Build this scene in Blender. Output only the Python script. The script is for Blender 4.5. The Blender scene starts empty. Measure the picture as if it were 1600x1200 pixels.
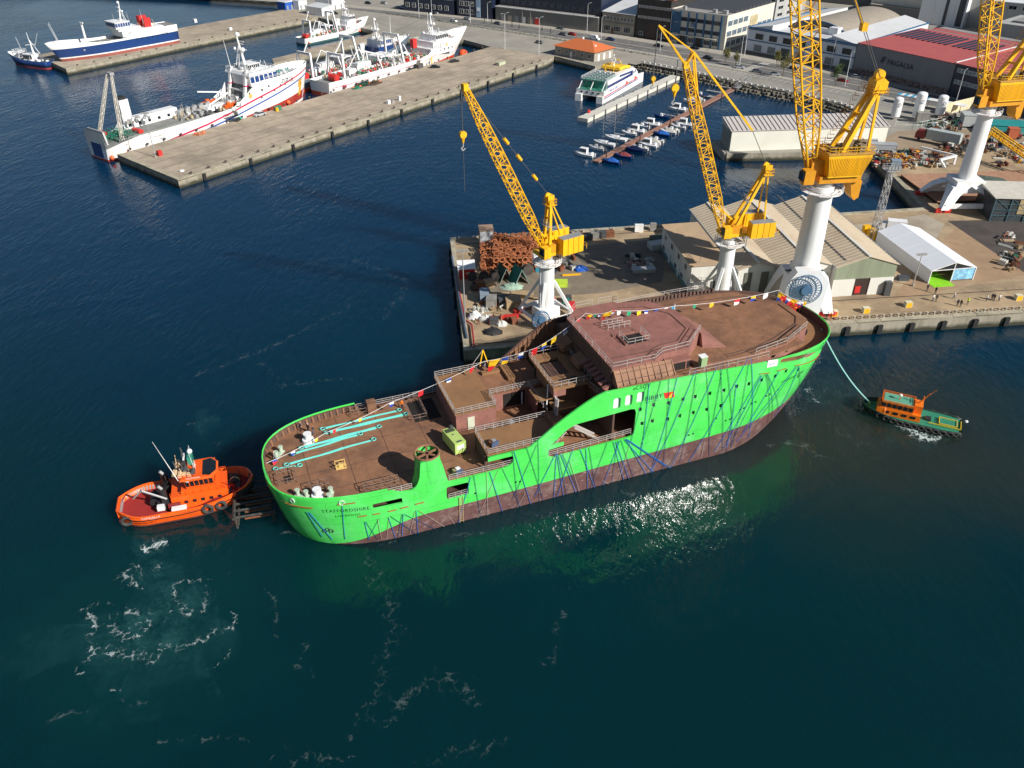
import bpy, bmesh, math, random
from math import sin, cos, pi, radians, sqrt, atan2, hypot
from mathutils import Vector, Matrix
from mathutils.geometry import delaunay_2d_cdt
random.seed(7)
C = bpy.context.scene
col = C.collection
CAM_H, FPX, TILT, ROLL = 85.0, 1288.03, radians(33.715), radians(-0.247)
cd = bpy.data.cameras.new('camera'); cam = bpy.data.objects.new('camera', cd); col.objects.link(cam)
_f = Vector((0, cos(TILT), -sin(TILT))); _r0 = Vector((1, 0, 0)); _u0 = _r0.cross(_f)
_r = _r0*cos(ROLL) + _u0*sin(ROLL); _u = -_r0*sin(ROLL) + _u0*cos(ROLL)
M = Matrix((( _r.x, _u.x, -_f.x, 0), (_r.y, _u.y, -_f.y, 0), (_r.z, _u.z, -_f.z, CAM_H), (0, 0, 0, 1)))
cam.matrix_world = M
cd.sensor_width = 36; cd.lens = FPX/1600*36; cd.clip_start = 1; cd.clip_end = 6000
C.camera = cam
SUN_EL, SUN_AZ = radians(33), radians(127)      # azimuth clockwise from +Y
w = bpy.data.worlds.new('World'); C.world = w; w.use_nodes = True
nt = w.node_tree; bg = nt.nodes['Background']
sky = nt.nodes.new('ShaderNodeTexSky'); sky.sky_type = 'NISHITA'; sky.sun_disc = False
sky.sun_elevation = SUN_EL; sky.sun_rotation = SUN_AZ; sky.air_density = 1.0; sky.dust_density = 0.6; sky.ozone_density = 1.5
nt.links.new(sky.outputs[0], bg.inputs[0]); bg.inputs[1].default_value = 0.054
sd = bpy.data.lights.new('sun', 'SUN'); sd.energy = 5.0; sd.angle = radians(0.53); sd.color = (1, .955, .88)
sun = bpy.data.objects.new('sun', sd); col.objects.link(sun)
sv = Vector((sin(SUN_AZ)*cos(SUN_EL), cos(SUN_AZ)*cos(SUN_EL), sin(SUN_EL)))
sun.rotation_euler = sv.to_track_quat('Z', 'Y').to_euler(); sun.location = (0, 0, 300)
C.view_settings.view_transform = 'Standard'; C.view_settings.look = 'None'
C.view_settings.exposure = 0.36; C.view_settings.gamma = 1; C.view_settings.use_curve_mapping = False
C.render.engine = 'CYCLES'
C.cycles.max_bounces = 6; C.cycles.transparent_max_bounces = 32
def at(px, py, z=0.0):
    """the point at height z that lies behind a spot of the 1600 x 1200 photograph"""
    d = _r*((px-800)/FPX) - _u*((py-600)/FPX) + _f
    t = (z-CAM_H)/d.z
    return Vector((d.x*t, d.y*t, z))
def head(a, b):
    return atan2(b.y-a.y, b.x-a.x)
MATS = {}
def mat(name, rgb, rough=.6, metal=0., var=.12, scale=.6, bump=0., bscale=8., dirt=None, dscale=.15, damt=.5, spec=.5, streak=False):
    if name in MATS: return MATS[name]
    m = bpy.data.materials.new(name); m.use_nodes = True; MATS[name] = m
    n = m.node_tree; N = n.nodes; L = n.links; p = N['Principled BSDF']
    p.inputs['Roughness'].default_value = rough; p.inputs['Metallic'].default_value = metal
    p.inputs['Specular IOR Level'].default_value = spec
    tc = N.new('ShaderNodeTexCoord'); src = tc.outputs['Object']
    if streak:
        mp = N.new('ShaderNodeMapping'); mp.inputs['Scale'].default_value = (1, 1, .12); L.new(src, mp.inputs[0]); ssrc = mp.outputs[0]
    else: ssrc = src
    nz = N.new('ShaderNodeTexNoise'); nz.inputs['Scale'].default_value = scale; nz.inputs['Detail'].default_value = 6; L.new(ssrc, nz.inputs['Vector'])
    nz.inputs['Roughness'].default_value = .65
    mx = N.new('ShaderNodeMix'); mx.data_type = 'RGBA'
    mr = N.new('ShaderNodeMapRange'); mr.inputs[1].default_value = .3; mr.inputs[2].default_value = .7; L.new(nz.outputs[0], mr.inputs[0])
    L.new(mr.outputs[0], mx.inputs[0])
    mx.inputs[6].default_value = (*[max(0, c*(1-var)) for c in rgb], 1); mx.inputs[7].default_value = (*[min(1, c*(1+var)) for c in rgb], 1)
    out = mx.outputs[2]
    if dirt:
        n2 = N.new('ShaderNodeTexNoise'); n2.inputs['Scale'].default_value = dscale; n2.inputs['Detail'].default_value = 8; n2.inputs['Roughness'].default_value = .7
        L.new(ssrc, n2.inputs['Vector'])
        r2 = N.new('ShaderNodeMapRange'); r2.inputs[1].default_value = .48; r2.inputs[2].default_value = .68; r2.inputs[4].default_value = damt; L.new(n2.outputs[0], r2.inputs[0])
        m2 = N.new('ShaderNodeMix'); m2.data_type = 'RGBA'; L.new(r2.outputs[0], m2.inputs[0]); L.new(out, m2.inputs[6]); m2.inputs[7].default_value = (*dirt, 1)
        out = m2.outputs[2]
    L.new(out, p.inputs['Base Color'])
    if bump:
        nb = N.new('ShaderNodeTexNoise'); nb.inputs['Scale'].default_value = bscale; nb.inputs['Detail'].default_value = 4; L.new(src, nb.inputs['Vector'])
        b = N.new('ShaderNodeBump'); b.inputs['Strength'].default_value = bump; b.inputs['Distance'].default_value = .1; L.new(nb.outputs[0], b.inputs['Height']); L.new(b.outputs[0], p.inputs['Normal'])
    return m
W_ = lambda: mat('white_paint', (.78, .79, .80), .4, var=.05, dirt=(.46, .38, .28), dscale=.6, damt=.42, streak=True)
YEL = lambda: mat('crane_yellow', (.84, .46, .010), .42, var=.09, dirt=(.36, .15, .03), dscale=.9, damt=.45, streak=True)
BLK = lambda: mat('black_rubber', (.015, .015, .017), .7)
GLS = lambda: mat('dark_glass', (.012, .018, .024), .12, var=.3, scale=.8)
STL = lambda: mat('galvanised_steel', (.42, .42, .42), .45, .4)
RUST = lambda: mat('rusty_steel', (.19, .068, .03), .8, var=.4, scale=1.5)
GREY = lambda: mat('grey_paint', (.24, .25, .26), .5)
DGREY = lambda: mat('dark_grey', (.07, .072, .076), .6)
RED = lambda: mat('red_paint', (.55, .03, .025), .45)
BLUE = lambda: mat('blue_paint', (.02, .10, .42), .45)
GRN = lambda: mat('green_tarp', (.015, .17, .12), .7, var=.3)
CONC = lambda: mat('concrete', (.33, .30, .25), .85, var=.14, scale=.25, dirt=(.16, .14, .11), dscale=.06, damt=.7, bump=.2)
ORG = lambda: mat('orange_paint', (.80, .13, .012), .42, var=.07)
SKIN = lambda: mat('skin', (.5, .3, .22), .6)
class MB:
    def __init__(s): s.v = []; s.f = []; s.m = []; s.cm = 0
    def add(s, vs, fs):
        o = len(s.v); s.v += [tuple(v) for v in vs]
        for f in fs: s.f.append([i+o for i in f]); s.m.append(s.cm)
        return s
    def box(s, x, y, z, sx, sy, sz, rz=0.):
        """box with its centre x, y and its BOTTOM at z"""
        c, n = cos(rz), sin(rz); vs = []
        for k in (0, 1):
            for a, b in ((-1, -1), (1, -1), (1, 1), (-1, 1)):
                u, v = a*sx/2, b*sy/2; vs.append((x+u*c-v*n, y+u*n+v*c, z+k*sz))
        return s.add(vs, [(3, 2, 1, 0), (4, 5, 6, 7), (0, 1, 5, 4), (1, 2, 6, 5), (2, 3, 7, 6), (3, 0, 4, 7)])
    def tube(s, a, b, r, n=6, r2=None, cap=True):
        a = Vector(a); b = Vector(b); d = b-a
        if d.length < 1e-6: return s
        r2 = r if r2 is None else r2
        u = d.normalized(); t = Vector((0, 0, 1)) if abs(u.z) < .95 else Vector((1, 0, 0))
        p = u.cross(t).normalized(); q = u.cross(p); vs = []
        for c, rr in ((a, r), (b, r2)):
            for i in range(n):
                an = 2*pi*i/n + pi/n; vs.append(c+(p*cos(an)+q*sin(an))*rr)
        fs = [(i, (i+1) % n, n+(i+1) % n, n+i) for i in range(n)]
        if cap: fs += [tuple(range(n))[::-1], tuple(range(n, 2*n))]
        return s.add(vs, fs)
    def beam(s, a, b, wd, ht):
        """square bar between two points"""
        a = Vector(a); b = Vector(b); u = (b-a).normalized()
        t = Vector((0, 0, 1)) if abs(u.z) < .95 else Vector((1, 0, 0))
        p = u.cross(t).normalized()*wd/2; q = u.cross(p).normalized()*ht/2; vs = []
        for c in (a, b): vs += [c-p-q, c+p-q, c+p+q, c-p+q]
        return s.add(vs, [(3, 2, 1, 0), (4, 5, 6, 7), (0, 1, 5, 4), (1, 2, 6, 5), (2, 3, 7, 6), (3, 0, 4, 7)])
    def path(s, pts, r, n=5):
        for a, b in zip(pts, pts[1:]): s.tube(a, b, r, n)
        return s
    def prism(s, poly, z0, z1, top=None):
        n = len(poly); top = top or poly
        if isinstance(z1, (int, float)): z1 = [z1]*n
        if isinstance(z0, (int, float)): z0 = [z0]*n
        vs = [(p[0], p[1], z0[i]) for i, p in enumerate(poly)] + [(p[0], p[1], z1[i]) for i, p in enumerate(top)]
        a = sum(poly[i][0]*poly[(i+1) % n][1]-poly[(i+1) % n][0]*poly[i][1] for i in range(n))
        fs = [tuple(range(n))[::-1], tuple(range(n, 2*n))] + [(i, (i+1) % n, n+(i+1) % n, n+i) for i in range(n)]
        if a < 0: fs = [f[::-1] for f in fs]
        return s.add(vs, fs)
    def cyl(s, x, y, z0, z1, r, n=16, r2=None): return s.tube((x, y, z0), (x, y, z1), r, n, r2)
    def ball(s, x, y, z, r, n=8, sz=1.):
        vs = [(x, y, z-r*sz)]; m = max(3, n//2)
        for i in range(1, m):
            a = pi*i/m - pi/2
            for j in range(n): t = 2*pi*j/n; vs.append((x+r*cos(a)*cos(t), y+r*cos(a)*sin(t), z+r*sz*sin(a)))
        vs.append((x, y, z+r*sz)); fs = []
        for j in range(n): fs.append((0, 1+(j+1) % n, 1+j)); fs.append((len(vs)-1, 1+(m-2)*n+j, 1+(m-2)*n+(j+1) % n))
        for i in range(m-2):
            for j in range(n): k = 1+i*n; fs.append((k+j, k+(j+1) % n, k+n+(j+1) % n, k+n+j))
        return s.add(vs, fs)
    def torus(s, c, ax, R, r, n=14, k=6):
        c = Vector(c); ax = Vector(ax).normalized(); t = Vector((0, 0, 1)) if abs(ax.z) < .9 else Vector((1, 0, 0))
        p = ax.cross(t).normalized(); q = ax.cross(p); vs = []
        for i in range(n):
            a = 2*pi*i/n; d = p*cos(a)+q*sin(a)
            for j in range(k): b = 2*pi*j/k; vs.append(c+d*(R+r*cos(b))+ax*r*sin(b))
        return s.add(vs, [(i*k+j, ((i+1) % n)*k+j, ((i+1) % n)*k+(j+1) % k, i*k+(j+1) % k) for i in range(n) for j in range(k)])
    def quad(s, *p): return s.add(p, [tuple(range(len(p)))])
    def loft(s, rings, close=True, caps=True):
        n = len(rings[0]); vs = [p for r in rings for p in r]; fs = []
        for i in range(len(rings)-1):
            for j in range(n if close else n-1): fs.append((i*n+j, i*n+(j+1) % n, (i+1)*n+(j+1) % n, (i+1)*n+j))
        if caps: fs += [tuple(range(n))[::-1], tuple(range((len(rings)-1)*n, len(rings)*n))]
        return s.add(vs, fs)
    def build(s, name, m, parent=None, kind=None, smooth=False, loc=None, rz=0., label=None):
        me = bpy.data.meshes.new(name); me.from_pydata(s.v, [], s.f)
        for x in (m if isinstance(m, (list, tuple)) else [m]): me.materials.append(x)
        if any(s.m): me.polygons.foreach_set('material_index', s.m)
        if smooth: me.polygons.foreach_set('use_smooth', [True]*len(me.polygons))
        me.update()
        o = bpy.data.objects.new(name, me); col.objects.link(o)
        if parent: o.parent = parent
        if kind: o['kind'] = kind
        if label: o['label'] = label
        if loc is not None: o.location = loc
        if rz: o.rotation_euler.z = rz
        return o
def weld(o, d=.001):
    bm = bmesh.new(); bm.from_mesh(o.data); bmesh.ops.remove_doubles(bm, verts=bm.verts, dist=d); bmesh.ops.recalc_face_normals(bm, faces=bm.faces); bm.to_mesh(o.data); bm.free(); return o
def shade(o, ang=40):
    o.data.polygons.foreach_set('use_smooth', [True]*len(o.data.polygons))
    try: o.data.set_sharp_from_angle(angle=radians(ang))
    except Exception: pass
    return o
def tag(o, label, cat, group=None):
    o['label'] = label; o['category'] = cat
    if group: o['group'] = group
    return o
def thing(name, label, cat, loc=(0, 0, 0), rz=0., group=None):
    o = bpy.data.objects.new(name, None); col.objects.link(o); o.location = loc; o.rotation_euler.z = rz
    o.empty_display_size = .5
    return tag(o, label, cat, group)
def copy_tree(o, loc=None, rz=None, label=None, parent=None, group=None):
    c = o.copy(); col.objects.link(c); c.parent = parent
    if loc is not None: c.location = loc
    if rz is not None: c.rotation_euler.z = rz
    if label: c['label'] = label
    if group: c['group'] = group
    for ch in o.children: copy_tree(ch, parent=c)
    return c
def rail(b, pts, h=1.05, step=1.6, r=.035, bars=(1., .5), close=False):
    pts = [Vector(p) for p in pts]
    if close: pts.append(pts[0])
    for a, c in zip(pts, pts[1:]):
        n = max(1, round((c-a).length/step))
        for i in range(n+1):
            p = a.lerp(c, i/n); b.tube(p, p+Vector((0, 0, h)), r, 4, cap=False)
        for k in bars: b.tube(a+Vector((0, 0, h*k)), c+Vector((0, 0, h*k)), r, 4, cap=False)
    return b
def lattice(b1, b2, p0, p1, wds, bays, rc, rd, side=Vector((0, 1, 0))):
    """four chords into b1 and the diagonals into b2; wds = widths at evenly spaced stations"""
    p0 = Vector(p0); p1 = Vector(p1); ax = (p1-p0).normalized(); s = side.normalized(); t = ax.cross(s).normalized()
    def wd(k):
        x = k*(len(wds)-1); i = min(int(x), len(wds)-2); return wds[i]+(wds[i+1]-wds[i])*(x-i)
    def cor(k): c = p0.lerp(p1, k); h = wd(k)/2; return [c+s*h+t*h, c-s*h+t*h, c-s*h-t*h, c+s*h-t*h]
    pr = cor(0)
    for i in range(1, bays+1):
        cu = cor(i/bays)
        for j in range(4):
            b1.tube(pr[j], cu[j], rc, 5, cap=False)
            k = (j+1) % 4
            b2.tube(pr[j] if i % 2 else pr[k], cu[k] if i % 2 else cu[j], rd, 4, cap=False)
            b2.tube(cu[j], cu[k], rd, 4, cap=False)
        pr = cu
def text_mesh(s, size, ext=.012, spacing=1.):
    cu = bpy.data.curves.new('t', 'FONT'); cu.body = s; cu.size = size; cu.extrude = ext; cu.space_character = spacing
    o = bpy.data.objects.new('t', cu); col.objects.link(o)
    bpy.context.view_layer.update()
    me = bpy.data.meshes.new_from_object(o); bpy.data.objects.remove(o); return me
def lettering(name, s, size, m, origin, xdir, updir, parent=None, bold=.0, label=None):
    me = text_mesh(s, size); x = Vector(xdir).normalized(); u = Vector(updir).normalized(); n = x.cross(u)
    if bold:
        pass
    for v in me.vertices: v.co = Vector(origin)+x*v.co.x+u*v.co.y+n*(v.co.z+.02)
    me.materials.append(m); o = bpy.data.objects.new(name, me); col.objects.link(o)
    if parent: o.parent = parent
    if label: o['label'] = label
    return o
def water_material():
    m = bpy.data.materials.new('harbour_water'); m.use_nodes = True; n = m.node_tree; N = n.nodes; L = n.links; p = N['Principled BSDF']
    p.subsurface_method = 'BURLEY'; p.inputs['Subsurface Weight'].default_value = 1.; p.inputs['Subsurface Radius'].default_value = (.5, 1., 1.); p.inputs['Subsurface Scale'].default_value = 12.; p.inputs['Roughness'].default_value = .035; p.inputs['IOR'].default_value = 1.36
    tc = N.new('ShaderNodeTexCoord'); g = tc.outputs['Object']
    def noise(sc, det=3, stretch=None, rot=0, dist=0., rough=.5):
        s = g
        if stretch or rot:
            mp = N.new('ShaderNodeMapping'); mp.inputs['Rotation'].default_value = (0, 0, rot); mp.inputs['Scale'].default_value = stretch or (1, 1, 1); L.new(g, mp.inputs[0]); s = mp.outputs[0]
        z = N.new('ShaderNodeTexNoise'); z.inputs['Scale'].default_value = sc; z.inputs['Detail'].default_value = det; z.inputs['Distortion'].default_value = dist; z.inputs['Roughness'].default_value = rough; L.new(s, z.inputs['Vector']); return z.outputs[0]
    def math_(op, a, b):
        q = N.new('ShaderNodeMath'); q.operation = op
        for i, x in enumerate((a, b)):
            if isinstance(x, (int, float)): q.inputs[i].default_value = x
            else: L.new(x, q.inputs[i])
        return q.outputs[0]
    a = noise(.9, 4, (1, .42, 1), radians(-35)); b = noise(.26, 3, (1, .5, 1), radians(-20), .6); c = noise(2.4, 2, (1, .6, 1), radians(-50))
    calm = noise(.018, 3, None, 0, 1.2)
    cm = N.new('ShaderNodeMapRange'); cm.inputs[1].default_value = .35; cm.inputs[2].default_value = .65; cm.inputs[3].default_value = .45; cm.inputs[4].default_value = 1.15; L.new(calm, cm.inputs[0])
    wv = N.new('ShaderNodeTexWave'); wv.wave_type = 'RINGS'; wv.rings_direction = 'SPHERICAL'; wv.inputs['Scale'].default_value = .085; wv.inputs['Distortion'].default_value = 3.5; wv.inputs['Detail'].default_value = 2; wv.inputs['Detail Scale'].default_value = .25
    mp = N.new('ShaderNodeMapping'); mp.vector_type = 'POINT'; mp.inputs['Location'].default_value = (20, -205, 0); L.new(g, mp.inputs[0]); L.new(mp.outputs[0], wv.inputs['Vector'])
    h = math_('ADD', math_('MULTIPLY', a, .36), math_('MULTIPLY', b, .42)); h = math_('ADD', h, math_('MULTIPLY', c, .10)); h = math_('MULTIPLY', h, cm.outputs[0]); h = math_('ADD', h, math_('MULTIPLY', wv.outputs[1], .028))
    bp = N.new('ShaderNodeBump'); bp.inputs['Strength'].default_value = 1.; bp.inputs['Distance'].default_value = .42; L.new(h, bp.inputs['Height']); L.new(bp.outputs[0], p.inputs['Normal'])
    ramp = N.new('ShaderNodeMix'); ramp.data_type = 'RGBA'; L.new(noise(.012, 4, None, 0, .8), ramp.inputs[0])
    ramp.inputs[6].default_value = (.0003, .0125, .0180, 1); ramp.inputs[7].default_value = (.0009, .0270, .0300, 1)
    def spot(cx, cy, r0, r1, sx=1., sy=1.):
        mp = N.new('ShaderNodeMapping'); mp.inputs['Location'].default_value = (-cx*sx, -cy*sy, 0); mp.inputs['Scale'].default_value = (sx, sy, 0); L.new(g, mp.inputs[0])
        ds = N.new('ShaderNodeVectorMath'); ds.operation = 'LENGTH'; L.new(mp.outputs[0], ds.inputs[0])
        d2 = math_('ADD', ds.outputs['Value'], math_('MULTIPLY', noise(.05, 4, None, 0, .3), 34.))
        r = N.new('ShaderNodeMapRange'); r.interpolation_type = 'SMOOTHSTEP'; r.inputs[1].default_value = r0+17; r.inputs[2].default_value = r1+17; r.inputs[3].default_value = 1; r.inputs[4].default_value = 0; L.new(d2, r.inputs[0]); return r.outputs[0]
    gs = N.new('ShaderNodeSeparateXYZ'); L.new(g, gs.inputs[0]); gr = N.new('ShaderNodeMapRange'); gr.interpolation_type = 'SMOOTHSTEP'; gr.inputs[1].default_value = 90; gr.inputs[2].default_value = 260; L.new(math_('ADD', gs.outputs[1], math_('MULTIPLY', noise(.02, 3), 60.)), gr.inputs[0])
    bl = N.new('ShaderNodeMix'); bl.data_type = 'RGBA'; L.new(gr.outputs[0], bl.inputs[0]); L.new(ramp.outputs[2], bl.inputs[6]); bl.inputs[7].default_value = (.0005, .0240, .0620, 1); ramp = bl  # far basin turns bluer: sky reflection put into the base colour
    s = at(1390, 690); silt = spot(s.x, s.y, 8, 42, .8, 1.25)
    m2 = N.new('ShaderNodeMix'); m2.data_type = 'RGBA'; L.new(math_('MULTIPLY', silt, .8), m2.inputs[0]); L.new(ramp.outputs[2], m2.inputs[6]); m2.inputs[7].default_value = (.020, .026, .018, 1)
    s = at(250, 960); stir = spot(s.x, s.y, 6, 30)
    m3 = N.new('ShaderNodeMix'); m3.data_type = 'RGBA'; L.new(math_('MULTIPLY', stir, .55), m3.inputs[0]); L.new(m2.outputs[2], m3.inputs[6]); m3.inputs[7].default_value = (.002, .034, .036, 1)
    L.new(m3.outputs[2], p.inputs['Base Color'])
    return m
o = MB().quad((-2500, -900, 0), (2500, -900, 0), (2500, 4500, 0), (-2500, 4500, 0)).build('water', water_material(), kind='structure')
def foam_material(name, thr, soft, sc, alpha=1., lace=0.):
    m = bpy.data.materials.new(name); m.use_nodes = True; n = m.node_tree; N = n.nodes; L = n.links; p = N['Principled BSDF']
    p.inputs['Base Color'].default_value = (.62, .70, .70, 1); p.inputs['Roughness'].default_value = .7
    tc = N.new('ShaderNodeTexCoord'); uv = N.new('ShaderNodeUVMap')
    z = N.new('ShaderNodeTexNoise'); z.inputs['Scale'].default_value = sc; z.inputs['Detail'].default_value = 9; z.inputs['Roughness'].default_value = .72; z.inputs['Distortion'].default_value = .8; L.new(tc.outputs['Object'], z.inputs['Vector'])
    z2 = N.new('ShaderNodeTexNoise'); z2.inputs['Scale'].default_value = sc*.22; z2.inputs['Detail'].default_value = 3; L.new(tc.outputs['Object'], z2.inputs['Vector'])
    sp = N.new('ShaderNodeSeparateXYZ'); L.new(uv.outputs[0], sp.inputs[0])      # x: 0 at the rim of the streak, 1 along its middle
    def mt(op, a, b):
        q = N.new('ShaderNodeMath'); q.operation = op
        for i, x in enumerate((a, b)):
            if isinstance(x, (int, float)): q.inputs[i].default_value = x
            else: L.new(x, q.inputs[i])
        return q.outputs[0]
    v = mt('ADD', mt('ADD', mt('MULTIPLY', z.outputs[0], 1.), mt('MULTIPLY', z2.outputs[0], .8)), mt('MULTIPLY', sp.outputs[0], .34))
    if lace:
        vo = N.new('ShaderNodeTexVoronoi'); vo.feature = 'DISTANCE_TO_EDGE'; vo.inputs['Scale'].default_value = lace
        ad = N.new('ShaderNodeVectorMath'); ad.operation = 'MULTIPLY_ADD'; L.new(z.outputs['Color'], ad.inputs[0]); ad.inputs[1].default_value = (1.6, 1.6, 0); L.new(tc.outputs['Object'], ad.inputs[2]); L.new(ad.outputs[0], vo.inputs['Vector'])
        v = mt('SUBTRACT', v, mt('MULTIPLY', mt('MINIMUM', vo.outputs['Distance'], .35), 2.2))
    r = N.new('ShaderNodeMapRange'); r.inputs[1].default_value = thr; r.inputs[2].default_value = thr+soft; r.inputs[4].default_value = alpha; L.new(v, r.inputs[0])
    L.new(r.outputs[0], p.inputs['Alpha'])
    return m
FO = foam_material('foam', 1.06, .30, 2.4, .7, 1.0); FO2 = foam_material('foam_thin', 1.10, .45, 2.2, .17, .8); FO3 = foam_material('foam_dense', .92, .3, 2.0, .85, 1.1); FO4 = foam_material('foam_veil', .9, .9, 1.3, .07); FO4.node_tree.nodes['Principled BSDF'].inputs['Base Color'].default_value = (.12, .42, .42, 1)
_fz = [.02]
def foam(pts, wd, m, closed=False, jit=.6):
    """a streak of froth floating on the water along a line"""
    P = [at(x, y, 0) for x, y in pts]
    if closed: P.append(P[0])
    Q = []
    for a, b in zip(P, P[1:]):
        k = max(1, int((b-a).length/1.2))
        for i in range(k): Q.append(a.lerp(b, i/k)+Vector((random.uniform(-jit, jit), random.uniform(-jit, jit), 0)))
    Q.append(P[-1]); vs = []; uvs = []
    for i, q in enumerate(Q):
        t = (Q[min(i+1, len(Q)-1)]-Q[max(i-1, 0)]).normalized(); n = Vector((-t.y, t.x, 0)); w_ = wd*random.uniform(1.2, 2.4)
        if not closed: w_ *= min(1, .25+min(i, len(Q)-1-i)/3)
        for k, u in ((-1, 0), (0, 1), (1, 0)): vs.append((q.x+n.x*w_*k, q.y+n.y*w_*k, _fz[0])); uvs.append(u)
    _fz[0] += .0012
    fs = [(3*i+j, 3*i+j+1, 3*i+4+j, 3*i+3+j) for i in range(len(Q)-1) for j in (0, 1)]
    b = MB(); b.v = vs; b.f = fs; b.m = [0]*len(fs)
    o = b.build('sea_foam', m, kind='stuff'); ul = o.data.uv_layers.new(name='UVMap')
    for li, l in enumerate(o.data.loops): ul.data[li].uv = (uvs[l.vertex_index], 0)
    o['label'] = 'streaks of white foam floating on the dark water'
    return o
for q_ in ([(205, 978), (232, 968)], [(285, 940), (312, 930)], [(150, 1020), (230, 1024), (300, 1000), (360, 975)], [(140, 960), (138, 1040)], [(200, 905), (250, 890)], [(215, 860), (262, 850)], [(190, 960), (330, 930)], [(300, 665), (345, 655)], [(1260, 620), (1340, 600)], [(1380, 655), (1480, 690)]): foam(q_, 5.5, FO4)
foam([(218, 862), (236, 855), (262, 845)], 2.1, FO3); foam([(222, 850), (264, 852)], 1.0, FO)
foam([(200, 880), (195, 900), (203, 918), (225, 922)], .9, FO); foam([(212, 884), (222, 899), (245, 890), (252, 880)], 1.1, FO)
foam([(175, 970), (200, 957), (228, 962), (235, 980), (222, 992), (200, 990), (178, 983)], .7, FO, True); foam([(200, 978), (222, 972)], 1.6, FO)
foam([(272, 920), (290, 908), (335, 905)], .6, FO); foam([(272, 920), (274, 950), (290, 962), (318, 955), (322, 915)], .55, FO)
foam([(130, 950), (170, 935), (182, 948)], .7, FO); foam([(133, 948), (142, 970), (136, 1000), (145, 1018), (128, 1035), (118, 1052), (134, 1050)], .9, FO)
foam([(145, 1018), (190, 1022), (240, 1028), (275, 1010), (320, 998), (362, 985), (372, 968), (360, 955)], .95, FO)
foam([(258, 975), (270, 955), (278, 948)], .5, FO); foam([(340, 1038), (352, 1028), (360, 1015)], .5, FO); foam([(176, 1083), (192, 1080)], .9, FO)
foam([(405, 915), (425, 940), (436, 965), (432, 1010)], .5, FO2); foam([(360, 875), (355, 895), (330, 905)], .5, FO2)
foam([(270, 1085), (245, 1098), (205, 1100), (190, 1090)], .8, FO2); foam([(60, 1140), (100, 1118), (150, 1105)], .8, FO2); foam([(250, 1165), (300, 1155), (360, 1160), (395, 1162)], .8, FO2)
foam([(420, 1190), (440, 1165), (460, 1185), (500, 1182), (560, 1180)], .8, FO2); foam([(600, 1140), (640, 1080), (700, 1062), (760, 1100)], 1.8, FO2); foam([(650, 1195), (700, 1180), (760, 1170), (800, 1150)], 1.2, FO2)
foam([(560, 820), (620, 990), (590, 1090), (540, 1160)], 1.4, FO2); foam([(480, 1000), (470, 1040), (490, 1060)], .8, FO2); foam([(830, 1060), (860, 1020), (880, 950)], 1.0, FO2)
for px, py in ((285, 662), (310, 655), (330, 690), (510, 430), (330, 628)): foam([(px, py), (px+14, py+3), (px+24, py-4)], 1.6, FO2)
foam([(395, 560), (450, 600), (560, 590)], 1.0, FO2); foam([(300, 590), (430, 540), (560, 470)], 1.4, FO2); foam([(440, 420), (540, 400), (640, 440), (600, 500)], 1.6, FO2)
foam([(1402, 663), (1430, 677), (1455, 684), (1472, 680)], 1.3, FO3); foam([(1398, 662), (1470, 687)], 1.0, FO)
foam([(1258, 600), (1268, 618), (1280, 630)], 1.0, FO); foam([(1240, 640), (1262, 625), (1300, 610), (1340, 625)], 1.0, FO2); foam([(1330, 560), (1360, 580), (1420, 590)], 1.2, FO2)
foam([(1390, 720), (1330, 690), (1290, 660)], 1.2, FO2); foam([(1180, 700), (1240, 690), (1300, 720)], 1.6, FO2)
for x0, y0 in ((430, 838), (560, 852), (700, 838), (820, 808), (950, 775), (1060, 745)): foam([(x0, y0), (x0+60, y0-6)], .8, FO2)
def QW():
    if 'quay_wall' in MATS: return MATS['quay_wall']
    m = mat('quay_wall', (.30, .27, .21), .9, var=.2, scale=.5, dirt=(.14, .12, .08), dscale=.3, damt=.8, streak=True); n = m.node_tree; p = n.nodes['Principled BSDF']; src = p.inputs['Base Color'].links[0].from_socket
    g = n.nodes.new('ShaderNodeNewGeometry'); s = n.nodes.new('ShaderNodeSeparateXYZ'); n.links.new(g.outputs['Position'], s.inputs[0]); z = n.nodes.new('ShaderNodeTexNoise'); z.inputs['Scale'].default_value = .6; n.links.new(g.outputs['Position'], z.inputs['Vector'])
    a = n.nodes.new('ShaderNodeMath'); a.operation = 'ADD'; n.links.new(s.outputs[2], a.inputs[0]); n.links.new(z.outputs[0], a.inputs[1]); r = n.nodes.new('ShaderNodeMapRange'); r.inputs[1].default_value = 1.0; r.inputs[2].default_value = 1.9; r.inputs[3].default_value = 1; r.inputs[4].default_value = 0; n.links.new(a.outputs[0], r.inputs[0])
    x = n.nodes.new('ShaderNodeMix'); x.data_type = 'RGBA'; n.links.new(r.outputs[0], x.inputs[0]); n.links.new(src, x.inputs[6]); x.inputs[7].default_value = (.035, .036, .02, 1); n.links.new(x.outputs[2], p.inputs['Base Color']); return m
def slab(name, pts, z, depth, m, kind='structure'):
    poly = [(p.x, p.y) if isinstance(p, Vector) else p for p in pts]
    b = MB(); b.prism(poly, z-depth, z); b.m = [0, 0]+[1]*(len(b.f)-2); o = b.build(name, [m, QW()], kind=kind)
    bm = bmesh.new(); bm.from_mesh(o.data); bmesh.ops.triangulate(bm, faces=[f for f in bm.faces if len(f.verts) > 4]); bm.to_mesh(o.data); bm.free(); return o
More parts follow.
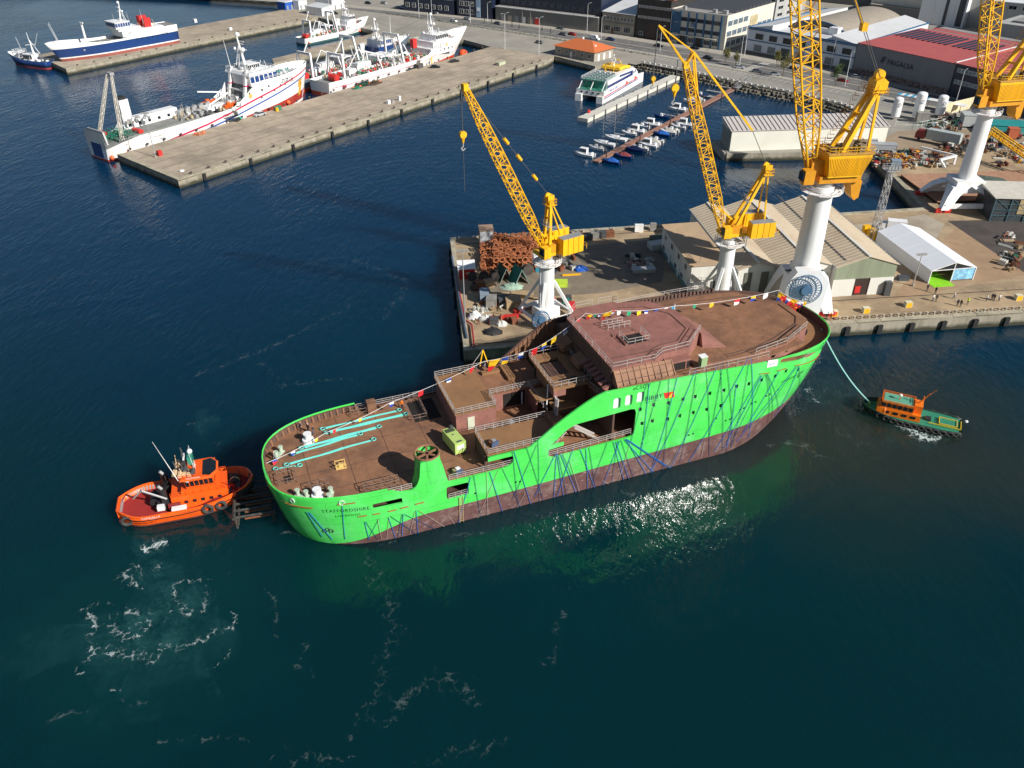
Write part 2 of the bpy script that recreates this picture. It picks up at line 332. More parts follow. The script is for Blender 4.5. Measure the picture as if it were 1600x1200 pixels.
def sheet(name, pts, z, m):
    poly = [(p.x, p.y, z) if isinstance(p, Vector) else (p[0], p[1], z) for p in pts]
    o = MB().quad(*poly).build(name, m, kind='structure')
    bm = bmesh.new(); bm.from_mesh(o.data); bmesh.ops.recalc_face_normals(bm, faces=bm.faces)
    if bm.faces[0].normal.z < 0: bmesh.ops.reverse_faces(bm, faces=bm.faces)
    bmesh.ops.triangulate(bm, faces=bm.faces); bm.to_mesh(o.data); bm.free(); return o
PIERM = mat('pier_concrete', (.37, .305, .23), .9, var=.22, scale=.25, dirt=(.20, .17, .13), dscale=.07, damt=.8, bump=.15)
LANDM = mat('city_ground', (.30, .28, .24), .9, var=.15, scale=.05, dirt=(.17, .16, .14), dscale=.03, damt=.6)
YARDM = mat('shipyard_concrete', (.38, .28, .17), .85, var=.22, scale=.15, dirt=(.12, .085, .06), dscale=.07, damt=.8, bump=.25)
ASPH = mat('asphalt', (.14, .135, .13), .9, var=.12, scale=.2, dirt=(.09, .09, .09), dscale=.05)
PAVE = mat('pavement_slabs', (.36, .33, .28), .9, var=.12, scale=.4)
EDGE = mat('quay_edge_stone', (.40, .36, .27), .85, var=.25, scale=.7, dirt=(.10, .085, .05), dscale=.35, damt=.85)
LZ = 2.5
P = lambda x, y, z=LZ: at(x, y, z)
pA, pB = P(278, 282), P(183, 242)
land = [pB, pA, P(855, 95), P(866, 88), P(930, 104), P(1000, 97), P(1060, 108), P(1166, 131), P(1256, 148), P(1290, 157), P(1316, 163), P(1345, 176), P(1330, 190), P(1130, 228), P(1136, 240), P(1355, 236), P(1440, 330)]
land += [Vector((260, 200, 0)), Vector((2400, 200, 0)), Vector((2400, 4400, 0)), Vector((-2400, 4400, 0)), Vector((-2400, 1100, 0)), P(330, -8), P(440, -2), P(455, 13), P(268, 46), P(57, 86), P(103, 108), P(280, 71), P(497, 27), P(592, 50), P(425, 92), P(428, 99), P(594, 60), P(725, 62), P(767, 73)]
slab('ground', land, LZ, 5, LANDM)
YZ = 3.0
yard = [P(703, 372, YZ), P(725, 549, YZ), P(1300, 506, YZ), P(1600, 488, YZ), Vector((420, 165, 0)), Vector((420, 262, 0)), Vector((178, 259, 0)), P(1366, 246, YZ), P(1442, 325, YZ)]
slab('shipyard_quay', yard, YZ, 6, YARDM)
sheet('yard_patch', [P(1352, 236), P(1392, 262), P(1600, 262), P(1720, 262), P(1720, 214), P(1480, 200), P(1400, 205)], LZ+.006, mat('yard_earth', (.29, .22, .15), .9, var=.2, scale=.2, dirt=(.17, .13, .09), dscale=.1))
def line_off(a, b, d): t = (b-a).normalized(); return a+Vector((-t.y, t.x, 0))*d, b+Vector((-t.y, t.x, 0))*d
sheet('pier_surface', [pB, pA, P(855, 95), P(866, 88), P(767, 73)], LZ+.004, PIERM)
sheet('pier_surface', [P(455, 13), P(268, 46), P(57, 86), P(103, 108), P(280, 71), P(497, 27)], LZ+.004, PIERM)
sheet('pier_surface', [P(592, 50), P(425, 92), P(428, 99), P(594, 60)], LZ+.004, PIERM)
def edging(name, pts, wd, z, m=EDGE, h=.18, step=6., close=False):
    """cope stones along a quay edge, each a block; big joints stay open"""
    b = MB()
    for a, c in zip(pts, pts[1:]):
        a = Vector((a.x, a.y, 0)); c = Vector((c.x, c.y, 0)); n = max(1, round((c-a).length/step)); t = (c-a).normalized(); nn = Vector((-t.y, t.x, 0))*wd/2; ang = atan2(t.y, t.x)
        for i in range(n):
            q = a.lerp(c, (i+.5)/n)+nn; b.box(q.x, q.y, z-.3, (c-a).length/n-.12, wd, .3+h+random.uniform(-.03, .03), ang)
    return b.build(name, m, kind='structure')
edging('quay_edge', [pA, P(855, 95)], 1.3, LZ); edging('quay_edge', [pB, pA], 1.3, LZ); edging('quay_edge', [P(866, 88), P(930, 104)], 1., LZ)
edging('quay_edge', [P(103, 108), P(280, 71), P(497, 27)], 1.2, LZ); edging('quay_edge', [P(592, 50), P(725+2, 62)], 1., LZ)
edging('quay_edge', [P(703, 372, YZ), P(725, 549, YZ), P(1300, 506, YZ), P(1600, 488, YZ), Vector((420, 165, 0))], 1.0, YZ, step=5)
edging('quay_edge', [P(1366, 246, YZ), P(1442, 325, YZ), P(703, 372, YZ)], 1.4, YZ, step=5)
b = MB()
for k in (5, 12.5, 19, 26): b.beam(pA.lerp(pB, k/35)+Vector((1.5, 2, .03)), pA.lerp(pB, k/35)+(P(855, 95)-pA)*.99+Vector((0, 0, .03)), .14, .06)
for k in range(22): q = pA.lerp(P(855, 95), (k+.5)/22); b.beam(q+Vector((0, 0, .02)), q+(pB-pA)*.2+Vector((0, 0, .02)), .09, .05)
b.build('slab_joint', mat('joint_dark', (.13, .11, .09), .9), kind='structure')
b = MB()
for a, c, n in ((pA, P(855, 95), 11), (P(725, 549, YZ), P(1300, 506, YZ), 1), (P(1300, 506, YZ), P(1600, 488, YZ), 6), (P(703, 372, YZ), P(725, 549, YZ), 5)):
    t = (c-a).normalized(); nn = Vector((t.y, -t.x, 0))*.35
    for i in range(n): q = a.lerp(c, (i+.5)/n)+nn; b.box(q.x, q.y, .3, 1.0, .5, 1.9, atan2(t.y, t.x))
b.build('quay_fender', BLK(), kind='stuff')
b = MB(); rv = [P(1000, 97), P(1060, 108), P(1166, 131), P(1256, 148), P(1316, 163), P(1345, 176)]
for a, c in zip(rv, rv[1:]):
    n = int((c-a).length/1.5); t = (c-a).normalized(); nn = Vector((t.y, -t.x, 0))
    for i in range(n):
        for k in range(3):
            q = a.lerp(c, (i+random.random())/n)+nn*(.4+k*1.1); b.box(q.x, q.y, -.9, 1.5, 1.3, 1.1+(2.1-k*.95)*random.uniform(.75, 1.05), random.random())
b.build('shore_rocks', mat('shore_stone', (.16, .145, .115), .95, var=.3, scale=1.), kind='stuff')
b = MB()
for a, c in zip(rv[:-1], rv[1:]):
    n = int((c-a).length/2.6); t = (c-a).normalized(); nn = Vector((-t.y, t.x, 0))*.6
    for i in range(n): q = a.lerp(c, (i+.5)/n)+nn; b.box(q.x, q.y, LZ, 1.3, .5, .55, atan2(t.y, t.x))
b.build('kerb_block', mat('white_block', (.62, .6, .55), .7), kind='structure')
RU0 = P(1200, 140); _ru = (P(1480, 198)-P(760, 58)); RANG = atan2(_ru.y, _ru.x)
RU = Vector((cos(RANG), sin(RANG), 0)); RV = Vector((-sin(RANG), cos(RANG), 0))
def rd(u, v, z=LZ): q = RU0+RU*u+RV*v; return Vector((q.x, q.y, z))
def ruv(px, py, z=LZ): q = at(px, py, z)-RU0; return q.dot(RU), q.dot(RV)
def strip(name, u0, u1, v0, v1, z, m): return sheet(name, [rd(u0, v0), rd(u1, v0), rd(u1, v1), rd(u0, v1)], z, m)
def rc(u, v, z=LZ): return rd(u, v-.0007*(u+35)**2*min(1, max(0, v-3)/30), z)
def rstrip(name, u0, u1, v0, v1, z, m, n=14):
    L_ = [rc(u0+(u1-u0)*i/n, v0) for i in range(n+1)]+[rc(u1-(u1-u0)*i/n, v1) for i in range(n+1)]
    b = MB(); vs = []; fs = []
    for i in range(n+1):
        a = rc(u0+(u1-u0)*i/n, v0, z); c = rc(u0+(u1-u0)*i/n, v1, z); vs += [a, c]
    fs = [(2*i, 2*i+2, 2*i+3, 2*i+1) for i in range(n)]
    return b.add(vs, fs).build(name, m, kind='structure')
rstrip('parking_ground', -62, 60, 3.4, 19, LZ+.004, mat('parking_asphalt', (.27, .255, .225), .9, var=.1, scale=.15, dirt=(.17, .16, .14), dscale=.08))
rstrip('road', -520, 130, 22.5, 40.5, LZ+.004, ASPH)
rstrip('harbour_apron', -235, -62, -1, 17, LZ+.006, mat('apron_concrete', (.30, .275, .235), .9, var=.14, scale=.1, dirt=(.2, .18, .15), dscale=.06))
def kstrip(name, u0, u1, v0, v1, z0, z1, m, n=14):
    b = MB()
    for i in range(n):
        a = u0+(u1-u0)*i/n; c = u0+(u1-u0)*(i+1)/n
        b.prism([tuple(rc(a, v0)[:2]), tuple(rc(c, v0)[:2]), tuple(rc(c, v1)[:2]), tuple(rc(a, v1)[:2])], z0, z1)
    return b.build(name, m, kind='structure')
kstrip('pavement', -520, 130, 40.5, 47.6, LZ-.2, LZ+.13, PAVE, 40)
kstrip('pavement', -235, 130, 19.2, 22.3, LZ-.2, LZ+.13, PAVE, 30)
kstrip('median_strip', -235, 110, 30.6, 31.6, LZ-.2, LZ+.13, PAVE, 30)
b = MB(); Z = LZ+.012
def mark(u0, u1, v0, v1): 
    a, c, d, e = rc(u0, v0, Z), rc(u1, v0, Z), rc(u1, v1, Z), rc(u0, v1, Z); b.quad(a, c, d, e)
u = -510
while u < 125:
    mark(u, u+3, 26.5, 26.7); mark(u, u+3, 35.9, 36.1); u += 8
for u in range(-515, 125, 10): mark(u, u+9.9, 22.8, 22.98); mark(u, u+9.9, 40.0, 40.18)
for i in range(44): u = -60+i*2.7; mark(u, u+.16, 14.2, 18.9)
for i in range(34): u = -56+i*2.7; mark(u, u+.14, 4.4, 8.4) if i < 6 else None
for i in range(52): u = -232+i*2.7; mark(u, u+.14, 12, 16.6)
for i in range(9): mark(-62.5+.0, -62, 23.5+i*.0, 23.6)
for i in range(10): mark(-24.5, -20.5, 23.4+i*1.7, 24.2+i*1.7)
b.build('road_markings', mat('road_white', (.62, .6, .56), .8), kind='structure')
b = MB()
for i in range(1500):
    u = random.uniform(-235, -66); q = rc(u, 17.6+random.uniform(-.5, .5), LZ+random.uniform(.1, .8)); s = .3
    b.add([q+Vector((random.uniform(-s, s), random.uniform(-s, s), random.uniform(-s, s))) for _ in range(3)], [(0, 1, 2)])
b.build('hedge', mat('hedge_leaves', (.045, .06, .025), .8, var=.4), kind='stuff')
def house(name, label, u0, u1, h, depth, wall, roofm, v=48., parapet=.5, base=None, cat='building', zt=0, v2=None):
    a = rc(u0, v); c = rc(u1, v2 if v2 is not None else v); L_ = (c-a).length; rz = head(a, c)
    t = thing(name, label, cat, (a.x, a.y, LZ), rz)
    MB().box(L_/2, depth/2, 0, L_, depth, h).build('wall', wall, t)
    r = MB().box(L_/2, depth/2, h, L_-.6, depth-.6, .12)
    r.build('roof', roofm, t)
    if parapet:
        p = MB()
        p.box(L_/2, .1, h, L_+.1, .3, parapet); p.box(L_/2, depth-.1, h, L_+.1, .3, parapet); p.box(0, depth/2, h, .3, depth-.5, parapet); p.box(L_, depth/2, h, .3, depth-.5, parapet)
        p.build('parapet', base or wall, t)
    return t, L_
_wm = {}
def window(par, x, y, z, w_, h_, side='front', frame=None, nx=2, glass=None, nz=1):
    """a window in its frame with its pane as a sub-part; side front (facing -y), right (+x) or left (-x)"""
    key = (round(w_, 2), round(h_, 2), nx, nz, frame.name if frame else '', glass.name if glass else '')
    if key not in _wm:
        f = MB()
        f.box(0, 0, -.08, w_+.16, .16, .08); f.box(0, 0, h_, w_+.16, .16, .08); f.box(-w_/2-.04, 0, 0, .08, .16, h_); f.box(w_/2+.04, 0, 0, .08, .16, h_)
        for i in range(1, nx): f.box(-w_/2+w_*i/nx, 0, 0, .07, .12, h_)
        for i in range(1, nz): f.box(0, 0, h_*i/nz, w_, .10, .06)
        me = bpy.data.meshes.new('window'); me.from_pydata(f.v, [], f.f); me.materials.append(frame or W_())
        g = MB().box(0, .0, 0, w_, .06, h_); mg = bpy.data.meshes.new('pane'); mg.from_pydata(g.v, [], g.f); mg.materials.append(glass or GLS())
        _wm[key] = (me, mg)
    me, mg = _wm[key]
    o = bpy.data.objects.new('window', me); col.objects.link(o); o.parent = par; o.location = (x, y, z); o.rotation_euler.z = {'front': 0, 'right': pi/2, 'left': -pi/2, 'back': pi}[side]
    g = bpy.data.objects.new('pane', mg); col.objects.link(g); g.parent = o
    return o
def part_box(name, par, m, x, y, z, sx, sy, sz, rz=0., **k): return MB().box(0, 0, 0, sx, sy, sz).build(name, m, par, loc=(x, y, z), rz=rz, **k)
GWALL = mat('grey_render', (.17, .165, .155), .85, var=.1, scale=.2, dirt=(.11, .105, .10), dscale=.1, streak=True)
DWALL = mat('dark_cladding', (.03, .027, .025), .6, var=.4, scale=.5)
NAVY = mat('navy_cladding', (.012, .02, .045), .4, var=.2)
STONE = mat('old_stone', (.31, .28, .23), .9, var=.15, scale=.5, dirt=(.13, .12, .10), dscale=.2, damt=.7, streak=True)
CREAM = mat('cream_render', (.60, .57, .49), .8, var=.06, dirt=(.4, .37, .3), dscale=.15, damt=.4, streak=True)
LBLUE = mat('pale_blue_render', (.56, .60, .66), .7, var=.05, dirt=(.4, .42, .45), dscale=.2, damt=.3, streak=True)
PBLUE = mat('pilaster_blue', (.02, .10, .21), .5)
ROOFG = mat('grey_roof', (.26, .25, .24), .85, var=.15, scale=.2, dirt=(.14, .13, .12), dscale=.1)
ROOFW = mat('pale_metal_roof', (.58, .59, .60), .5, var=.05, dirt=(.42, .41, .38), dscale=.1, damt=.4)
CORR = mat('corrugated_brown_grey', (.30, .26, .21), .8, var=.12, scale=.3)
t, L_ = house('shop_building', 'dark blue low building with a pale upper block, far left of the road', -236, -204, 7, 18, NAVY, ROOFG, v=46)
for i in range(7): window(t, 2.5+i*4.3, -.05, 2.2, 2.2, 2.2)
part_box('upper_block', t, ROOFW, 13, 8, 7.12, 16, 9, 3.2)
t, L_ = house('street_building', 'navy blue clad building with a square white sign by the street', -202, -180, 10, 22, NAVY, ROOFG, v=46)
for i in range(3):
    for k in range(2): window(t, 3+i*3.4, -.05, 1.5+k*4, 2.4, 2.2)
part_box('corner_panel', t, mat('pale_blue_panel', (.25, .36, .5), .5), 13.8, -.1, .5, 2.6, .3, 9); part_box('sign', t, W_(), 13.8, -.35, 3.6, 1.5, .12, 1.7)
part_box('roof_sign', t, W_(), 12, 1, 10.4, 6, 2, 1.6)
t, L_ = house('warehouse', 'long grey wall warehouse with white cornice and dark blue glazed upper storey', -178, -117, 7, 60, GWALL, ROOFG, v=46.2, parapet=0, v2=47)
part_box('cornice', t, W_(), L_/2, 0, 6.7, L_, .9, .35)
part_box('upper_storey', t, NAVY, L_/2, 31, 7.13, L_-1, 56, 9)
for i in range(14): window(t, 3+i*(L_-6)/13, 2.95, 8.2, 2.6, 2.6, nx=3, glass=mat('blue_glass', (.03, .05, .08), .15, var=.6, scale=.6), frame=DWALL)
for i in range(6): part_box('garage_door', t, [RED(), CORR, W_(), GREY(), CORR, GREY()][i], 26-i*4.2, -.06, 0, 2.6, .12, 3.2)
for i in range(2): part_box('pier_post', t, GWALL, 17+i*5, -.3, 0, .7, .4, 6.6)
part_box('tank', t, W_(), L_-2.5, 6, 16.13, 4, 4, 5)
t, L_ = house('stone_hall', 'old stone hall with pale metal roof and rows of small broken windows', -115.5, -97.5, 9.6, 26, STONE, ROOFW, v=48, parapet=0)
MB().prism([(-.4, -.5), (L_+.4, -.5), (L_+.4, 26), (-.4, 26)], 9.72, [9.9, 9.9, 13.4, 13.4]).build('sloping_roof', ROOFW, t)
part_box('cornice', t, STONE, L_/2, -.2, 9.0, L_+.3, .5, .4); part_box('string_course', t, STONE, L_/2, -.2, 5.0, L_+.2, .45, .3)
for i in range(9): window(t, 1.3+i*1.95, -.05, 6.4, 1.2, 1.7)
for i in range(3): window(t, 3+i*5.7, -.05, 1.4, 3.4, 2.4, nx=4)
part_box('door', t, mat('brown_door', (.1, .05, .03), .7), 6.1, -.08, 0, 1.2, .15, 3)
t2, _ = house('rear_building', 'white roofed block behind the old stone hall', -116, -98, 12.5, 30, W_(), ROOFW, v=76)
part_box('roof_hut', t2, DGREY(), 6, 8, 12.6, 5, 5, 2)
t, L_ = house('office_block', 'dark weathered office block with a tall garage door', -96.6, -78.5, 17.2, 26, DWALL, ROOFG, v=48.3)
for k in range(2):
    for i in range(13): window(t, 1.2+i*1.38, -.05, 9.0+k*4.6, .75, 1.0, nx=1, glass=mat('broken_glass', (.25, .24, .22), .4, var=.9, scale=1.2))
part_box('garage_door', t, mat('brown_steel_door', (.045, .028, .022), .6), 8.6, -.08, 0, 5.2, .16, 7); window(t, 15, -.05, 1.4, 3.4, 1.4, nx=3); window(t, 3, -.05, 1.4, 2, 1.6)
part_box('roof_hut', t, mat('terracotta_panel', (.45, .12, .06), .6), L_-1.6, 4, 17.4, 3, 3, 1.5)
a, c = rc(-78.2, 48.3), rc(-57.4, 48.3); aoff = head(a, c)
t, L_ = house('office_building', 'cream office building with blue pilasters and three storeys of windows', -78, -49, 14.3, 46, CREAM, ROOFG, v=48.3)
for i in range(7):
    x = .9+i*(L_-3.6)/6; part_box('pilaster', t, PBLUE, x, -.22, 0, .7, .44, 14.2)
for i in range(6):
    x = .9+(i+.5)*(L_-3.6)/6
    for k in range(2):
        if i == 0: part_box('blue_panel', t, PBLUE, x, -.06, 4.8+k*4.6, 3.2, .14, 4.4)
        else: window(t, x, -.05, 5.9+k*4.3, 3.1, 1.5, nx=5, frame=PBLUE)
    if i in (1, 3): part_box('garage_door', t, DWALL, x, -.08, 0, 3.1, .16, 3.8)
    else: window(t, x, -.05, 1.3, 3.0, 2., nx=4)
part_box('canopy', t, CREAM, L_/2-2, -.8, 4.15, L_-4, 1.3, .25)
part_box('banner', t, PBLUE, L_*.42, -.42, 8.3, 2.6, .1, 1.5)
for i in range(3): MB().box(0, 0, 0, .5-.1*i, .05, .22).build('lettering_block', W_(), t, loc=(L_*.42-.8+i*.7, -.5, 8.95))
for k in range(3):
    for i in range(9):
        if i > 3 and k == 2: continue
        window(t, L_+.05, 3+i*4.9, 1.3+k*4.4, 3.9, 2.2, 'right', nx=4, frame=W_(), glass=mat('blue_grey_glass', (.06, .10, .14), .2, var=.4, scale=.4))
part_box('wall_banner', t, mat('faded_poster', (.45, .38, .22), .7, var=.3, scale=.4), L_+.14, 26, 6.2, .12, 7, 5.6)
for i in range(9):
    MB().prism([(0, 0), (L_-2, 0), (L_-2, 2.6), (0, 2.6)], 0, [.1, .1, 1.3, 1.3]).build('roof_rib', mat('dark_sawtooth', (.07, .075, .085), .5), t, loc=(1, 9+i*4, 14.45))
for x, y, s in ((L_-4, 5, 2.2), (L_-9, 4.4, 1.8), (5, 3, 1.6)): part_box('roof_unit', t, STL(), x, y, 14.45, s, s*.8, 1.5)
sheet('side_street', [rc(-48, 48), rc(-40.5, 48), rd(-49, 150), rd(-57, 150)], LZ+.01, ASPH)
t, L_ = house('industrial_building', 'pale blue two storey industrial building with navy stripes and arched roof behind', -40, 11.5, 10.6, 66, LBLUE, ROOFW, v=51, parapet=.5, v2=49.3, base=PBLUE)
for z in (10.1, 5.6): part_box('stripe', t, PBLUE, L_/2, -.1, z, L_+.2, .3, .35)
part_box('plinth', t, mat('dark_plinth', (.16, .14, .13), .9), L_/2, -.06, 0, L_+.1, .16, 1.3)
for i in range(7):
    x = 6.5+i*6.9; window(t, x, -.05, 6.6, 3.7, 2.1, nx=6, frame=DGREY())
    if i in (2, 4, 6): part_box('garage_door', t, mat('shutter_green', (.05, .07, .07), .6), x, -.09, .0, 4.2, .2, 4.6)
    else: part_box('shutter', t, mat('shutter_grey', (.16, .18, .19), .6), x, -.09, 1.6, 3.7, .16, 2.6)
ar = MB(); n = 18; x0, x1 = 11, 41; rings = []
for y in (14, 66):
    ring = []
    for i in range(n+1): a_ = pi*(.16+.68*i/n); ring.append((26-cos(a_)*17.2, y, 8.7+sin(a_)*9.2-4.4+1.2))
    rings.append(ring)
ar.loft(rings, close=False, caps=False); o = ar.build('arched_roof', CORR, t)
fr = MB(); fr.quad(*rings[0]); fr.build('arched_gable', mat('leaded_glass', (.06, .085, .09), .35, var=.8, scale=1.3), t)
fr = MB().path([Vector(p)+Vector((0, -.1, .1)) for p in rings[0]], .28, 6); fr.build('arch_trim', PBLUE, t)
g = MB().prism([(0.5, .6), (12, .6), (12, 66), (.5, 66)], 10.73, [10.8, 12.8, 12.8, 10.8]).build('side_roof', ROOFW, t)
g = MB().prism([(40, .6), (L_-.5, .6), (L_-.5, 66), (40, 66)], 10.73, [12.8, 10.8, 10.8, 12.8]).build('side_roof', ROOFW, t)
part_box('roof_block', t, W_(), 35, 12.5, 10.7, 4, 4, 3); part_box('roof_block', t, W_(), 31, 11.6, 10.7, 10, 1.2, 2.2)
t, L_ = house('cold_store', 'long dark grey cold store with red roof and rows of solar panels', 11.9, 54, 11.4, 44, mat('slate_grey_cladding', (.20, .20, .215), .6, var=.06, dirt=(.17, .17, .18), dscale=.2, streak=True), ROOFG, v=49.2, v2=42.5, parapet=0)
REDR = mat('red_roof_sheet', (.42, .095, .09), .6, var=.08, scale=.3)
MB().prism([(0, -.3), (L_, -.3), (L_, 40), (0, 40)], 11.52, [11.7, 11.7, 13.2, 13.2]).build('red_roof', REDR, t)
part_box('stone_base', t, mat('graffiti_wall', (.17, .13, .12), .9, var=.9, scale=.8), L_/2, -.08, 0, L_, .2, 2.4)
SOL = mat('solar_cell', (.012, .016, .035), .2, var=.2)
for i in range(16):
    x = 1.6+i*2.45 if i < 10 else 4.4+i*2.3
    b_ = MB().prism([(0, 0), (1.15, 0), (1.15, 15), (0, 15)], 0, [.25, .25, .25+.56, .25+.56]); b_.build('solar_panel', SOL, t, loc=(x, 21, 12.55))
for i in range(3): part_box('rear_roof', t, [ROOFG, REDR, ROOFG][i], L_/2, 45+i*5, 9, L_, 4.5, 3)
sign = DGREY()
lettering('sign', 'FRIGALSA', 2.7, mat('sign_navy', (.008, .012, .03), .5), (15.2, -.14, 6.2), (1, 0, 0), (0, 0, 1), t)
lg = MB()
for k in range(2): lg.beam((12.3+k*.9, -.2, 6.2), (13.0+k*.9, -.2, 8.4), .28, .1)
lg.beam((12.7, -.2, 8.4), (14.4, -.2, 8.4), .1, .3); lg.beam((12.2, -.2, 7.3), (13.9, -.2, 7.3), .1, .25); lg.build('logo', mat('sign_navy', (.008, .012, .03), .5), t)
for x, s in ((5, 'GRAFF'), (25, 'AZOR'), (30, 'OPAL')): pass
MB().beam((L_, -.2, 12.05), (L_, 38, 13.3), .5, .2).build('roof_trim', W_(), t)
t, L_ = house('glass_office', 'navy blue glass fronted block beside the red roofed cold store', 54.4, 66.5, 11.6, 36, NAVY, ROOFG, v=42.2, v2=39.8, parapet=0)
MB().prism([(0, -.3), (L_+30, -.3), (L_+30, 40), (0, 40)], 11.75, [11.9, 11.9, 13.4, 13.4]).build('red_roof', REDR, t)
for k in range(2): window(t, L_/2, -.05, 5+k*4, L_-2, 1.3, nx=7, glass=mat('lit_glass', (.2, .24, .24), .2, var=.8, scale=.7))
part_box('side_wall', t, GWALL, L_+15, 20, 0, 29, 36, 11.7)
for k in range(3): part_box('roof_vent', t, W_(), 16+k*4, 16+k*3, 12.6, 1.2, .8, .9)
a, c, d_ = P(867, 85), P(928, 97), P(952, 88)
wl = (c-a).length; dp = (d_-c).length; rz = head(a, c)
t = thing('harbour_office', 'small stone harbour office with bright orange hipped roof at the quay corner', 'building', (a.x, a.y, LZ), rz)
MB().box(wl/2, dp/2, 0, wl, dp, 3.9).build('wall', STONE, t)
e = .9; r = MB(); r.add([(-e, -e, 3.92), (wl+e, -e, 3.92), (wl+e, dp+e, 3.92), (-e, dp+e, 3.92), (dp/2, dp/2, 6.9), (wl-dp/2, dp/2, 6.9)], [(0, 1, 5, 4), (1, 2, 5), (2, 3, 4, 5), (3, 0, 4), (3, 2, 1, 0)])
r.build('roof', mat('orange_tiles', (.52, .135, .04), .8, var=.14, scale=2.5, bump=.5, bscale=5), t)
for i in range(5): window(t, 2.5+i*(wl-5)/4, -.05, 1.2, 1.3, 1.5)
part_box('door', t, W_(), wl*.42, -.08, 0, .9, .14, 2.3)
for i in range(3): part_box('door', t, W_(), wl+.06, 3+i*4, 0, .14, 1.2, 2.6)
part_box('chimney', t, W_(), wl*.4, dp*.62, 6.0, .9, .9, 1.3); MB().prism([(0, 0), (2.4, 0), (2.4, 1.6), (0, 1.6)], .05, [.05, .05, .9, .9]).build('skylight', W_(), t, loc=(wl-5.2, dp*.25, 5.0))
for i, (px, py, sx, sy, h, lb) in enumerate(((447, 14, 7, 6, 4, 'small blue and grey hut at the root of the far pier'), (466, 13, 9, 6, 4.5, 'white flat roofed hut, middle of the row on the far pier'), (500, 22, 13, 8, 4, 'white shed with a wide grey roof by the inlet'), (516, 12, 14, 9, 5, 'white shed with a pitched roof behind the inlet'))):
    q = P(px, py); t = thing('harbour_hut', lb, 'hut', (q.x, q.y, LZ), RANG+.1+1.57, None)
    MB().box(0, 0, 0, sy, sx, h).build('wall', W_() if i else BLUE(), t)
    MB().prism([(-sy/2-.4, -sx/2-.4), (sy/2+.4, -sx/2-.4), (sy/2+.4, sx/2+.4), (-sy/2-.4, sx/2+.4)], h, [h+.2, h+.9, h+.9, h+.2]).build('roof', ROOFW, t)
    for k in range(2): part_box('door', t, GREY(), sy/2+.04, -sx/4+k*sx/2, 0, .1, 1.4, 2.4); part_box('door', t, GREY(), -sy/4+k*sy/2, -sx/2-.04, 0, 1.2, .1, 2.3)
def block(name, label, px, py, z, ang, sx, sy, h, wall, roofm, rows=3, cols=7, win=True):
    q = at(px, py, z); t = thing(name, label, 'building', (q.x, q.y, LZ), RANG+ang)
    MB().box(0, sy/2, 0, sx, sy, h).build('wall', wall, t); MB().box(0, sy/2, h, sx+.4, sy+.4, .3).build('roof', roofm, t)
    if win:
        for k in range(rows):
            for i in range(cols): window(t, -sx/2+sx*(i+.5)/cols, -.05, h-3+.2-k*3.4, sx/cols*.55, 1.6)
        for k in range(rows):
            for i in range(3): window(t, sx/2+.05, sy*(i+.5)/3, h-2.8-k*3.4, sy/3*.5, 1.6, 'right')
    part_box('roof_hut', t, wall, -sx*.15, sy*.55, h+.3, 4, 4, 2.4); part_box('roof_unit', t, STL(), sx*.25, sy*.4, h+.3, 2, 2, 1.2)
    return t
CB = mat('concrete_block_wall', (.36, .36, .35), .8, var=.12, scale=.2, streak=True)
block('town_building', 'pale concrete office block with tall dark windows behind the cream offices', 1120, 24, LZ, 0, 46, 30, 15, CB, ROOFG, 4, 10)
block('town_building', 'grey block with paired window strips beside the yellow taxis', 1192, 36, LZ, 0, 12, 30, 13, CB, ROOFG, 3, 3)
t = block('town_building', 'white tower with small lettering and dark recessed strips behind the red roof', 1467, 40, LZ, 0.05, 22, 20, 19, W_(), ROOFG, 0, 3, False)
part_box('recess', t, DGREY(), 1.5, -.06, .5, 1.5, .16, 17); part_box('recess', t, DGREY(), 8.6, -.06, .5, 3, .16, 17); 
t = block('town_building', 'long pale block with slanting white facade and dark windows running inland', 1512, 42, LZ, .25, 16, 90, 17, CB, ROOFG, 0, 3, False)
for i in range(9):
    window(t, 8.05, 5+i*9.5, 11, 6, 2.6, 'right', nx=3); window(t, 8.05, 5+i*9.5, 5, 6, 2.6, 'right', nx=3)
part_box('facade_band', t, W_(), 8.15, 45, 14.3, .3, 90, 2.6); part_box('facade_band', t, W_(), 8.15, 45, 8.3, .3, 90, 2.0)
block('town_building', 'grey and white block with flat roof at the right edge of the picture', 1590, 60, LZ, .1, 30, 30, 15, CB, W_(), 1, 5)
t = block('town_shed', 'low brown grey roofed shed between the arched hall and the white tower', 1405, 32, LZ, .0, 34, 22, 6, GWALL, CORR, 0, 3, False)
block('town_shed', 'rust red roofed low shed at the top of the picture', 1330, 8, LZ, .1, 60, 14, 5, GWALL, mat('rust_roof', (.22, .08, .045), .8, var=.2), 0, 3, False)
block('town_building', 'dark block at the top edge left of the grey warehouse', 690, 4, LZ, 0, 50, 40, 12, DWALL, ROOFG, 2, 9)
block('town_building', 'grey block at the top edge behind the old stone hall', 930, 2, LZ, 0, 50, 40, 17, GWALL, ROOFG, 2, 9)
random.seed(21); fl = []
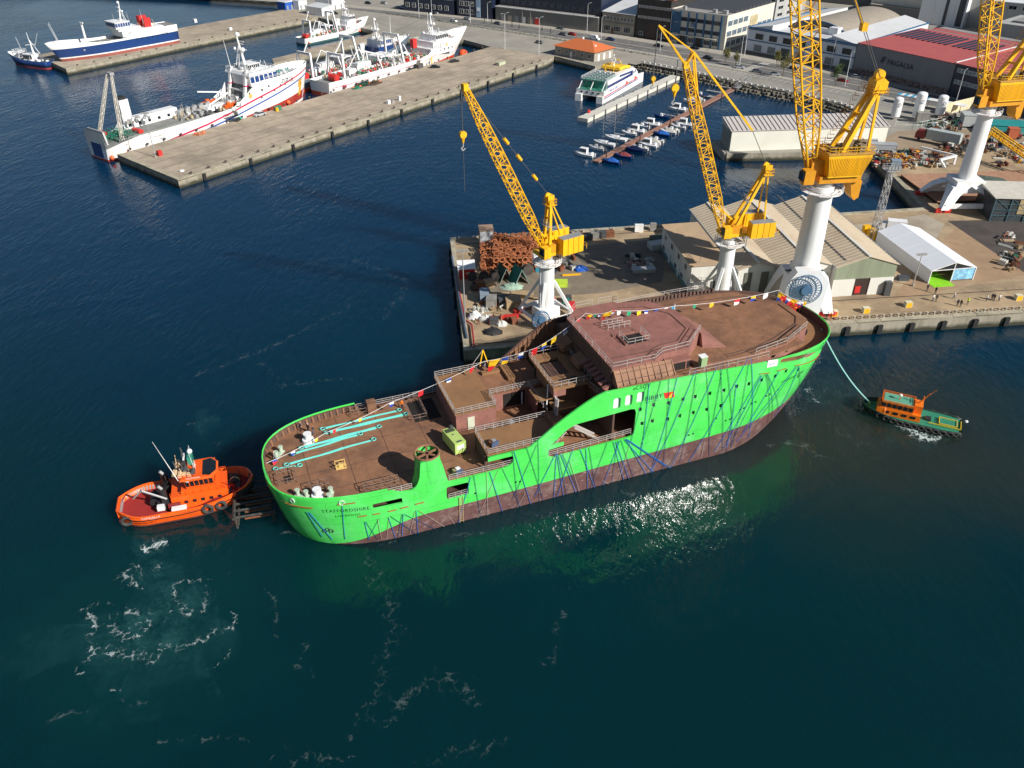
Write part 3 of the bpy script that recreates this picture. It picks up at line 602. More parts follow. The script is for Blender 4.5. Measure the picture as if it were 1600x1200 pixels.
for k, (uu, vv) in enumerate([(-230, 120), (-180, 130), (-130, 120), (-80, 150), (60, 120), (100, 100), (60, 180), (-20, 190), (-280, 60), (-330, 70), (-380, 60), (-430, 80), (120, 45), (160, 45), (200, 60), (140, 130), (-140, 190), (-240, 210), (-330, 150), (-60, 240), (30, 260), (120, 230)]):
    q = rd(uu, vv); hh = random.uniform(9, 19); tt = thing('town_building', 'plain town block standing among others inland of the shore road', 'building', (q.x, q.y, LZ), RANG+random.uniform(-.1, .1), 'town blocks beyond the shore road')
    MB().box(0, 0, 0, random.uniform(24, 40), random.uniform(18, 34), hh).build('wall', random.choice([CB, CREAM, GWALL, STONE]), tt); MB().box(0, 0, hh, 20, 15, .8).build('roof', ROOFG, tt)
def car_body(L_, W2, H, kind):
    b = MB(); hw = W2/2
    if kind == 'car': prof = [(-L_/2, .45, .62), (-L_/2+.05, .85, .9), (-L_*.30, .95, .95), (-L_*.22, .95, .96), (L_*.18, .93, .96), (L_*.30, .86, .94), (L_/2-.08, .72, .88), (L_/2, .45, .7)]
    else: prof = [(-L_/2, .45, .9), (-L_/2+.05, 1.3, .95), (-L_*.3, 1.35, 1), (L_*.2, 1.3, 1), (L_*.34, 1.05, .97), (L_/2-.05, .9, .92), (L_/2, .5, .8)]
    rings = [[(x, -hw*k, .25), (x, hw*k, .25), (x, hw*k, z*.75), (x, hw*k*.93, z), (x, -hw*k*.93, z), (x, -hw*k, z*.75)] for x, z, k in prof]
    return b.loft(rings)
def make_car(label, paint, kind='car'):
    L_, H = (4.4, 1.45) if kind == 'car' else (5.4, 2.1)
    t = thing('parked_car' if kind == 'car' else 'van', label, 'car' if kind == 'car' else 'van')
    shade(car_body(L_, 1.8, H, kind).build('body', paint, t), 50)
    if kind == 'car':
        g = MB().loft([[(x, -.8*k, .9), (x, .8*k, .9), (x, .66*k, z), (x, -.66*k, z)] for x, z, k in ((-1.75, .95, 1), (-1.35, 1.36, 1), (.25, 1.38, 1), (1.05, .93, 1))]); g.build('window_band', GLS(), t)
        MB().loft([[(x, -.64, z), (x, .64, z), (x, .6, z+.05), (x, -.6, z+.05)] for x, z in ((-1.38, 1.34), (.3, 1.36))]).build('roof', paint, t)
    else:
        MB().loft([[(x, -.85, 1.28), (x, .85, 1.28), (x, .76, z), (x, -.76, z)] for x, z in ((-2.6, 2.05), (1.0, 2.1), (1.75, 1.3))]).build('upper_body', paint, t)
        MB().loft([[(x, -.87, 1.3), (x, .87, 1.3), (x, .8, 1.75), (x, -.8, 1.75)] for x in (.1, 1.35)]).build('window_band', GLS(), t)
    for x in (-L_*.31, L_*.31):
        for y in (-.8, .8): MB().tube((0, -.11, 0), (0, .11, 0), .33, 10).build('wheel', BLK(), t, loc=(x, y, .33))
    return t
CARC = {'black': (.012, .013, .015), 'navy': (.01, .03, .12), 'white': (.75, .75, .75), 'silver': (.42, .44, .47), 'red': (.42, .015, .02), 'grey': (.14, .15, .16), 'yellow': (.75, .5, .02), 'darkred': (.25, .01, .02)}
protos = {}
def put_car(px, py, c, lab, ang=0., kind='car', z=LZ+.01, base=None, grp=None):
    k = (c, kind); q = at(px, py, z)
    if k not in protos: protos[k] = make_car(lab, mat('car_'+c, CARC[c], .25, .2 if c == 'silver' else 0, var=.02), kind); o = protos[k]; o['label'] = lab
    else: o = copy_tree(protos[k], label=lab)
    o.location = q; o.rotation_euler.z = (RANG if base is None else base)+ang
    if grp: o['group'] = grp
    return o
PE = pi/2
for px, py, c, l, a_, k in (
 (1106, 92, 'black', 'black car on the road right of the side street corner', 0, 'car'), (1029, 73, 'black', 'black hatchback on the road below the white lamp, in front of the office', 0, 'car'),
 (1155, 107, 'silver', 'pale silver car, leftmost of three parked by the gangway', 0.35, 'car'), (1182, 113, 'grey', 'dark grey car parked next to the gangway head', .45, 'car'), (1210, 118, 'silver', 'silver car parked under the street trees right of the gangway', .4, 'car'),
 (1241, 108, 'navy', 'dark blue car on the road half behind a tree', 0, 'car'), (1316, 128, 'darkred', 'dark red car parked behind a street lamp and tree', 0.05, 'car'), (1338, 122, 'silver', 'silver estate car driving past the graffiti wall', 0, 'car'),
 (1476, 146, 'black', 'black car in the shade of the cold store entrance', 0, 'car'), (1085, 77, 'black', 'dark motorcycle sized car parked at the street corner', 0, 'car'),
 (894, 55, 'red', 'bright red car on the road above the orange roof', 0, 'car'), (954, 63, 'navy', 'dark blue car just right of the white van', 0, 'car'), (880, 55, 'grey', 'grey car following close behind the red car', 0, 'car'),
 (876, 46, 'grey', 'small grey car by the old stone hall pavement', 0, 'car'), (796, 33, 'navy', 'dark blue car in front of the long grey warehouse', 0, 'car'), (778, 38, 'grey', 'grey car beside the hedge of the apron', 0, 'car'),
 (709, 34, 'white', 'white car above the bow of the white and red trawler', 0, 'car'), (730, 31, 'silver', 'silver car on the road right of the trawler bow', 0, 'car'), (675, 22, 'black', 'black car, left one of a pair under the curved lamps', 0, 'car'), (681, 21, 'silver', 'silver car close behind a black one under the curved lamps', 0, 'car'),
 (622, 14, 'navy', 'dark blue car at the far left of the shore road', 0, 'car'), (629, 13, 'white', 'white car next to the dark blue car at the far left of the road', 0, 'car'), (575, 6, 'black', 'black car on the road near the top edge of the picture', 0, 'car'), (600, 6, 'silver', 'silver car on the road near the top edge of the picture', 0, 'car'),
 (523, 22, 'black', 'black car parked next to the white sheds at the inlet', 0, 'car'), (1222, 16, 'yellow', 'yellow car, lower one of two behind the cream offices', .5, 'car'), (1224, 8, 'yellow', 'yellow car, upper one of two behind the cream offices', .5, 'car'),
 (680, 106, 'black', 'black car parked beside the red hull of the trawler', .9, 'car'), (710, 97, 'black', 'black pickup parked on the pier close to the trawler bow', 1.3, 'car'),
 (406, 181, 'silver', 'silver car parked on the pier by the long white trawler', -1.57+.1, 'car'), (843, 68, 'grey', 'grey car on the road behind the tall lamp post', 0, 'car'), (1590, 88, 'grey', 'grey car behind the far right crane', 0, 'car')):
    put_car(px, py, c, l, a_, k)
put_car(929, 62, 'white', 'white high roof van on the road above the orange roof', 0, 'van'); put_car(846, 38, 'white', 'white box van outside the long grey warehouse', 0, 'van')
q = at(1398, 362, YZ); t = thing('truck', 'white box truck parked behind the white tent', 'truck', (q.x, q.y, YZ), radians(-18))
MB().box(0, 0, .7, 4.4, 2.2, 2.3).build('cargo_box', W_(), t); MB().loft([[(x, -1, .5), (x, 1, .5), (x, .95, z), (x, -.95, z)] for x, z in ((-3.9, 1.3), (-3.5, 2.1), (-2.3, 2.3))]).build('cab', W_(), t)
MB().loft([[(x, -.96, 1.3), (x, .96, 1.3), (x, .9, z), (x, -.9, z)] for x, z in ((-3.95, 1.35), (-3.45, 2.0))]).build('windscreen', GLS(), t)
for x in (-3, 1.3):
    for y in (-1, 1): MB().tube((0, -.14, 0), (0, .14, 0), .45, 10).build('wheel', BLK(), t, loc=(x, y, .45))
LEAF = [mat('leaf_green', (.045, .085, .02), .7, var=.5, scale=1.5), mat('leaf_olive', (.13, .12, .03), .7, var=.4, scale=1.5), mat('leaf_yellow', (.38, .30, .03), .7, var=.3, scale=1.5)]
def tree(px, py, h, cw, lm, label, n=900, z=LZ):
    q = at(px, py, z); t = thing('street_tree', label, 'tree', (q.x, q.y, z), random.random()*6)
    tr = MB(); tr.tube((0, 0, 0), (.1, .05, h*.45), .16, 7, .11)
    for i in range(6): a_ = i*1.05+random.random(); tr.tube((.1, .05, h*(.3+.03*i)), (cos(a_)*cw*.33, sin(a_)*cw*.33, h*(.55+.06*i)), .07, 5, .03)
    tr.build('trunk', mat('bark', (.12, .09, .06), .9), t)
    cr = MB(); cl = [(random.gauss(0, cw*.2), random.gauss(0, cw*.2), h*(.62+random.uniform(-.22, .26)), cw*random.uniform(.17, .3)) for _ in range(16)]
    for i in range(n):
        cx, cy, cz, r = random.choice(cl); d = Vector((random.gauss(0, 1), random.gauss(0, 1), random.gauss(0, 1))).normalized()*r*random.uniform(.4, 1.1)
        c = Vector((cx, cy, cz))+d; s = random.uniform(.12, .26); a = Vector((random.uniform(-1, 1), random.uniform(-1, 1), random.uniform(-1, 1))).normalized()*s; b_ = a.cross(Vector((random.uniform(-1, 1), random.uniform(-1, 1), random.uniform(-1, 1)))).normalized()*s
        cr.add([c-a, c+b_*.6, c+a, c-b_*.6], [(0, 1, 2, 3)])
    cr.build('crown', lm, t); return t
for px, py, h, cw, l, lab in ((1133, 98, 6.5, 3.8, 1, 'brown green street tree above the gangway, first of the pair'), (1149, 103, 6, 2.8, 1, 'narrow brown green tree next to a white lamp post'), (1213, 105, 7, 3.2, 1, 'small pale tree in front of the pale blue building'),
  (1223, 120, 9.5, 5, 1, 'large olive tree between parked car and road'), (1305, 135, 9.5, 5.2, 0, 'dark green tree beside the dark red car'), (1466, 140, 5, 4.6, 2, 'yellow green tree in front of the cold store wall'),
  (949, 50, 5, 2.6, 2, 'yellow tree at the corner of the dark office block'), (1013, 58, 5, 2.6, 2, 'yellow tree before the blue pilasters'), (1098, 72, 5, 2.6, 1, 'young tree at the corner of the cream offices'), (691, 15, 5, 2.8, 2, 'yellow tree before the navy building, left one'), (705, 17, 5, 2.8, 2, 'yellow tree before the navy building, middle one'), (746, 22, 4.6, 2.8, 2, 'bright yellow tree at the corner of the grey warehouse'),
  (786, 27, 4.5, 2.6, 2, 'yellow tree by the red garage door'), (826, 33, 4.5, 2.6, 2, 'yellow tree at the middle of the grey warehouse wall'), (858, 39, 4, 2.4, 1, 'small green tree by the white box van'), (889, 44, 4, 2.2, 2, 'small yellow tree at the old stone hall'), (1207, 10, 8, 7, 0, 'green bushy tree near the yellow cars'), (1560, 55, 8, 9, 1, 'brown bushy tree behind the red roof at right'), (660, 12, 5, 2.6, 2, 'yellow tree near the curved lamps')):
    tree(px, py, h, cw, LEAF[l], lab, 700 if cw < 3 else 1200)
for px, py in ((757, 37), (768, 39), (800, 43), (811, 47), (847, 50), (860, 54)):
    q = at(px, py, LZ); t = thing('cypress', 'small dark conical cypress in the hedge of the apron', 'shrub', (q.x, q.y, LZ), 0, 'small cypresses along the hedge')
    b = MB()
    for i in range(260):
        k = random.random(); a_ = random.random()*6.28; r = .55*(1-k)*random.uniform(.5, 1); c = Vector((cos(a_)*r, sin(a_)*r, .3+k*2.6)); s = .14
        b.add([c+Vector((random.uniform(-s, s), random.uniform(-s, s), random.uniform(-s, s))) for _ in range(3)], [(0, 1, 2)])
    b.build('crown', mat('cypress_green', (.02, .04, .018), .8), t)
def lamp(px, py, h, label, arm=1.8, ang=None, z=LZ, heads=1, r=.11):
    q = at(px, py, z); t = thing('street_lamp', label, 'lamp', (q.x, q.y, z), RANG+pi/2 if ang is None else ang)
    MB().cyl(0, 0, 0, h, r*1.25, 8, r*.6).build('pole', mat('lamp_pole_white', (.6, .61, .62), .5), t)
    for k in range(heads):
        s = 1 if k == 0 else -1
        MB().path([(0, 0, h-.1), (s*arm*.5, 0, h+.35), (s*arm, 0, h+.45)], .06, 6).build('arm', STL(), t); MB().box(s*(arm+.3), 0, h+.36, .9, .35, .16).build('lamp_head', STL(), t)
    return t
for px, py, h, lab, hd in ((1155, 105, 12, 'tall white street lamp by the row of parked cars', 1), (1163, 88, 12, 'tall white street lamp at the side street corner', 1), (1320, 134, 12, 'white street lamp beside the dark red car', 1), (1297, 108, 11, 'white street lamp before the pale blue building', 1), (1447, 140, 11, 'white street lamp below the cold store lettering', 1), (1492, 165, 12, 'white street lamp by the navy glass block', 1),
   (1031, 80, 10, 'white street lamp in front of the cream offices', 1), (939, 62, 10, 'white street lamp next to the dark blue car', 1), (917, 51, 13, 'slim tall lamp before the old stone hall', 1), (842, 85, 15, 'very tall lamp mast left of the orange roof', 2), (789, 77, 15, 'very tall lamp mast on the apron above the pier', 2), (655, 27, 11, 'white lamp post by the trawler masts', 1), (735, 36, 9, 'curved street lamp near the navy building', 1), (762, 34, 9, 'curved street lamp at the warehouse corner', 1), (650, 10, 12, 'white lamp post at the top left of the road', 1), (675, 27, 12, 'thin white lamp post behind the trawler bridge', 1), (754, 26, 12, 'white lamp post at the warehouse front', 1)):
    lamp(px, py, h, lab, heads=hd)
QZ = YZ
QA = radians(6.63)
def qb(name, label, cat, px, py, sx, sy, sz, m, rz=QA, z=QZ, group=None, lid=None):
    """a small thing standing at a spot of the yard, with a rim or lid so it is not a bare block"""
    q = at(px, py, z); t = thing(name, label, cat, (q.x, q.y, z), rz, group)
    MB().box(0, 0, 0, sx, sy, sz).build('body', m, t)
    l = MB().box(0, 0, sz, sx*1.06, sy*1.06, max(.06, sz*.05))
    for k in (-1, 1): l.box(k*sx*.5, 0, 0, .08, sy*1.04, sz); 
    l.build('frame', lid or m, t); return t
b = MB()
for (x0, y0), (x1, y1) in (((707, 400), (731, 545)), ((735, 538), (1295, 497)), ((1300, 497), (1599, 480)), ((712, 382), (1085, 357)), ((1300, 470), (1599, 452))):
    b.beam(at(x0, y0, QZ+.05), at(x1, y1, QZ+.05), .14, .1)
b.build('crane_rail', mat('rail_steel', (.10, .08, .07), .5, .5), kind='structure')
pp = thing('service_pipe', 'red and blue service pipes running along the left end of the quay', 'pipe', at(720, 450, QZ))
o0 = at(720, 450, QZ)
MB().path([at(712, 430, QZ+.5)-o0, at(727, 500, QZ+.5)-o0, at(737, 507, QZ+.5)-o0, at(741, 541, QZ+.5)-o0], .2).build('pipe', mat('pipe_red', (.30, .03, .03), .5), pp)
MB().path([at(706, 400, QZ+.5)-o0, at(728, 520, QZ+.5)-o0, at(730, 528, QZ+.5)-o0], .22).build('pipe', mat('pipe_blue', (.10, .14, .2), .5), pp)
sheet('yard_patch', [at(1440, 415, QZ), at(1330, 352, QZ), at(1445, 335, QZ), at(1476, 350, QZ)], QZ+.004, mat('pale_yard_patch', (.36, .31, .24), .9, var=.15, scale=.3, dirt=(.2, .15, .11), dscale=.1))
sheet('yard_patch', [at(745, 470, QZ), at(940, 458, QZ), at(1035, 440, QZ), at(1045, 372, QZ), at(900, 385, QZ), at(760, 440, QZ)], QZ+.006, mat('tar_patch', (.19, .155, .115), .85, var=.25, scale=.3, dirt=(.2, .15, .10), dscale=.08))
sheet('yard_patch', [at(1390, 470, QZ), at(1599, 430, QZ), at(1599, 380, QZ), at(1500, 350, QZ), at(1450, 400, QZ)], QZ+.008, mat('rusty_ground', (.33, .22, .13), .9, var=.2, scale=.4, dirt=(.2, .13, .08), dscale=.1))
sheet('yard_patch', [at(1480, 345, QZ), at(1599, 425, QZ), at(1720, 420, QZ), at(1720, 340, QZ)], QZ+.01, mat('slip_shadow', (.06, .05, .045), .9, var=.3, scale=.2))  # dark sheet: shadow below the workshop put into the ground colour
HR = mat('hangar_roof', (.50, .42, .31), .75, var=.05, scale=.3, dirt=(.36, .25, .16), dscale=.12, damt=.45)
HW = mat('hangar_wall', (.62, .61, .56), .7, var=.05, dirt=(.42, .37, .3), dscale=.2, damt=.4, streak=True)
def hangar(name, label, x0, x1, y0, y1, e0, e1, rid, ridge=.5, ribs=True, org=None, wall=HW, rm=HR, cat='building'):
    """gable runs along local y; e0, e1 eave heights left/right, rid ridge height"""
    t = thing(name, label, cat, org, QA)
    xr = x0+(x1-x0)*ridge
    w_ = MB(); w_.prism([(x0, y0), (x1, y0), (x1, y1), (x0, y1)], 0, min(e0, e1)-.05)
    for y in (y0, y1-.2): w_.loft([[(x0, yy, min(e0, e1)-.06), (x1, yy, min(e0, e1)-.06), (x1, yy, e1-.05), (xr, yy, rid-.05), (x0, yy, e0-.05)] for yy in (y, y+.2)])
    w_.build('wall', wall, t)
    for s, (xa, za, xb, zb) in enumerate(((x0-.35, e0-.1, xr, rid), (xr, rid, x1+.35, e1-.1))):
        r = MB().loft([[(xa, y, za), (xb, y, zb), (xb, y, zb+.15), (xa, y, za+.15)] for y in (y0-.4, y1+.4)]); r.build('roof_slope', rm, t)
        if ribs:
            r = MB(); n = int((y1-y0)/1.15)
            for i in range(n+1): y = y0+(y1-y0)*i/n; r.beam((xa, y, za+.19), (xb, y, zb+.19), .13, .1)
            r.build('roof_rib', rm, t, kind='stuff')
    MB().beam((xr, y0-.45, rid+.2), (xr, y1+.45, rid+.2), .6, .14).build('ridge_cap', wall, t)
    MB().beam((x0-.4, y0-.45, e0), (x0-.4, y1+.45, e0), .25, .25).build('gutter', GREY(), t); MB().beam((x1+.4, y0-.45, e1), (x1+.4, y1+.45, e1), .25, .25).build('gutter', GREY(), t)
    return t
hg = at(1297, 463, QZ)
t = hangar('hangar', 'beige roofed hangar with green cladding above an open white front door', 0, 13.2, 0, 34, 6.8, 6.8, 8.9, .5, org=hg)
MB().loft([[(-.1, y, 3.9), (13.3, y, 3.9), (13.3, y, 6.7), (6.6, y, 8.7), (-.1, y, 6.7)] for y in (-.12, .02)]).build('gable_panel', mat('green_grey_cladding', (.22, .25, .17), .8, var=.1, scale=.8, dirt=(.15, .16, .11), dscale=.3, streak=True), t)
part_box('door_panel', t, HW, 2.2, -.2, 0, 4.8, .14, 3.9); part_box('door_panel', t, HW, 10.6, -.2, 0, 5.2, .14, 3.9); part_box('doorway', t, mat('deep_interior', (.035, .02, .015), .9), 6.35, -.03, 0, 3.4, .12, 3.8)
part_box('machine', t, RED(), 5.7, -.15, .5, 1.2, .16, 1.6)
part_box('roof_gap', t, DGREY(), 2.4, 20, 7.65, .5, 38, .1)
h2 = hg+Vector((-12.3*cos(QA), -12.3*sin(QA), 0))
t = hangar('hangar', 'wide beige roofed hangar behind the tall white crane column', 0, 12, 1.5, 35, 6.7, 6.7, 8.6, .5, org=h2)
part_box('door_panel', t, mat('pale_green_door', (.33, .38, .28), .7), 10.4, 1.4, 0, 2.2, .14, 4.8); part_box('door_panel', t, HW, 8, 1.4, 0, 2, .14, 5)
part_box('arch_door', t, mat('arch_grey', (.42, .43, .44), .6), 3.4, 1.4, 0, 6, .14, 6)
h3 = hg+Vector((-20.4*cos(QA), -20.4*sin(QA), 0))
t = hangar('hangar', 'long beige roofed hangar with two louvred panels behind the middle crane', 0, 7.9, 1.8, 35, 6.5, 6.7, 7.9, .5, org=h3)
for k in (2.2, 5.8): part_box('louvre', t, mat('louvre_grey', (.12, .12, .10), .7), k, 1.7, 1.2, 1.6, .14, 4.6)
wb = at(1075, 457, QZ)
t = thing('quay_office', 'white two storey quay office with flat orange brown roof and small windows', 'building', (wb.x, wb.y, QZ), QA)
MB().prism([(0, 0), (10, 0), (10, 22), (0, 22)], 0, [6.1, 6.3, 6.3, 6.1]).build('wall', HW, t); MB().prism([(-.3, -.3), (10.2, -.3), (10.2, 22.3), (-.3, 22.3)], [6.12, 6.32, 6.32, 6.12], [6.3, 6.5, 6.5, 6.3]).build('roof', mat('orange_brown_roof', (.46, .32, .19), .8, var=.1, scale=.3, dirt=(.3, .27, .22), dscale=.1), t)
for i in range(4): window(t, -.05, 3.2+i*5.2, 3.9, 1.5, 1.3, 'left'); window(t, -.05, 5.2+i*4.8, 1.0, 1.6, 1.2, 'left')
for i in range(2): part_box('door', t, W_(), -.06, 8+i*7, 0, .1, 1.1, 2.3)
part_box('base_band', t, mat('teal_band', (.10, .22, .22), .6), -.04, 11, 0, .08, 22, .9); part_box('door', t, DGREY(), 5.5, -.06, 0, 1.5, .1, 2.4)
MB().cyl(2.2, 1.2, 6.3, 7.6, .05, 5).build('roof_aerial', STL(), t)
t = thing('stair_tower', 'grey steel stair cage standing at the left corner of the quay office', 'stairs', at(1083, 459, QZ), QA)
st_ = MB()
for z in (0, 1.6, 3.2): rail(st_, [(-2, -2.2, z), (2, -2.2, z), (2, -1, z), (-2, -1, z)], 1, 1, .04, close=True)
st_.build('railing', STL(), t); MB().box(0, -1.6, 1.55, 4, 1.2, .08).box(0, -1.6, 3.15, 4, 1.2, .08).build('platform', STL(), t)
sh = at(1140, 234, QZ); shr = radians(5)
t = thing('jetty_shed', 'long cream white shed with ribbed pale roof standing on the jetty', 'building', (sh.x, sh.y, LZ), shr)
MB().box(25, 4.5, 0, 50, 9, 6.2).build('wall', mat('cream_white_wall', (.70, .69, .61), .7, var=.03, dirt=(.55, .52, .42), dscale=.15, damt=.4), t)
MB().prism([(-.4, -.3), (50.4, -.3), (50.4, 9.3), (-.4, 9.3)], 6.22, [6.4, 6.4, 8.1, 8.1]).build('roof', mat('shed_roof', (.5, .46, .43), .7, var=.05), t)
r = MB()
for i in range(34): x = .3+i*1.5; r.beam((x, -.3, 6.5), (x, 9.3, 8.2), .16, .14)
r.build('roof_rib', GREY(), t, kind='stuff'); part_box('end_wall', t, mat('olive_end', (.22, .23, .2), .8), -.06, 4.5, 0, .12, 8.8, 6.1)
sl = at(1140, 240, 0); MB().box(27, 5, -2, 58, 13, 4.4).build('jetty', CONC(), kind='structure', loc=(sh.x, sh.y, 0), rz=shr)
tw = at(1450, 443, QZ); te = at(1520, 437, QZ); L_ = (te-tw).length*.99; rz = head(tw, te)
t = thing('event_tent', 'white frame tent with green carpet and blue poster front on the quay', 'tent', (tw.x, tw.y, QZ), rz)
TW = mat('tent_white', (.72, .75, .80), .6, var=.02); D = 22.; e = 3.0; r_ = 4.6; n = 4
MB().prism([(0, .1), (.06, .1), (.06, D), (0, D)], 0, e).prism([(L_-.06, .1), (L_, .1), (L_, D), (L_-.06, D)], 0, e).prism([(0, D-.06), (L_, D-.06), (L_, D), (0, D)], 0, e).build('wall', TW, t)
for i in range(n):
    y0 = D*i/n+.04; y1 = D*(i+1)/n-.04
    for xa, za, xb, zb in ((-.1, e, L_/2, r_), (L_/2, r_, L_+.1, e)): MB().loft([[(xa, y, za), (xb, y, zb), (xb, y, zb+.05), (xa, y, za+.05)] for y in (y0, y1)]).build('roof_panel', TW, t)
f = MB()
for x in (0, L_): f.beam((x, 0, 0), (x, 0, e), .15, .15)
f.beam((0, 0, e), (L_/2, 0, r_), .15, .15); f.beam((L_/2, 0, r_), (L_, 0, e), .15, .15); f.beam((L_/2, 0, 0), (L_/2, 0, r_), .15, .15); f.beam((0, 0, e), (L_, 0, e), .12, .12); f.build('frame', W_(), t)
MB().prism([(L_/2+.1, .05), (L_-.1, .05), (L_-.1, .12), (L_/2+.1, .12)], .3, e-.1).build('poster', mat('sea_poster', (.22, .48, .72), .5, var=.5, scale=.9), t)
MB().quad((.2, .1, e+.1), (L_/2-.1, .1, e+.1), (L_/2-.1, .1, r_-.15)).quad((L_-.2, .1, e+.1), (L_/2+.1, .1, r_-.15), (L_/2+.1, .1, e+.1)).build('gable_glass', GLS(), t)
MB().box(L_*.24, 2.2, .02, L_*.46, 8.4, .06).build('carpet', mat('lime_carpet', (.22, .56, .01), .9), t)
a = at(1545, 345, QZ); t = thing('workshop', 'dark glass walled workshop with lattice frame and cream roof at the right edge', 'building', (a.x, a.y, QZ), QA-.2)
MB().box(16, 5, 0, 32, 10, 6).build('wall', mat('glazed_wall', (.05, .06, .065), .3, var=.3, scale=.3), t); MB().prism([(-.4, -.4), (32.4, -.4), (32.4, 10.4), (-.4, 10.4)], 6.02, [6.2, 6.2, 6.8, 6.8]).build('roof', mat('cream_roof', (.5, .48, .42), .8), t)
f = MB()
for i in range(9):
    x = i*4.; f.beam((x, -.15, 0), (x, -.15, 6), .25, .2)
    if i < 8: f.beam((x, -.12, 0), (x+4, -.12, 3), .12, .1); f.beam((x, -.12, 6), (x+4, -.12, 3), .12, .1)
for z in (1.5, 3, 4.5): f.beam((0, -.14, z), (32, -.14, z), .14, .1)
f.build('wall_frame', mat('steel_blue_frame', (.06, .12, .15), .5), t, kind='stuff'); part_box('panel', t, mat('tan_panel', (.4, .3, .16), .8), 7, -.1, 2, 2, .1, 4)
def ring_walk(t, z, R, m=None):
    w_ = MB(); n = 12; ring = [(cos(2*pi*i/n)*R, sin(2*pi*i/n)*R, z) for i in range(n)]
    w_.loft([[(cos(2*pi*i/n)*r, sin(2*pi*i/n)*r, zz) for i in range(n)] for r, zz in ((R*.62, z-.05), (R, z-.05), (R, z+.08), (R*.62, z+.08))], caps=False); w_.build('walkway', W_(), t)
    rail(MB(), ring, 1.1, 1.6, .05, close=True).build('railing', W_(), t)
def sheave(t, p, r, y=0, w_=.3, m=None):
    return MB().tube((p[0], y-w_/2, p[2]), (p[0], y+w_/2, p[2]), r, 14).build('sheave', m or YEL(), t)
def hook(t, x, z, drop, r=.55, y=0.):
    MB().tube((x, y-.1, z), (x, y-.1, z-drop), .05, 4).tube((x, y+.1, z), (x, y+.1, z-drop), .05, 4).build('hoist_rope', DGREY(), t)
    k = MB(); z1 = z-drop; k.tube((x, y-.3, z1), (x, y+.3, z1), r*1.15, 14); k.tube((x, y, z1-r*.6), (x, y, z1-r*2.6), r*.75, 10, .16); h = k.build('hook_block', YEL(), t)
    MB().path([(x, y, z1-r*2.6), (x, y, z1-r*3.6), (x+.4, y, z1-r*4.3), (x+.1, y, z1-r*4.9), (x-.4, y, z1-r*4.4)], .12, 6).build('hook', STL(), h)
YD = mat('crane_yellow_dark', (.62, .27, .01), .5, var=.15)
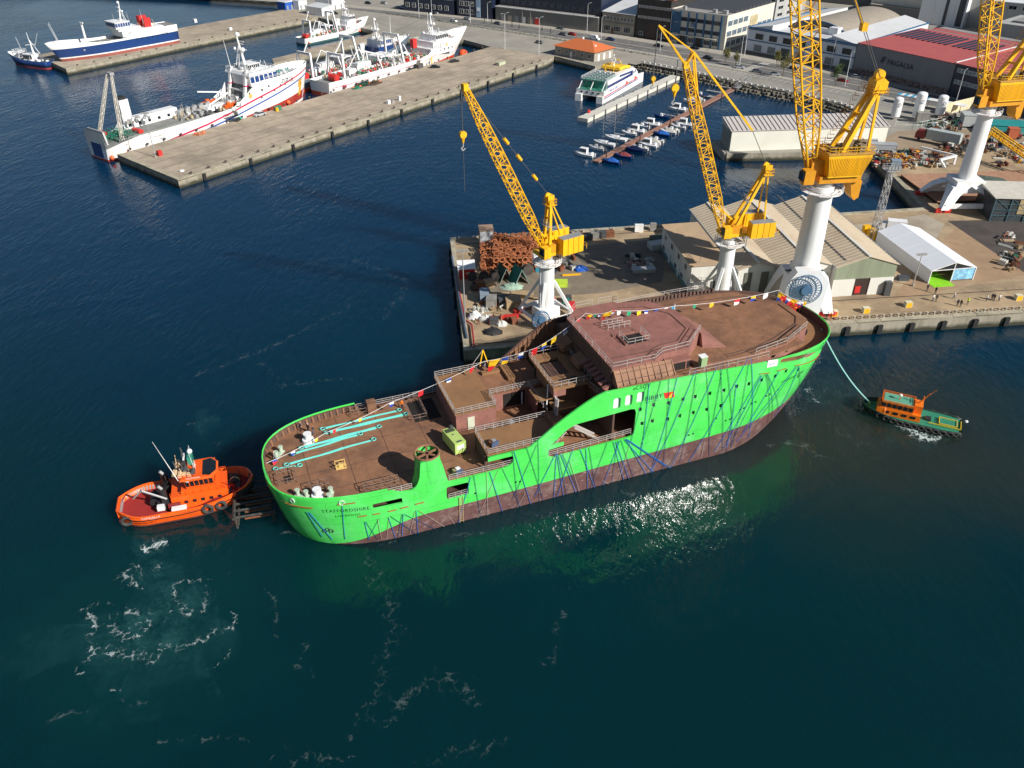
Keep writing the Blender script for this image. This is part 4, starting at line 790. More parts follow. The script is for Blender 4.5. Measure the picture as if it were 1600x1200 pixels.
def small_crane(label, base, az, H, colr, piv, tip, apex, bx, jw, legs=True, fly=None, rope_to=None):
    t = thing('harbour_crane', label, 'crane', (base.x, base.y, QZ), az)
    MB().cyl(0, 0, 1.5, H-1.6, colr*1.12, 24, colr).build('column', W_(), t, smooth=False)
    MB().cyl(0, 0, H-1.6, H-.5, colr*.85, 20).build('slew_ring', STL(), t); ring_walk(t, H-2.4, colr+1.5)
    MB().box(0, 0, 0, 4.6, 3.4, 2.2).build('base_block', W_(), t)
    for sx in (-1, 1):
        for sy in (-1, 1):
            MB().beam((sx*4, sy*4, .8), (sx*colr*.7, sy*colr*.7, H*.55), .55, .55).build('leg', W_(), t)
            MB().box(sx*4, sy*4, 0, 2.2, .8, .8).build('bogie', RED(), t)
    for k in (-1, 1): MB().beam((-4, k*4, 1.), (4, k*4, 1.), .5, .6).build('sill_beam', W_(), t); MB().beam((k*4, -4, 1.), (k*4, 4, 1.), .4, .5).build('cross_beam', W_(), t)
    ld = MB()
    for y in (-.25, .25): ld.tube((colr+.2, y, 0), (colr+.2, y, H-2), .05, 4)
    for i in range(int(H/.5)): ld.tube((colr+.2, -.25, i*.5), (colr+.2, .25, i*.5), .03, 4)
    ld.build('ladder', W_(), t, kind='stuff')
    MB().box(-1.2, 0, H-.5, 7.0, 3.6, .7).build('slewing_platform', YEL(), t)
    MB().box(-.6, -1.1, H+.2, 2.4, 1.5, 2.4).build('machine_box', YEL(), t); MB().box(-.4, 1.1, H+.2, 2, 1.4, 1.6).build('machine_box', YD, t)
    cb = MB().box(1.9, 2.1, H-.2, 1.5, 1.5, 2.2).build('cab', YEL(), t); MB().box(2.2, 2.1, H+.5, 1.4, 1.3, 1.2).build('cab_window', GLS(), cb)
    for sy in (-1, 1):
        cw = MB(); n = 4
        for i in range(n): cw.box(bx[0]-i*bx[1]/n-.1, sy*bx[2], H-.3, bx[1]/n-.12, bx[3], bx[4])
        cw.build('counterweight', YEL(), t); MB().box(bx[0]-bx[1]/2+bx[1]/8-.1, sy*bx[2], H-.3+bx[4], bx[1]*.94, bx[3]*.9, .06).build('counterweight_top', GREY(), t)
    rail(MB(), [(bx[0]-bx[1]-.2, -bx[2]-1, H), (bx[0]-bx[1]-.2, bx[2]+1, H)], 1.1, 1.2, .05).build('railing', YEL(), t)
    for sy in (-1, 1):
        MB().beam((.2, sy*1.1, H+.2), (apex[0], sy*.45, apex[1]), .45, .55).build('frame_leg', YEL(), t)
        MB().beam((bx[0]-bx[1]*.6, sy*bx[2]*.7, H+.5), (apex[0], sy*.45, apex[1]-.4), .22, .26).build('frame_stay', YEL(), t)
    MB().beam((apex[0]*.6, -.8, H+.2+(apex[1]-H)*.6), (apex[0]*.6, .8, H+.2+(apex[1]-H)*.6), .3, .3).build('frame_tie', YEL(), t)
    MB().box(apex[0], 0, apex[1]-.7, 1.4, 1.3, 1.1).build('frame_head', YEL(), t); sheave(t, (apex[0]+.4, 0, apex[1]+.4), .55)
    pf = rail(MB(), [(apex[0]-1, -1, apex[1]-1.4), (apex[0]-1, 1, apex[1]-1.4), (apex[0]+.7, 1, apex[1]-1.4), (apex[0]+.7, -1, apex[1]-1.4)], 1.1, 1, .05, close=True); pf.box(apex[0]-.1, 0, apex[1]-1.5, 1.9, 2.2, .08); pf.build('service_platform', YEL(), t)
    pf = rail(MB(), [(apex[0]*.5+.8, -1.3, H+(apex[1]-H)*.5), (apex[0]*.5+.8, 1.3, H+(apex[1]-H)*.5)], 1.1, 1, .05); pf.box(apex[0]*.5+.5, 0, H+(apex[1]-H)*.5-.1, .9, 2.6, .08); pf.build('service_platform', STL(), t)
    c = MB(); d = MB(); lattice(c, d, (piv[0], 0, piv[1]), (tip[0], 0, tip[1]), [jw*.45, jw, jw, jw, jw*.85, jw*.4], 24, .115, .062)
    j = c.build('jib', YEL(), t); d.build('lacing', YEL(), j, kind='stuff'); MB().box(tip[0], 0, tip[1]-.5, .9, 1., 1.1).build('jib_head', YEL(), j)
    MB().beam((piv[0]+(tip[0]-piv[0])*.17, 0, piv[1]+(tip[1]-piv[1])*.17-.2), (.2, 0, H+2.6), .3, .3).build('luffing_strut', YEL(), t)
    return t
S = Vector((7.0, 148.3)); azS = radians(213)
t = small_crane('yellow lattice crane on a white column, leftmost of the four, by the scrap heap', S, azS, 14.3, 1.45, (1.1, 15.4), (17.3, 47.6), (-.2, 25.2), (-1.8, 5.0, 2.4, 2.0, 3.3), 1.75)
hook(t, 18.0, 47.2, 7.2); MB().tube((18.0, 0, 37), (18.0, 0, 30), .05, 4).build('hanging_rope', DGREY(), t)
ps = MB(); A = Vector((17.3, 0, 47.3)); B = Vector((.1, 0, 25.8)); ps.tube(A, B, .06, 4)
ps.build('pendant_rope', DGREY(), t)
for k in (.46, .62, .82):
    q = A.lerp(B, k); MB().tube(q+(A-B).normalized()*.7, q-(A-B).normalized()*.7, .32, 7).build('rope_joint', YEL(), t)
Mx = Vector((43.4, 152.1)); azM = radians(191); KM = .963; km = lambda x, z: (x*KM, 82-(82-z)*KM)
t = small_crane('yellow lattice crane on a white column in front of the hangars, with raised fly jib', Mx, azM, km(0, 14)[1], 1.4, km(2.0, 14.6), km(13.8, 47.3), km(-5.7, 27.2), (-3.0, 5.0, 2.6, 2.0, 3.0), 1.9)
fj = MB()
def kp(x, y, z): a_, b_ = km(x, z); return (a_, y, b_)
for y in (-.35, .35): fj.beam(kp(13.8, y, 47.2), kp(19.6, y*.3, 54.2), .28, .28); fj.beam(kp(13.8, y, 47.2), kp(12.6, y, 49.6), .3, .3); fj.beam(kp(12.6, y, 49.5), kp(19.6, y*.3, 54.2), .2, .2); fj.beam(kp(12.6, y, 49.5), kp(10.2, y*2, 38), .24, .24)
fj.build('fly_jib', YEL(), t); MB().beam(kp(12.6, 0, 49.5), kp(-1.2, 0, 34.6), .34, .34).build('pendant_bar', YEL(), t); MB().tube(kp(-1.2, 0, 34.6), kp(-5.3, 0, 27.6), .07, 4).build('pendant_rope', DGREY(), t)
hook(t, 14.8, 49.4, 4.6, .6); hook(t, 19., 55, 8.4, .35)
def cable_reel(base, dx, dy, z, R, label, ang):
    t = thing('cable_reel', label, 'cable reel', (base.x+dx, base.y+dy, QZ+z), ang); BM_ = mat('reel_blue', (.07, .15, .26), .5)
    MB().torus((0, 0, 0), (0, 1, 0), R, .09, 28, 5).torus((0, .5, 0), (0, 1, 0), R, .09, 28, 5).build('rim', BM_, t)
    for i in range(28):
        a_ = 2*pi*i/28; MB().beam((cos(a_)*R*.3, 0, sin(a_)*R*.3), (cos(a_)*R, 0, sin(a_)*R), .09, .12).build('spoke', BM_, t)
    MB().tube((0, -.3, 0), (0, .8, 0), R*.32, 18).build('hub', BM_, t); MB().beam((0, .9, 0), (0, .9, -z), .4, .4).build('stand', W_(), t); return t
cable_reel(S, -1.2, -6.2, 2.3, 1.75, 'blue spoked cable reel at the foot of the leftmost crane', radians(12))
def big_crane(label, base, az, zc0, zc1, colr, jibx0, jibz0, jibx1, jibz1, jw, apex, house, portal, hz=0):
    t = thing('harbour_crane', label, 'crane', (base.x, base.y, QZ), az); ca, sa = cos(-az), sin(-az)
    def wl(x, y): return (x*ca-y*sa, x*sa+y*ca)      # yard directions -> crane directions
    MB().cyl(0, 0, zc0, zc1-1.2, colr*1.1, 36, colr*.94).build('column', W_(), t, smooth=False)
    shade(t.children[-1], 30)
    MB().cyl(0, 0, zc1-1.2, zc1, colr*.8, 24).build('slew_ring', STL(), t); ring_walk(t, zc1-2.2, colr+1.6)
    w2, d2, top = portal
    b = MB(); p4 = [wl(-w2*.52, -d2*.5), wl(w2*.52, -d2*.5), wl(w2*.52, d2*.5), wl(-w2*.52, d2*.5)]; b.prism(p4, zc0-3., zc0+.1); b.build('portal_top', W_(), t)
    for sx in (-1, 1):
        for sy in (-1, 1):
            a0 = Vector((*wl(sx*w2, sy*d2), 1.)); a1 = Vector((*wl(sx*w2*.36, sy*d2*.34), zc0-1.2)); rr = []
            for q, s in ((a0, 1.0), (a0.lerp(a1, .5)+Vector((0, 0, .7)), 1.5), (a1, 2.1)): rr.append([q+Vector((*wl(-s, -s*.8), 0)), q+Vector((*wl(s, -s*.8), 0)), q+Vector((*wl(s, s*.8), 0)), q+Vector((*wl(-s, s*.8), 0))])
            MB().loft(rr).build('leg', W_(), t)
            bb = MB()
            for k in (-1, 1): p_ = wl(sx*w2+k*1.1, sy*d2); bb.box(p_[0], p_[1], .3, 1.6, .7, .8, -az); 
            for k in (-1.6, -.6, .6, 1.6): p_ = wl(sx*w2+k, sy*d2); bb.box(p_[0], p_[1], 0, .7, .4, .6, -az)
            p_ = wl(sx*w2, sy*d2); bb.box(p_[0], p_[1], .9, 2.6, .8, .4, -az); bb.build('bogie', RED(), t)
    for k in (-1, 1):
        a0, a1 = wl(-w2, k*d2), wl(w2, k*d2); MB().beam((*a0, 1.8), (*a1, 1.8), .8, 1.1).build('sill_beam', W_(), t)
    x0, x1, hw, hz0, hz1 = house
    Y = YEL()
    MB().loft([[(x0-.6, y, hz0), (x1+1.5, y, hz0), (x1, y, hz1), (x0, y, hz1)] for y in (-hw, hw)]).build('machine_house', Y, t)
    rb = MB(); n = 26
    for sy in (-1, 1):
        for i in range(n): k = (i+.5)/n; rb.beam((x0-.6+(x1+1.5-x0+.6)*k, sy*(hw+.03), hz0+.3), (x0+(x1-x0)*k, sy*(hw+.03), hz1-.6), .12, .1)
    rb.build('cladding_rib', Y, t, kind='stuff')
    MB().box((x0+x1)/2, 0, hz1, x0-x1+.3, hw*2+.3, .3).build('roof_deck', mat('crane_deck', (.45, .25, .05), .7, var=.3, scale=1.5), t)
    MB().box((x0+x1)/2+.8, 0, hz0-1.3, (x0-x1)*.95, hw*1.6, 1.3).build('under_frame', YD, t)
    MB().loft([[(x1+2.4, y, hz0-1.4), (x1+.2, y, hz0-1.4), (x1+.2, y, hz0-4.6), (x1+1.0, y, hz0-5.2), (x1+1.8, y, hz0-4.2)] for y in (-1.6, 1.6)]).build('counterweight', YD, t)
    MB().box(1.8, 0, hz0-.4, 3.6, 2.6, 3.2).build('jib_foot', YD, t)
    cb = MB().box(4.3, 1.9, hz0-1.2, 2, 1.9, 2.6).build('cab', YD, t); MB().box(4.9, 1.9, hz0-.5, 1.6, 1.7, 1.6).build('cab_window', GLS(), cb)
    rail(MB(), [(x0, -hw, hz1+.3), (x1, -hw, hz1+.3), (x1, hw, hz1+.3), (x0, hw, hz1+.3)], 1.1, 1.6, .05, close=True).build('railing', Y, t)
    cl = MB(); random.seed(5)
    for i in range(16): cl.box(random.uniform(x1+1, x0-.6), random.uniform(-hw+.6, hw-.6), hz1+.3, random.uniform(.4, 1.5), random.uniform(.4, 1.2), random.uniform(.4, 1.5), random.random())
    cl.build('winch_gear', mat('winch_grey', (.18, .14, .09), .6, var=.5, scale=1.), t, kind='stuff')
    for sy in (-1, 1):
        MB().beam((x0*.2-1.5, sy*1.9, hz1), (apex[0], sy*.9, apex[1]), 1.0, .8).build('frame_leg', Y, t)
        MB().beam((x1+.8, sy*2.0, hz1), (apex[0]-.2, sy*.9, apex[1]-1.6), .4, .45).build('frame_stay', Y, t)
    for k in (.3, .55, .8):
        q = Vector((x0*.2-1.5, 0, hz1)).lerp(Vector((apex[0], 0, apex[1])), k); MB().beam(q+Vector((0, -1.5, 0)), q+Vector((0, 1.5, 0)), .5, .5).build('frame_tie', Y, t)
    MB().loft([[(apex[0]-1.2, y, apex[1]-1.4), (apex[0]+1.1, y, apex[1]-1.4), (apex[0]+1.0, y, apex[1]+.8), (apex[0]-.2, y, apex[1]+1.4), (apex[0]-1.3, y, apex[1]+.6)] for y in (-1.4, 1.4)]).build('frame_head', Y, t); sheave(t, (apex[0], 0, apex[1]+1.6), .9, 0, 1.)
    la = MB()
    for i in range(16):
        q = Vector((x0*.2-.6, -2.2, hz1)).lerp(Vector((apex[0]+1, -1.4, apex[1])), i/15); la.beam(q, q+Vector((.9, 0, 0)), .1, .1)
        la.beam(q+Vector((.9, 0, 0)), q+Vector((.9, 0, 1.1)), .06, .06)
    la.build('stair', YD, t, kind='stuff'); rail(MB(), [(apex[0]-1.4, -1.8, apex[1]-1.6), (apex[0]+1.4, -1.8, apex[1]-1.6), (apex[0]+1.4, 1.8, apex[1]-1.6), (apex[0]-1.4, 1.8, apex[1]-1.6)], 1.1, 1, .06, close=True).build('service_platform', Y, t)
    c = MB(); d = MB(); J0 = Vector((jibx0, 0, jibz0)); J1 = Vector((jibx1, 0, jibz1)); lattice(c, d, J0, J1, [jw*.35, jw*.9, jw, jw, jw, jw*.8, jw*.4], 22, .2, .1)
    j = c.build('jib', Y, t); d.build('lacing', Y, j, kind='stuff'); MB().box(jibx1, 0, jibz1-.8, 1.6, 1.6, 1.8).build('jib_head', Y, j)
    la = MB()
    for y in (-jw*.5-.9, -jw*.5-.3): la.tube(J0.lerp(J1, .14)+Vector((0, y, 0)), J0.lerp(J1, .9)+Vector((0, y, 0)), .06, 4)
    for i in range(60): q = J0.lerp(J1, .14+.76*i/60); la.tube(q+Vector((0, -jw*.5-.9, 0)), q+Vector((0, -jw*.5-.3, 0)), .04, 4)
    la.build('jib_ladder', Y, j, kind='stuff')
    A = Vector((apex[0], 0, apex[1]+1.2)); B = J1
    for y in (-.5, .5): MB().tube(A+Vector((0, y, 0)), B+Vector((0, y, 0)), .07, 4).build('pendant_rope', DGREY(), t)
    q = A.lerp(B, .22); MB().beam(q+Vector((0, .2, 0)), B+Vector((0, .2, 0)), .26, .26).build('pendant_bar', Y, t); MB().box(q.x, q.y, q.z-.6, 1, 1.2, 1.3).build('rope_joint', Y, t)
    return t
Lb = Vector((59.2, 151.2)); azL = radians(187); kl = lambda x, z: (x*.955, 82-(82-z)*.955)
tL = big_crane('huge yellow crane on a thick white column beside the hangars, tallest in the picture', Lb, azL, 9.6, kl(0, 24.9)[1], 2.35, *kl(3.2, 27), *kl(17, 84), 3.5, kl(-6.6, 42.9), (1.5, -7.1, 3.0, kl(0, 26.2)[1], kl(0, 30.6)[1]), (4.9, 3.9, 0))
RZ = Vector((118.6, 208.2)); azR = radians(192)
tR = big_crane('yellow crane on a slim white column with red wheels at the right edge', RZ, azR, 7, 26, 1.9, 2.6, 28.2, 16, 84, 3.2, (-7.4, 44), (1.4, -9, 3.1, 27.2, 31.8), (7.0, 6.4, 0))
MB().tube((-2.02, -.3, 9.6), (-2.2, -.3, 9.6), .8, 14).build('emblem', mat('emblem_yellow', (.8, .4, .01), .5), tR)
pr = thing('reel_housing', 'white six sided steel housing round the big blue cable reel', 'housing', (58.4, 145, QZ), radians(-2))
MB().loft([[(-3.4, y, 0), (3.4, y, 0), (4.2, y, 8.2), (2.0, y, 10.8), (-2.4, y, 10.4), (-4.1, y, 7.4)] for y in (1.2, 3.6)]).build('housing', W_(), pr)
cable_reel(Vector((58.4, 145)), -.4, .2, 7.0, 3.05, 'big blue spoked cable reel on the white housing of the tallest crane', radians(-2))
a = at(1548, 208, QZ+7); c = at(1625, 262, QZ+3); t = thing('gangway', 'sloping yellow steel gangway at the right edge behind the crane column', 'gangway', a)
g = MB()
for z in (0, 1.6): 
    for k in (-.9, .9): g.beam((k*.7, k*.7, z), c-a+Vector((k*.7, k*.7, z)), .3, .35)
for i in range(15): q = (c-a)*(i/14); g.beam(q+Vector((.6, .6, 0)), q+Vector((.6, .6, 1.6)), .14, .14); g.beam(q+Vector((-.6, -.6, 0)), q+Vector((-.6, -.6, 1.6)), .14, .14); g.beam(q+Vector((-.6, -.6, 0)), q+Vector((.6, .6, 0)), .2, .1)
g.build('truss', YEL(), t); MB().beam((0, 0, 0), (-4, -1, -7), .5, .5).build('leg', YEL(), t)
def floodmast(px, py, h, label, w_=1.6):
    q = at(px, py, QZ); t = thing('floodlight_mast', label, 'lamp mast', q, QA); c = MB(); d = MB(); lattice(c, d, (0, 0, 0), (0, 0, h), [w_, w_*.6], 14, .08, .05)
    m = c.build('mast', STL(), t); d.build('lacing', STL(), m, kind='stuff'); p_ = MB().box(0, 0, h, 3.2, 2.6, .15); rail(p_, [(-1.6, -1.3, h), (1.6, -1.3, h), (1.6, 1.3, h), (-1.6, 1.3, h)], 1.1, 1, .05, close=True); p_.build('platform', STL(), t)
    for i in range(4): MB().box(-1.2+i*.8, -1.2, h+.4, .6, .4, .8).build('floodlight', GREY(), t)
    return t
floodmast(1364, 376, 17.5, 'lattice floodlight mast with yellow boxes at its foot behind the hangar')
for k in range(3): qb('equipment_box', ['yellow equipment box at the foot of the floodlight mast, left', 'yellow equipment box at the foot of the floodlight mast, middle', 'yellow equipment box at the foot of the floodlight mast, right'][k], 'box', 1352+k*8, 366+k*5, 1.6, 1.2, 2.2, YEL())
floodmast(1545, 195, 12, 'white lattice mast in front of the navy glass block', 1.4)
def mast(px, py, h, label, z=QZ):
    q = at(px, py, z); t = thing('light_mast', label, 'lamp mast', q, QA); MB().cyl(0, 0, 0, h, .16, 8, .09).build('pole', STL(), t)
    for i in range(4): MB().box(-.9+i*.6, 0, h-.2, .45, .3, .4).build('floodlight', STL(), t)
    MB().beam((-1.1, 0, h-.25), (1.1, 0, h-.25), .08, .08).build('crossbar', STL(), t); MB().cyl(0, 0, 0, .5, .35, 8).build('foot', CONC(), t)
mast(727, 510, 16.5, 'tall slim light mast on the left end of the shipyard quay'); mast(1426, 447, 7.5, 'grey light mast with four lamps in front of the tent'); mast(243, 246, 13.5, 'slim light mast with red box at its foot on the pier tip', LZ)
mast(1163, 402-4, 4, 'short mast with small lamps on the hangar roof edge', 9.4)
qb('site_cabin', 'bright red cabin with white roof at the left edge of the quay', 'cabin', 729, 431, 3.6, 3.0, 2.3, RED(), lid=W_()).children[0]
q = at(729, 431, QZ); MB().prism([(-2, -1.7), (2, -1.7), (2, 1.7), (-2, 1.7)], 2.42, [2.5, 2.5, 3.1, 3.1]).build('roof', W_(), bpy.data.objects['site_cabin'])
part_box('window', bpy.data.objects['site_cabin'], mat('pale_window', (.5, .45, .25), .5), .3, -1.56, 1.1, .9, .08, .5)
qb('container', 'tall pale grey cabin standing behind the rusty scrap heap', 'container', 760, 385, 3.2, 3.4, 4.6, mat('pale_container', (.5, .52, .54), .6, var=.1), lid=mat('brown_top', (.3, .2, .14), .8))
fr0 = None; random.seed(3)
heap = [(x, y) for x in range(756, 845, 9) for y in range(388, 428, 7)]
for i, (x, y) in enumerate(heap):
    for lv in range(3 if 765 < x < 835 else 2):
        z = QZ+lv*1.3; q = at(x+random.uniform(-2, 2), y+random.uniform(-2, 2), QZ); loc = (q.x, q.y, z+.6)
        if fr0 is None:
            f = MB()
            for k in (-1, 1):
                f.loft([[(cos(2*pi*j/8+pi/8)*r, yy, sin(2*pi*j/8+pi/8)*r) for j in range(8)] for r, yy in ((.74, k*.55-.1), (.74, k*.55+.1), (.48, k*.55+.1), (.48, k*.55-.1), (.74, k*.55-.1))], caps=False)
            for j in range(4): a_ = 2*pi*j/4+pi/4; f.beam((cos(a_)*.6, -.5, sin(a_)*.6), (cos(a_)*.6, .5, sin(a_)*.6), .12, .12)
            fr0 = f.build('steel_frame', [mat('frame_rust', (.34, .115, .045), .8, var=.45, scale=.25)], None); tag(fr0, 'rusty octagonal steel support frame stacked in the scrap heap on the quay', 'steel frame', 'rusty steel frames heaped on the quay'); o = fr0
        else: o = fr0.copy(); col.objects.link(o)
        o.location = loc; o.rotation_euler = (random.uniform(-.12, .12), random.uniform(-.1, .1), QA+random.uniform(-.18, .18))
RU2 = mat('orange_rust', (.34, .12, .04), .8, var=.4, scale=1.)
for i in range(26):
    q = at(random.uniform(752, 850), random.uniform(385, 432), QZ); o = MB().beam((-random.uniform(.8, 2), 0, 0), (random.uniform(.8, 2), 0, random.uniform(-.5, .5)), .18, .18).beam((0, -.6, 0), (0, .6, 0), .15, .15).build('scrap_bar', RU2)
    tag(o, 'loose rusty scrap bar lying in the scrap heap on the quay', 'scrap', 'loose scrap bars on the heap'); o.location = (q.x, q.y, QZ+random.uniform(.3, 2.8)); o.rotation_euler.z = random.random()*6
for px, py, lab, s in ((786, 436, 'dark green ridge tent shelter, left one of the pair by the scrap heap', 1.), (810, 441, 'bright green ridge tent shelter, right one of the pair', 1.15)):
    q = at(px, py, QZ); t = thing('shelter', lab, 'tent', q, QA+.35); m = GRN() if s > 1 else mat('dull_green_tarp', (.02, .07, .04), .8)
    for k in (-1, 1): MB().loft([[(0, y, 3.3*s), (k*1.6*s, y, .2), (k*1.66*s, y, .2), (0, y, 3.42*s)] for y in (-1.8, 1.8)]).build('roof_sheet', m, t)
    f = MB()
    for y in (-1.7, 1.7): f.beam((-1.5*s, y, .1), (0, y, 3.2*s), .1, .1); f.beam((1.5*s, y, .1), (0, y, 3.2*s), .1, .1)
    f.build('frame', STL(), t)
def heap_cloth(px, py, r, h, m, label, cat, name='tarpaulin', z=QZ, seed=1, sy=.7):
    random.seed(seed); n = 12; b = MB(); rings = []
    for k, (rr, zz) in enumerate(((1, .02), (.85, .45), (.6, .75), (.3, 1), (.06, .95))): rings.append([(cos(2*pi*i/n)*r*rr*random.uniform(.75, 1.2), sin(2*pi*i/n)*r*rr*sy*random.uniform(.75, 1.2), h*zz*random.uniform(.7, 1.1)+.02) for i in range(n)])
    b.loft(rings, caps=True); o = b.build(name, m); o.location = at(px, py, z); tag(o, label, cat); return o
heap_cloth(801, 449, 2.6, .8, mat('pale_green_cloth', (.30, .42, .33), .8, var=.2), 'pale green crumpled tarpaulin in front of the green shelters', 'tarpaulin')
heap_cloth(906, 422, 1.7, 1.2, BLUE(), 'blue tarpaulin heap on the quay right of the leftmost crane', 'tarpaulin', seed=2); heap_cloth(992, 412, 2.2, .9, mat('mixed_rags', (.25, .16, .14), .9, var=.7, scale=1.5), 'untidy pile of red and grey cloth in front of the quay office', 'rags', 'rag_pile', seed=4)
heap_cloth(992, 410, .9, .7, BLUE(), 'small blue bag on the untidy pile before the quay office', 'bag', 'bag', seed=5)
heap_cloth(742, 497, 1.5, 1.6, W_(), 'white bulk bag on the left part of the quay', 'bag', 'bulk_bag', seed=6); heap_cloth(757, 500, 1.4, 1.2, mat('pale_bag', (.5, .5, .48), .8), 'grey bulk bag beside a white one on the quay', 'bag', 'bulk_bag', seed=7)
heap_cloth(783, 508, 1.3, 1., mat('pale_bag', (.5, .5, .48), .8), 'crumpled grey sheet near the foot of the cable reel', 'sheet', 'plastic_sheet', seed=8); heap_cloth(770, 520, 2, 1.2, BLK(), 'black hose heap near the quay corner', 'hose', 'hose_heap', seed=9)
def reel(px, py, r, w_, label, m):
    q = at(px, py, QZ); t = thing('cable_drum', label, 'drum', (q.x, q.y, QZ+r), QA+random.uniform(-.3, .3))
    for k in (-1, 1): MB().tube((0, k*w_/2-.06, 0), (0, k*w_/2+.06, 0), r, 14).build('flange', m, t)
    MB().tube((0, -w_/2, 0), (0, w_/2, 0), r*.7, 12).build('cable', BLK(), t)
random.seed(9)
for px, py, r, l in ((738, 437, 1.0, 'dark cable drum beside the red cabin'), (756, 440, 1.1, 'dark cable drum in front of the heap, left'), (773, 438, 1.2, 'large dark cable drum in front of the heap, right'), (824, 428, 1.3, 'grey coiled drum next to the green shelter'), (742, 453, .9, 'dark drum at the quay edge below the red cabin')): reel(px, py, r, 1.3, l, mat('drum_dark', (.06, .05, .045), .8, var=.4, scale=1.))
WOOD = mat('timber', (.38, .27, .15), .8, var=.2, scale=1.); TNK = mat('dull_box', (.25, .24, .22), .7, var=.3)
for px, py, sx, sy, sz, m, l in ((764, 447, 2, 1.6, 1.4, WOOD, 'yellowish wooden crate near the green shelters'), (750, 452, 1.8, 1.6, 1.8, RUST(), 'rusty bin near the cable drums'), (757, 470, 1.8, 3, 2.2, mat('blue_grey_box', (.22, .28, .34), .6), 'blue grey machine cabinet on the left part of the quay'), (768, 478, 2, 2.6, 2, TNK, 'dark skip behind the blue grey cabinet'),
  (781, 463, 4.5, 1.4, .6, WOOD, 'low stack of timber baulks left of the crane'), (816, 463, 4.6, 2, .8, WOOD, 'wide stack of planks beside the crane base'), (788, 474, 2.4, 2.2, 1.4, DGREY(), 'dark steel bin in front of the crane'), (802, 479, 3, 2.6, 1.8, WOOD, 'large pale wooden crate at the left crane leg'),
  (873, 446, 3.6, 2.0, 1.0, mat('lime_skip', (.45, .62, .05), .6), 'lime green and white skip right of the crane column'), (893, 430, 4, .5, .2, YEL(), 'yellow steel bars lying flat on the quay'), (880, 414, 1.6, 1.6, 3.4, TNK, 'narrow stack of pale slabs behind the crane counterweight'), (838, 415, 1.8, 1.6, 3.2, W_(), 'white upright cabinet by the scrap heap'), (843, 422, 2.2, 2, 2.4, mat('teal_box', (.02, .2, .28), .6), 'blue box behind the crane column'),
  (884, 479, 1.4, 1.2, 1.6, GRN(), 'green bin, left of the bins by the crane'), (893, 484, 1.4, 1.2, 1.6, RED(), 'red bin, front one of the bins by the crane'), (888, 472, 1.2, 1.2, 1.4, DGREY(), 'black bin behind the red and green bins'), (796, 497, 3.6, 1, .6, RED(), 'long low red box by the cable reel'), (772, 506, 1.6, 1.4, 1.2, DGREY(), 'dark pump unit near the quay corner'),
  (918, 374, 2, 1.6, 1.4, DGREY(), 'dark bin at the back edge of the quay, leftmost'), (929, 372, 2, 1.6, 1.5, TNK, 'grey bin at the back edge of the quay, second from left'), (940, 370, 2, 1.6, 1.4, DGREY(), 'dark bin at the back edge of the quay, third from left'), (952, 369, 2.2, 1.6, 1.3, RUST(), 'rusty bin at the back edge of the quay, rightmost'), (998, 362, 2, 1, 1.8, W_(), 'white board box at the back edge of the quay'), (1020, 360, 1.4, 1, 1.8, TNK, 'pale box at the back edge right of the white one'),
  (1005, 424, 5, 2, .8, STL(), 'grey bundle of pipes in front of the quay office'), (1030, 387, 5, 2.6, 1.4, mat('grey_white_boat', (.5, .5, .48), .6), 'pale machinery heap at the corner of the quay office'), (1030, 377, 4, 2.6, 1.2, mat('dark_olive', (.06, .08, .05), .7), 'dark olive machine behind the quay office corner'),
  (1383, 460, 1.2, 1.6, 3, DGREY(), 'dark gas bottle rack at the hangar front'), (1410, 437, 2.2, 1.4, .8, mat('dark_bench', (.05, .06, .07), .7), 'dark bench by the tent side wall')):
    random.seed(px); qb('quay_item' if 'crate' not in l else 'crate', l, 'crate' if 'crate' in l else 'bin' if 'bin' in l or 'skip' in l else 'equipment', px, py, sx, sy, sz, m, QA+random.uniform(-.2, .2))
for i, (px, py) in enumerate(((1352, 488), (1418, 479), (1590, 468), (1302, 493))):
    qb('bollard_guard', ['yellow and white guard box at the quay edge below the hangar door', 'yellow and white guard box at the quay edge below the light mast', 'yellow and white guard box at the right edge of the quay', 'orange guard box at the bow end of the quay'][i], 'guard box', px, py, 1.3, 1.0, 1.1, YEL(), lid=mat('guard_cream', (.62, .58, .42), .6))
random.seed(4); k0 = None
for a_, c_, n in ((at(1305, 501, QZ), at(1598, 484, QZ), 26), (at(706, 376, QZ), at(1085, 352, QZ), 16)):
    for i in range(n):
        q = a_.lerp(c_, (i+.5)/n)
        if k0 is None:
            k0 = MB().cyl(0, 0, 0, .45, .2, 8).cyl(0, 0, .45, .65, .32, 8).build('bollard', mat('bollard_pale', (.42, .36, .28), .7)); tag(k0, 'small pale iron bollard in the row along the quay edge', 'bollard', 'bollards along the quay edges'); o = k0
        else: o = k0.copy(); col.objects.link(o)
        o.location = (q.x, q.y, QZ+.16)
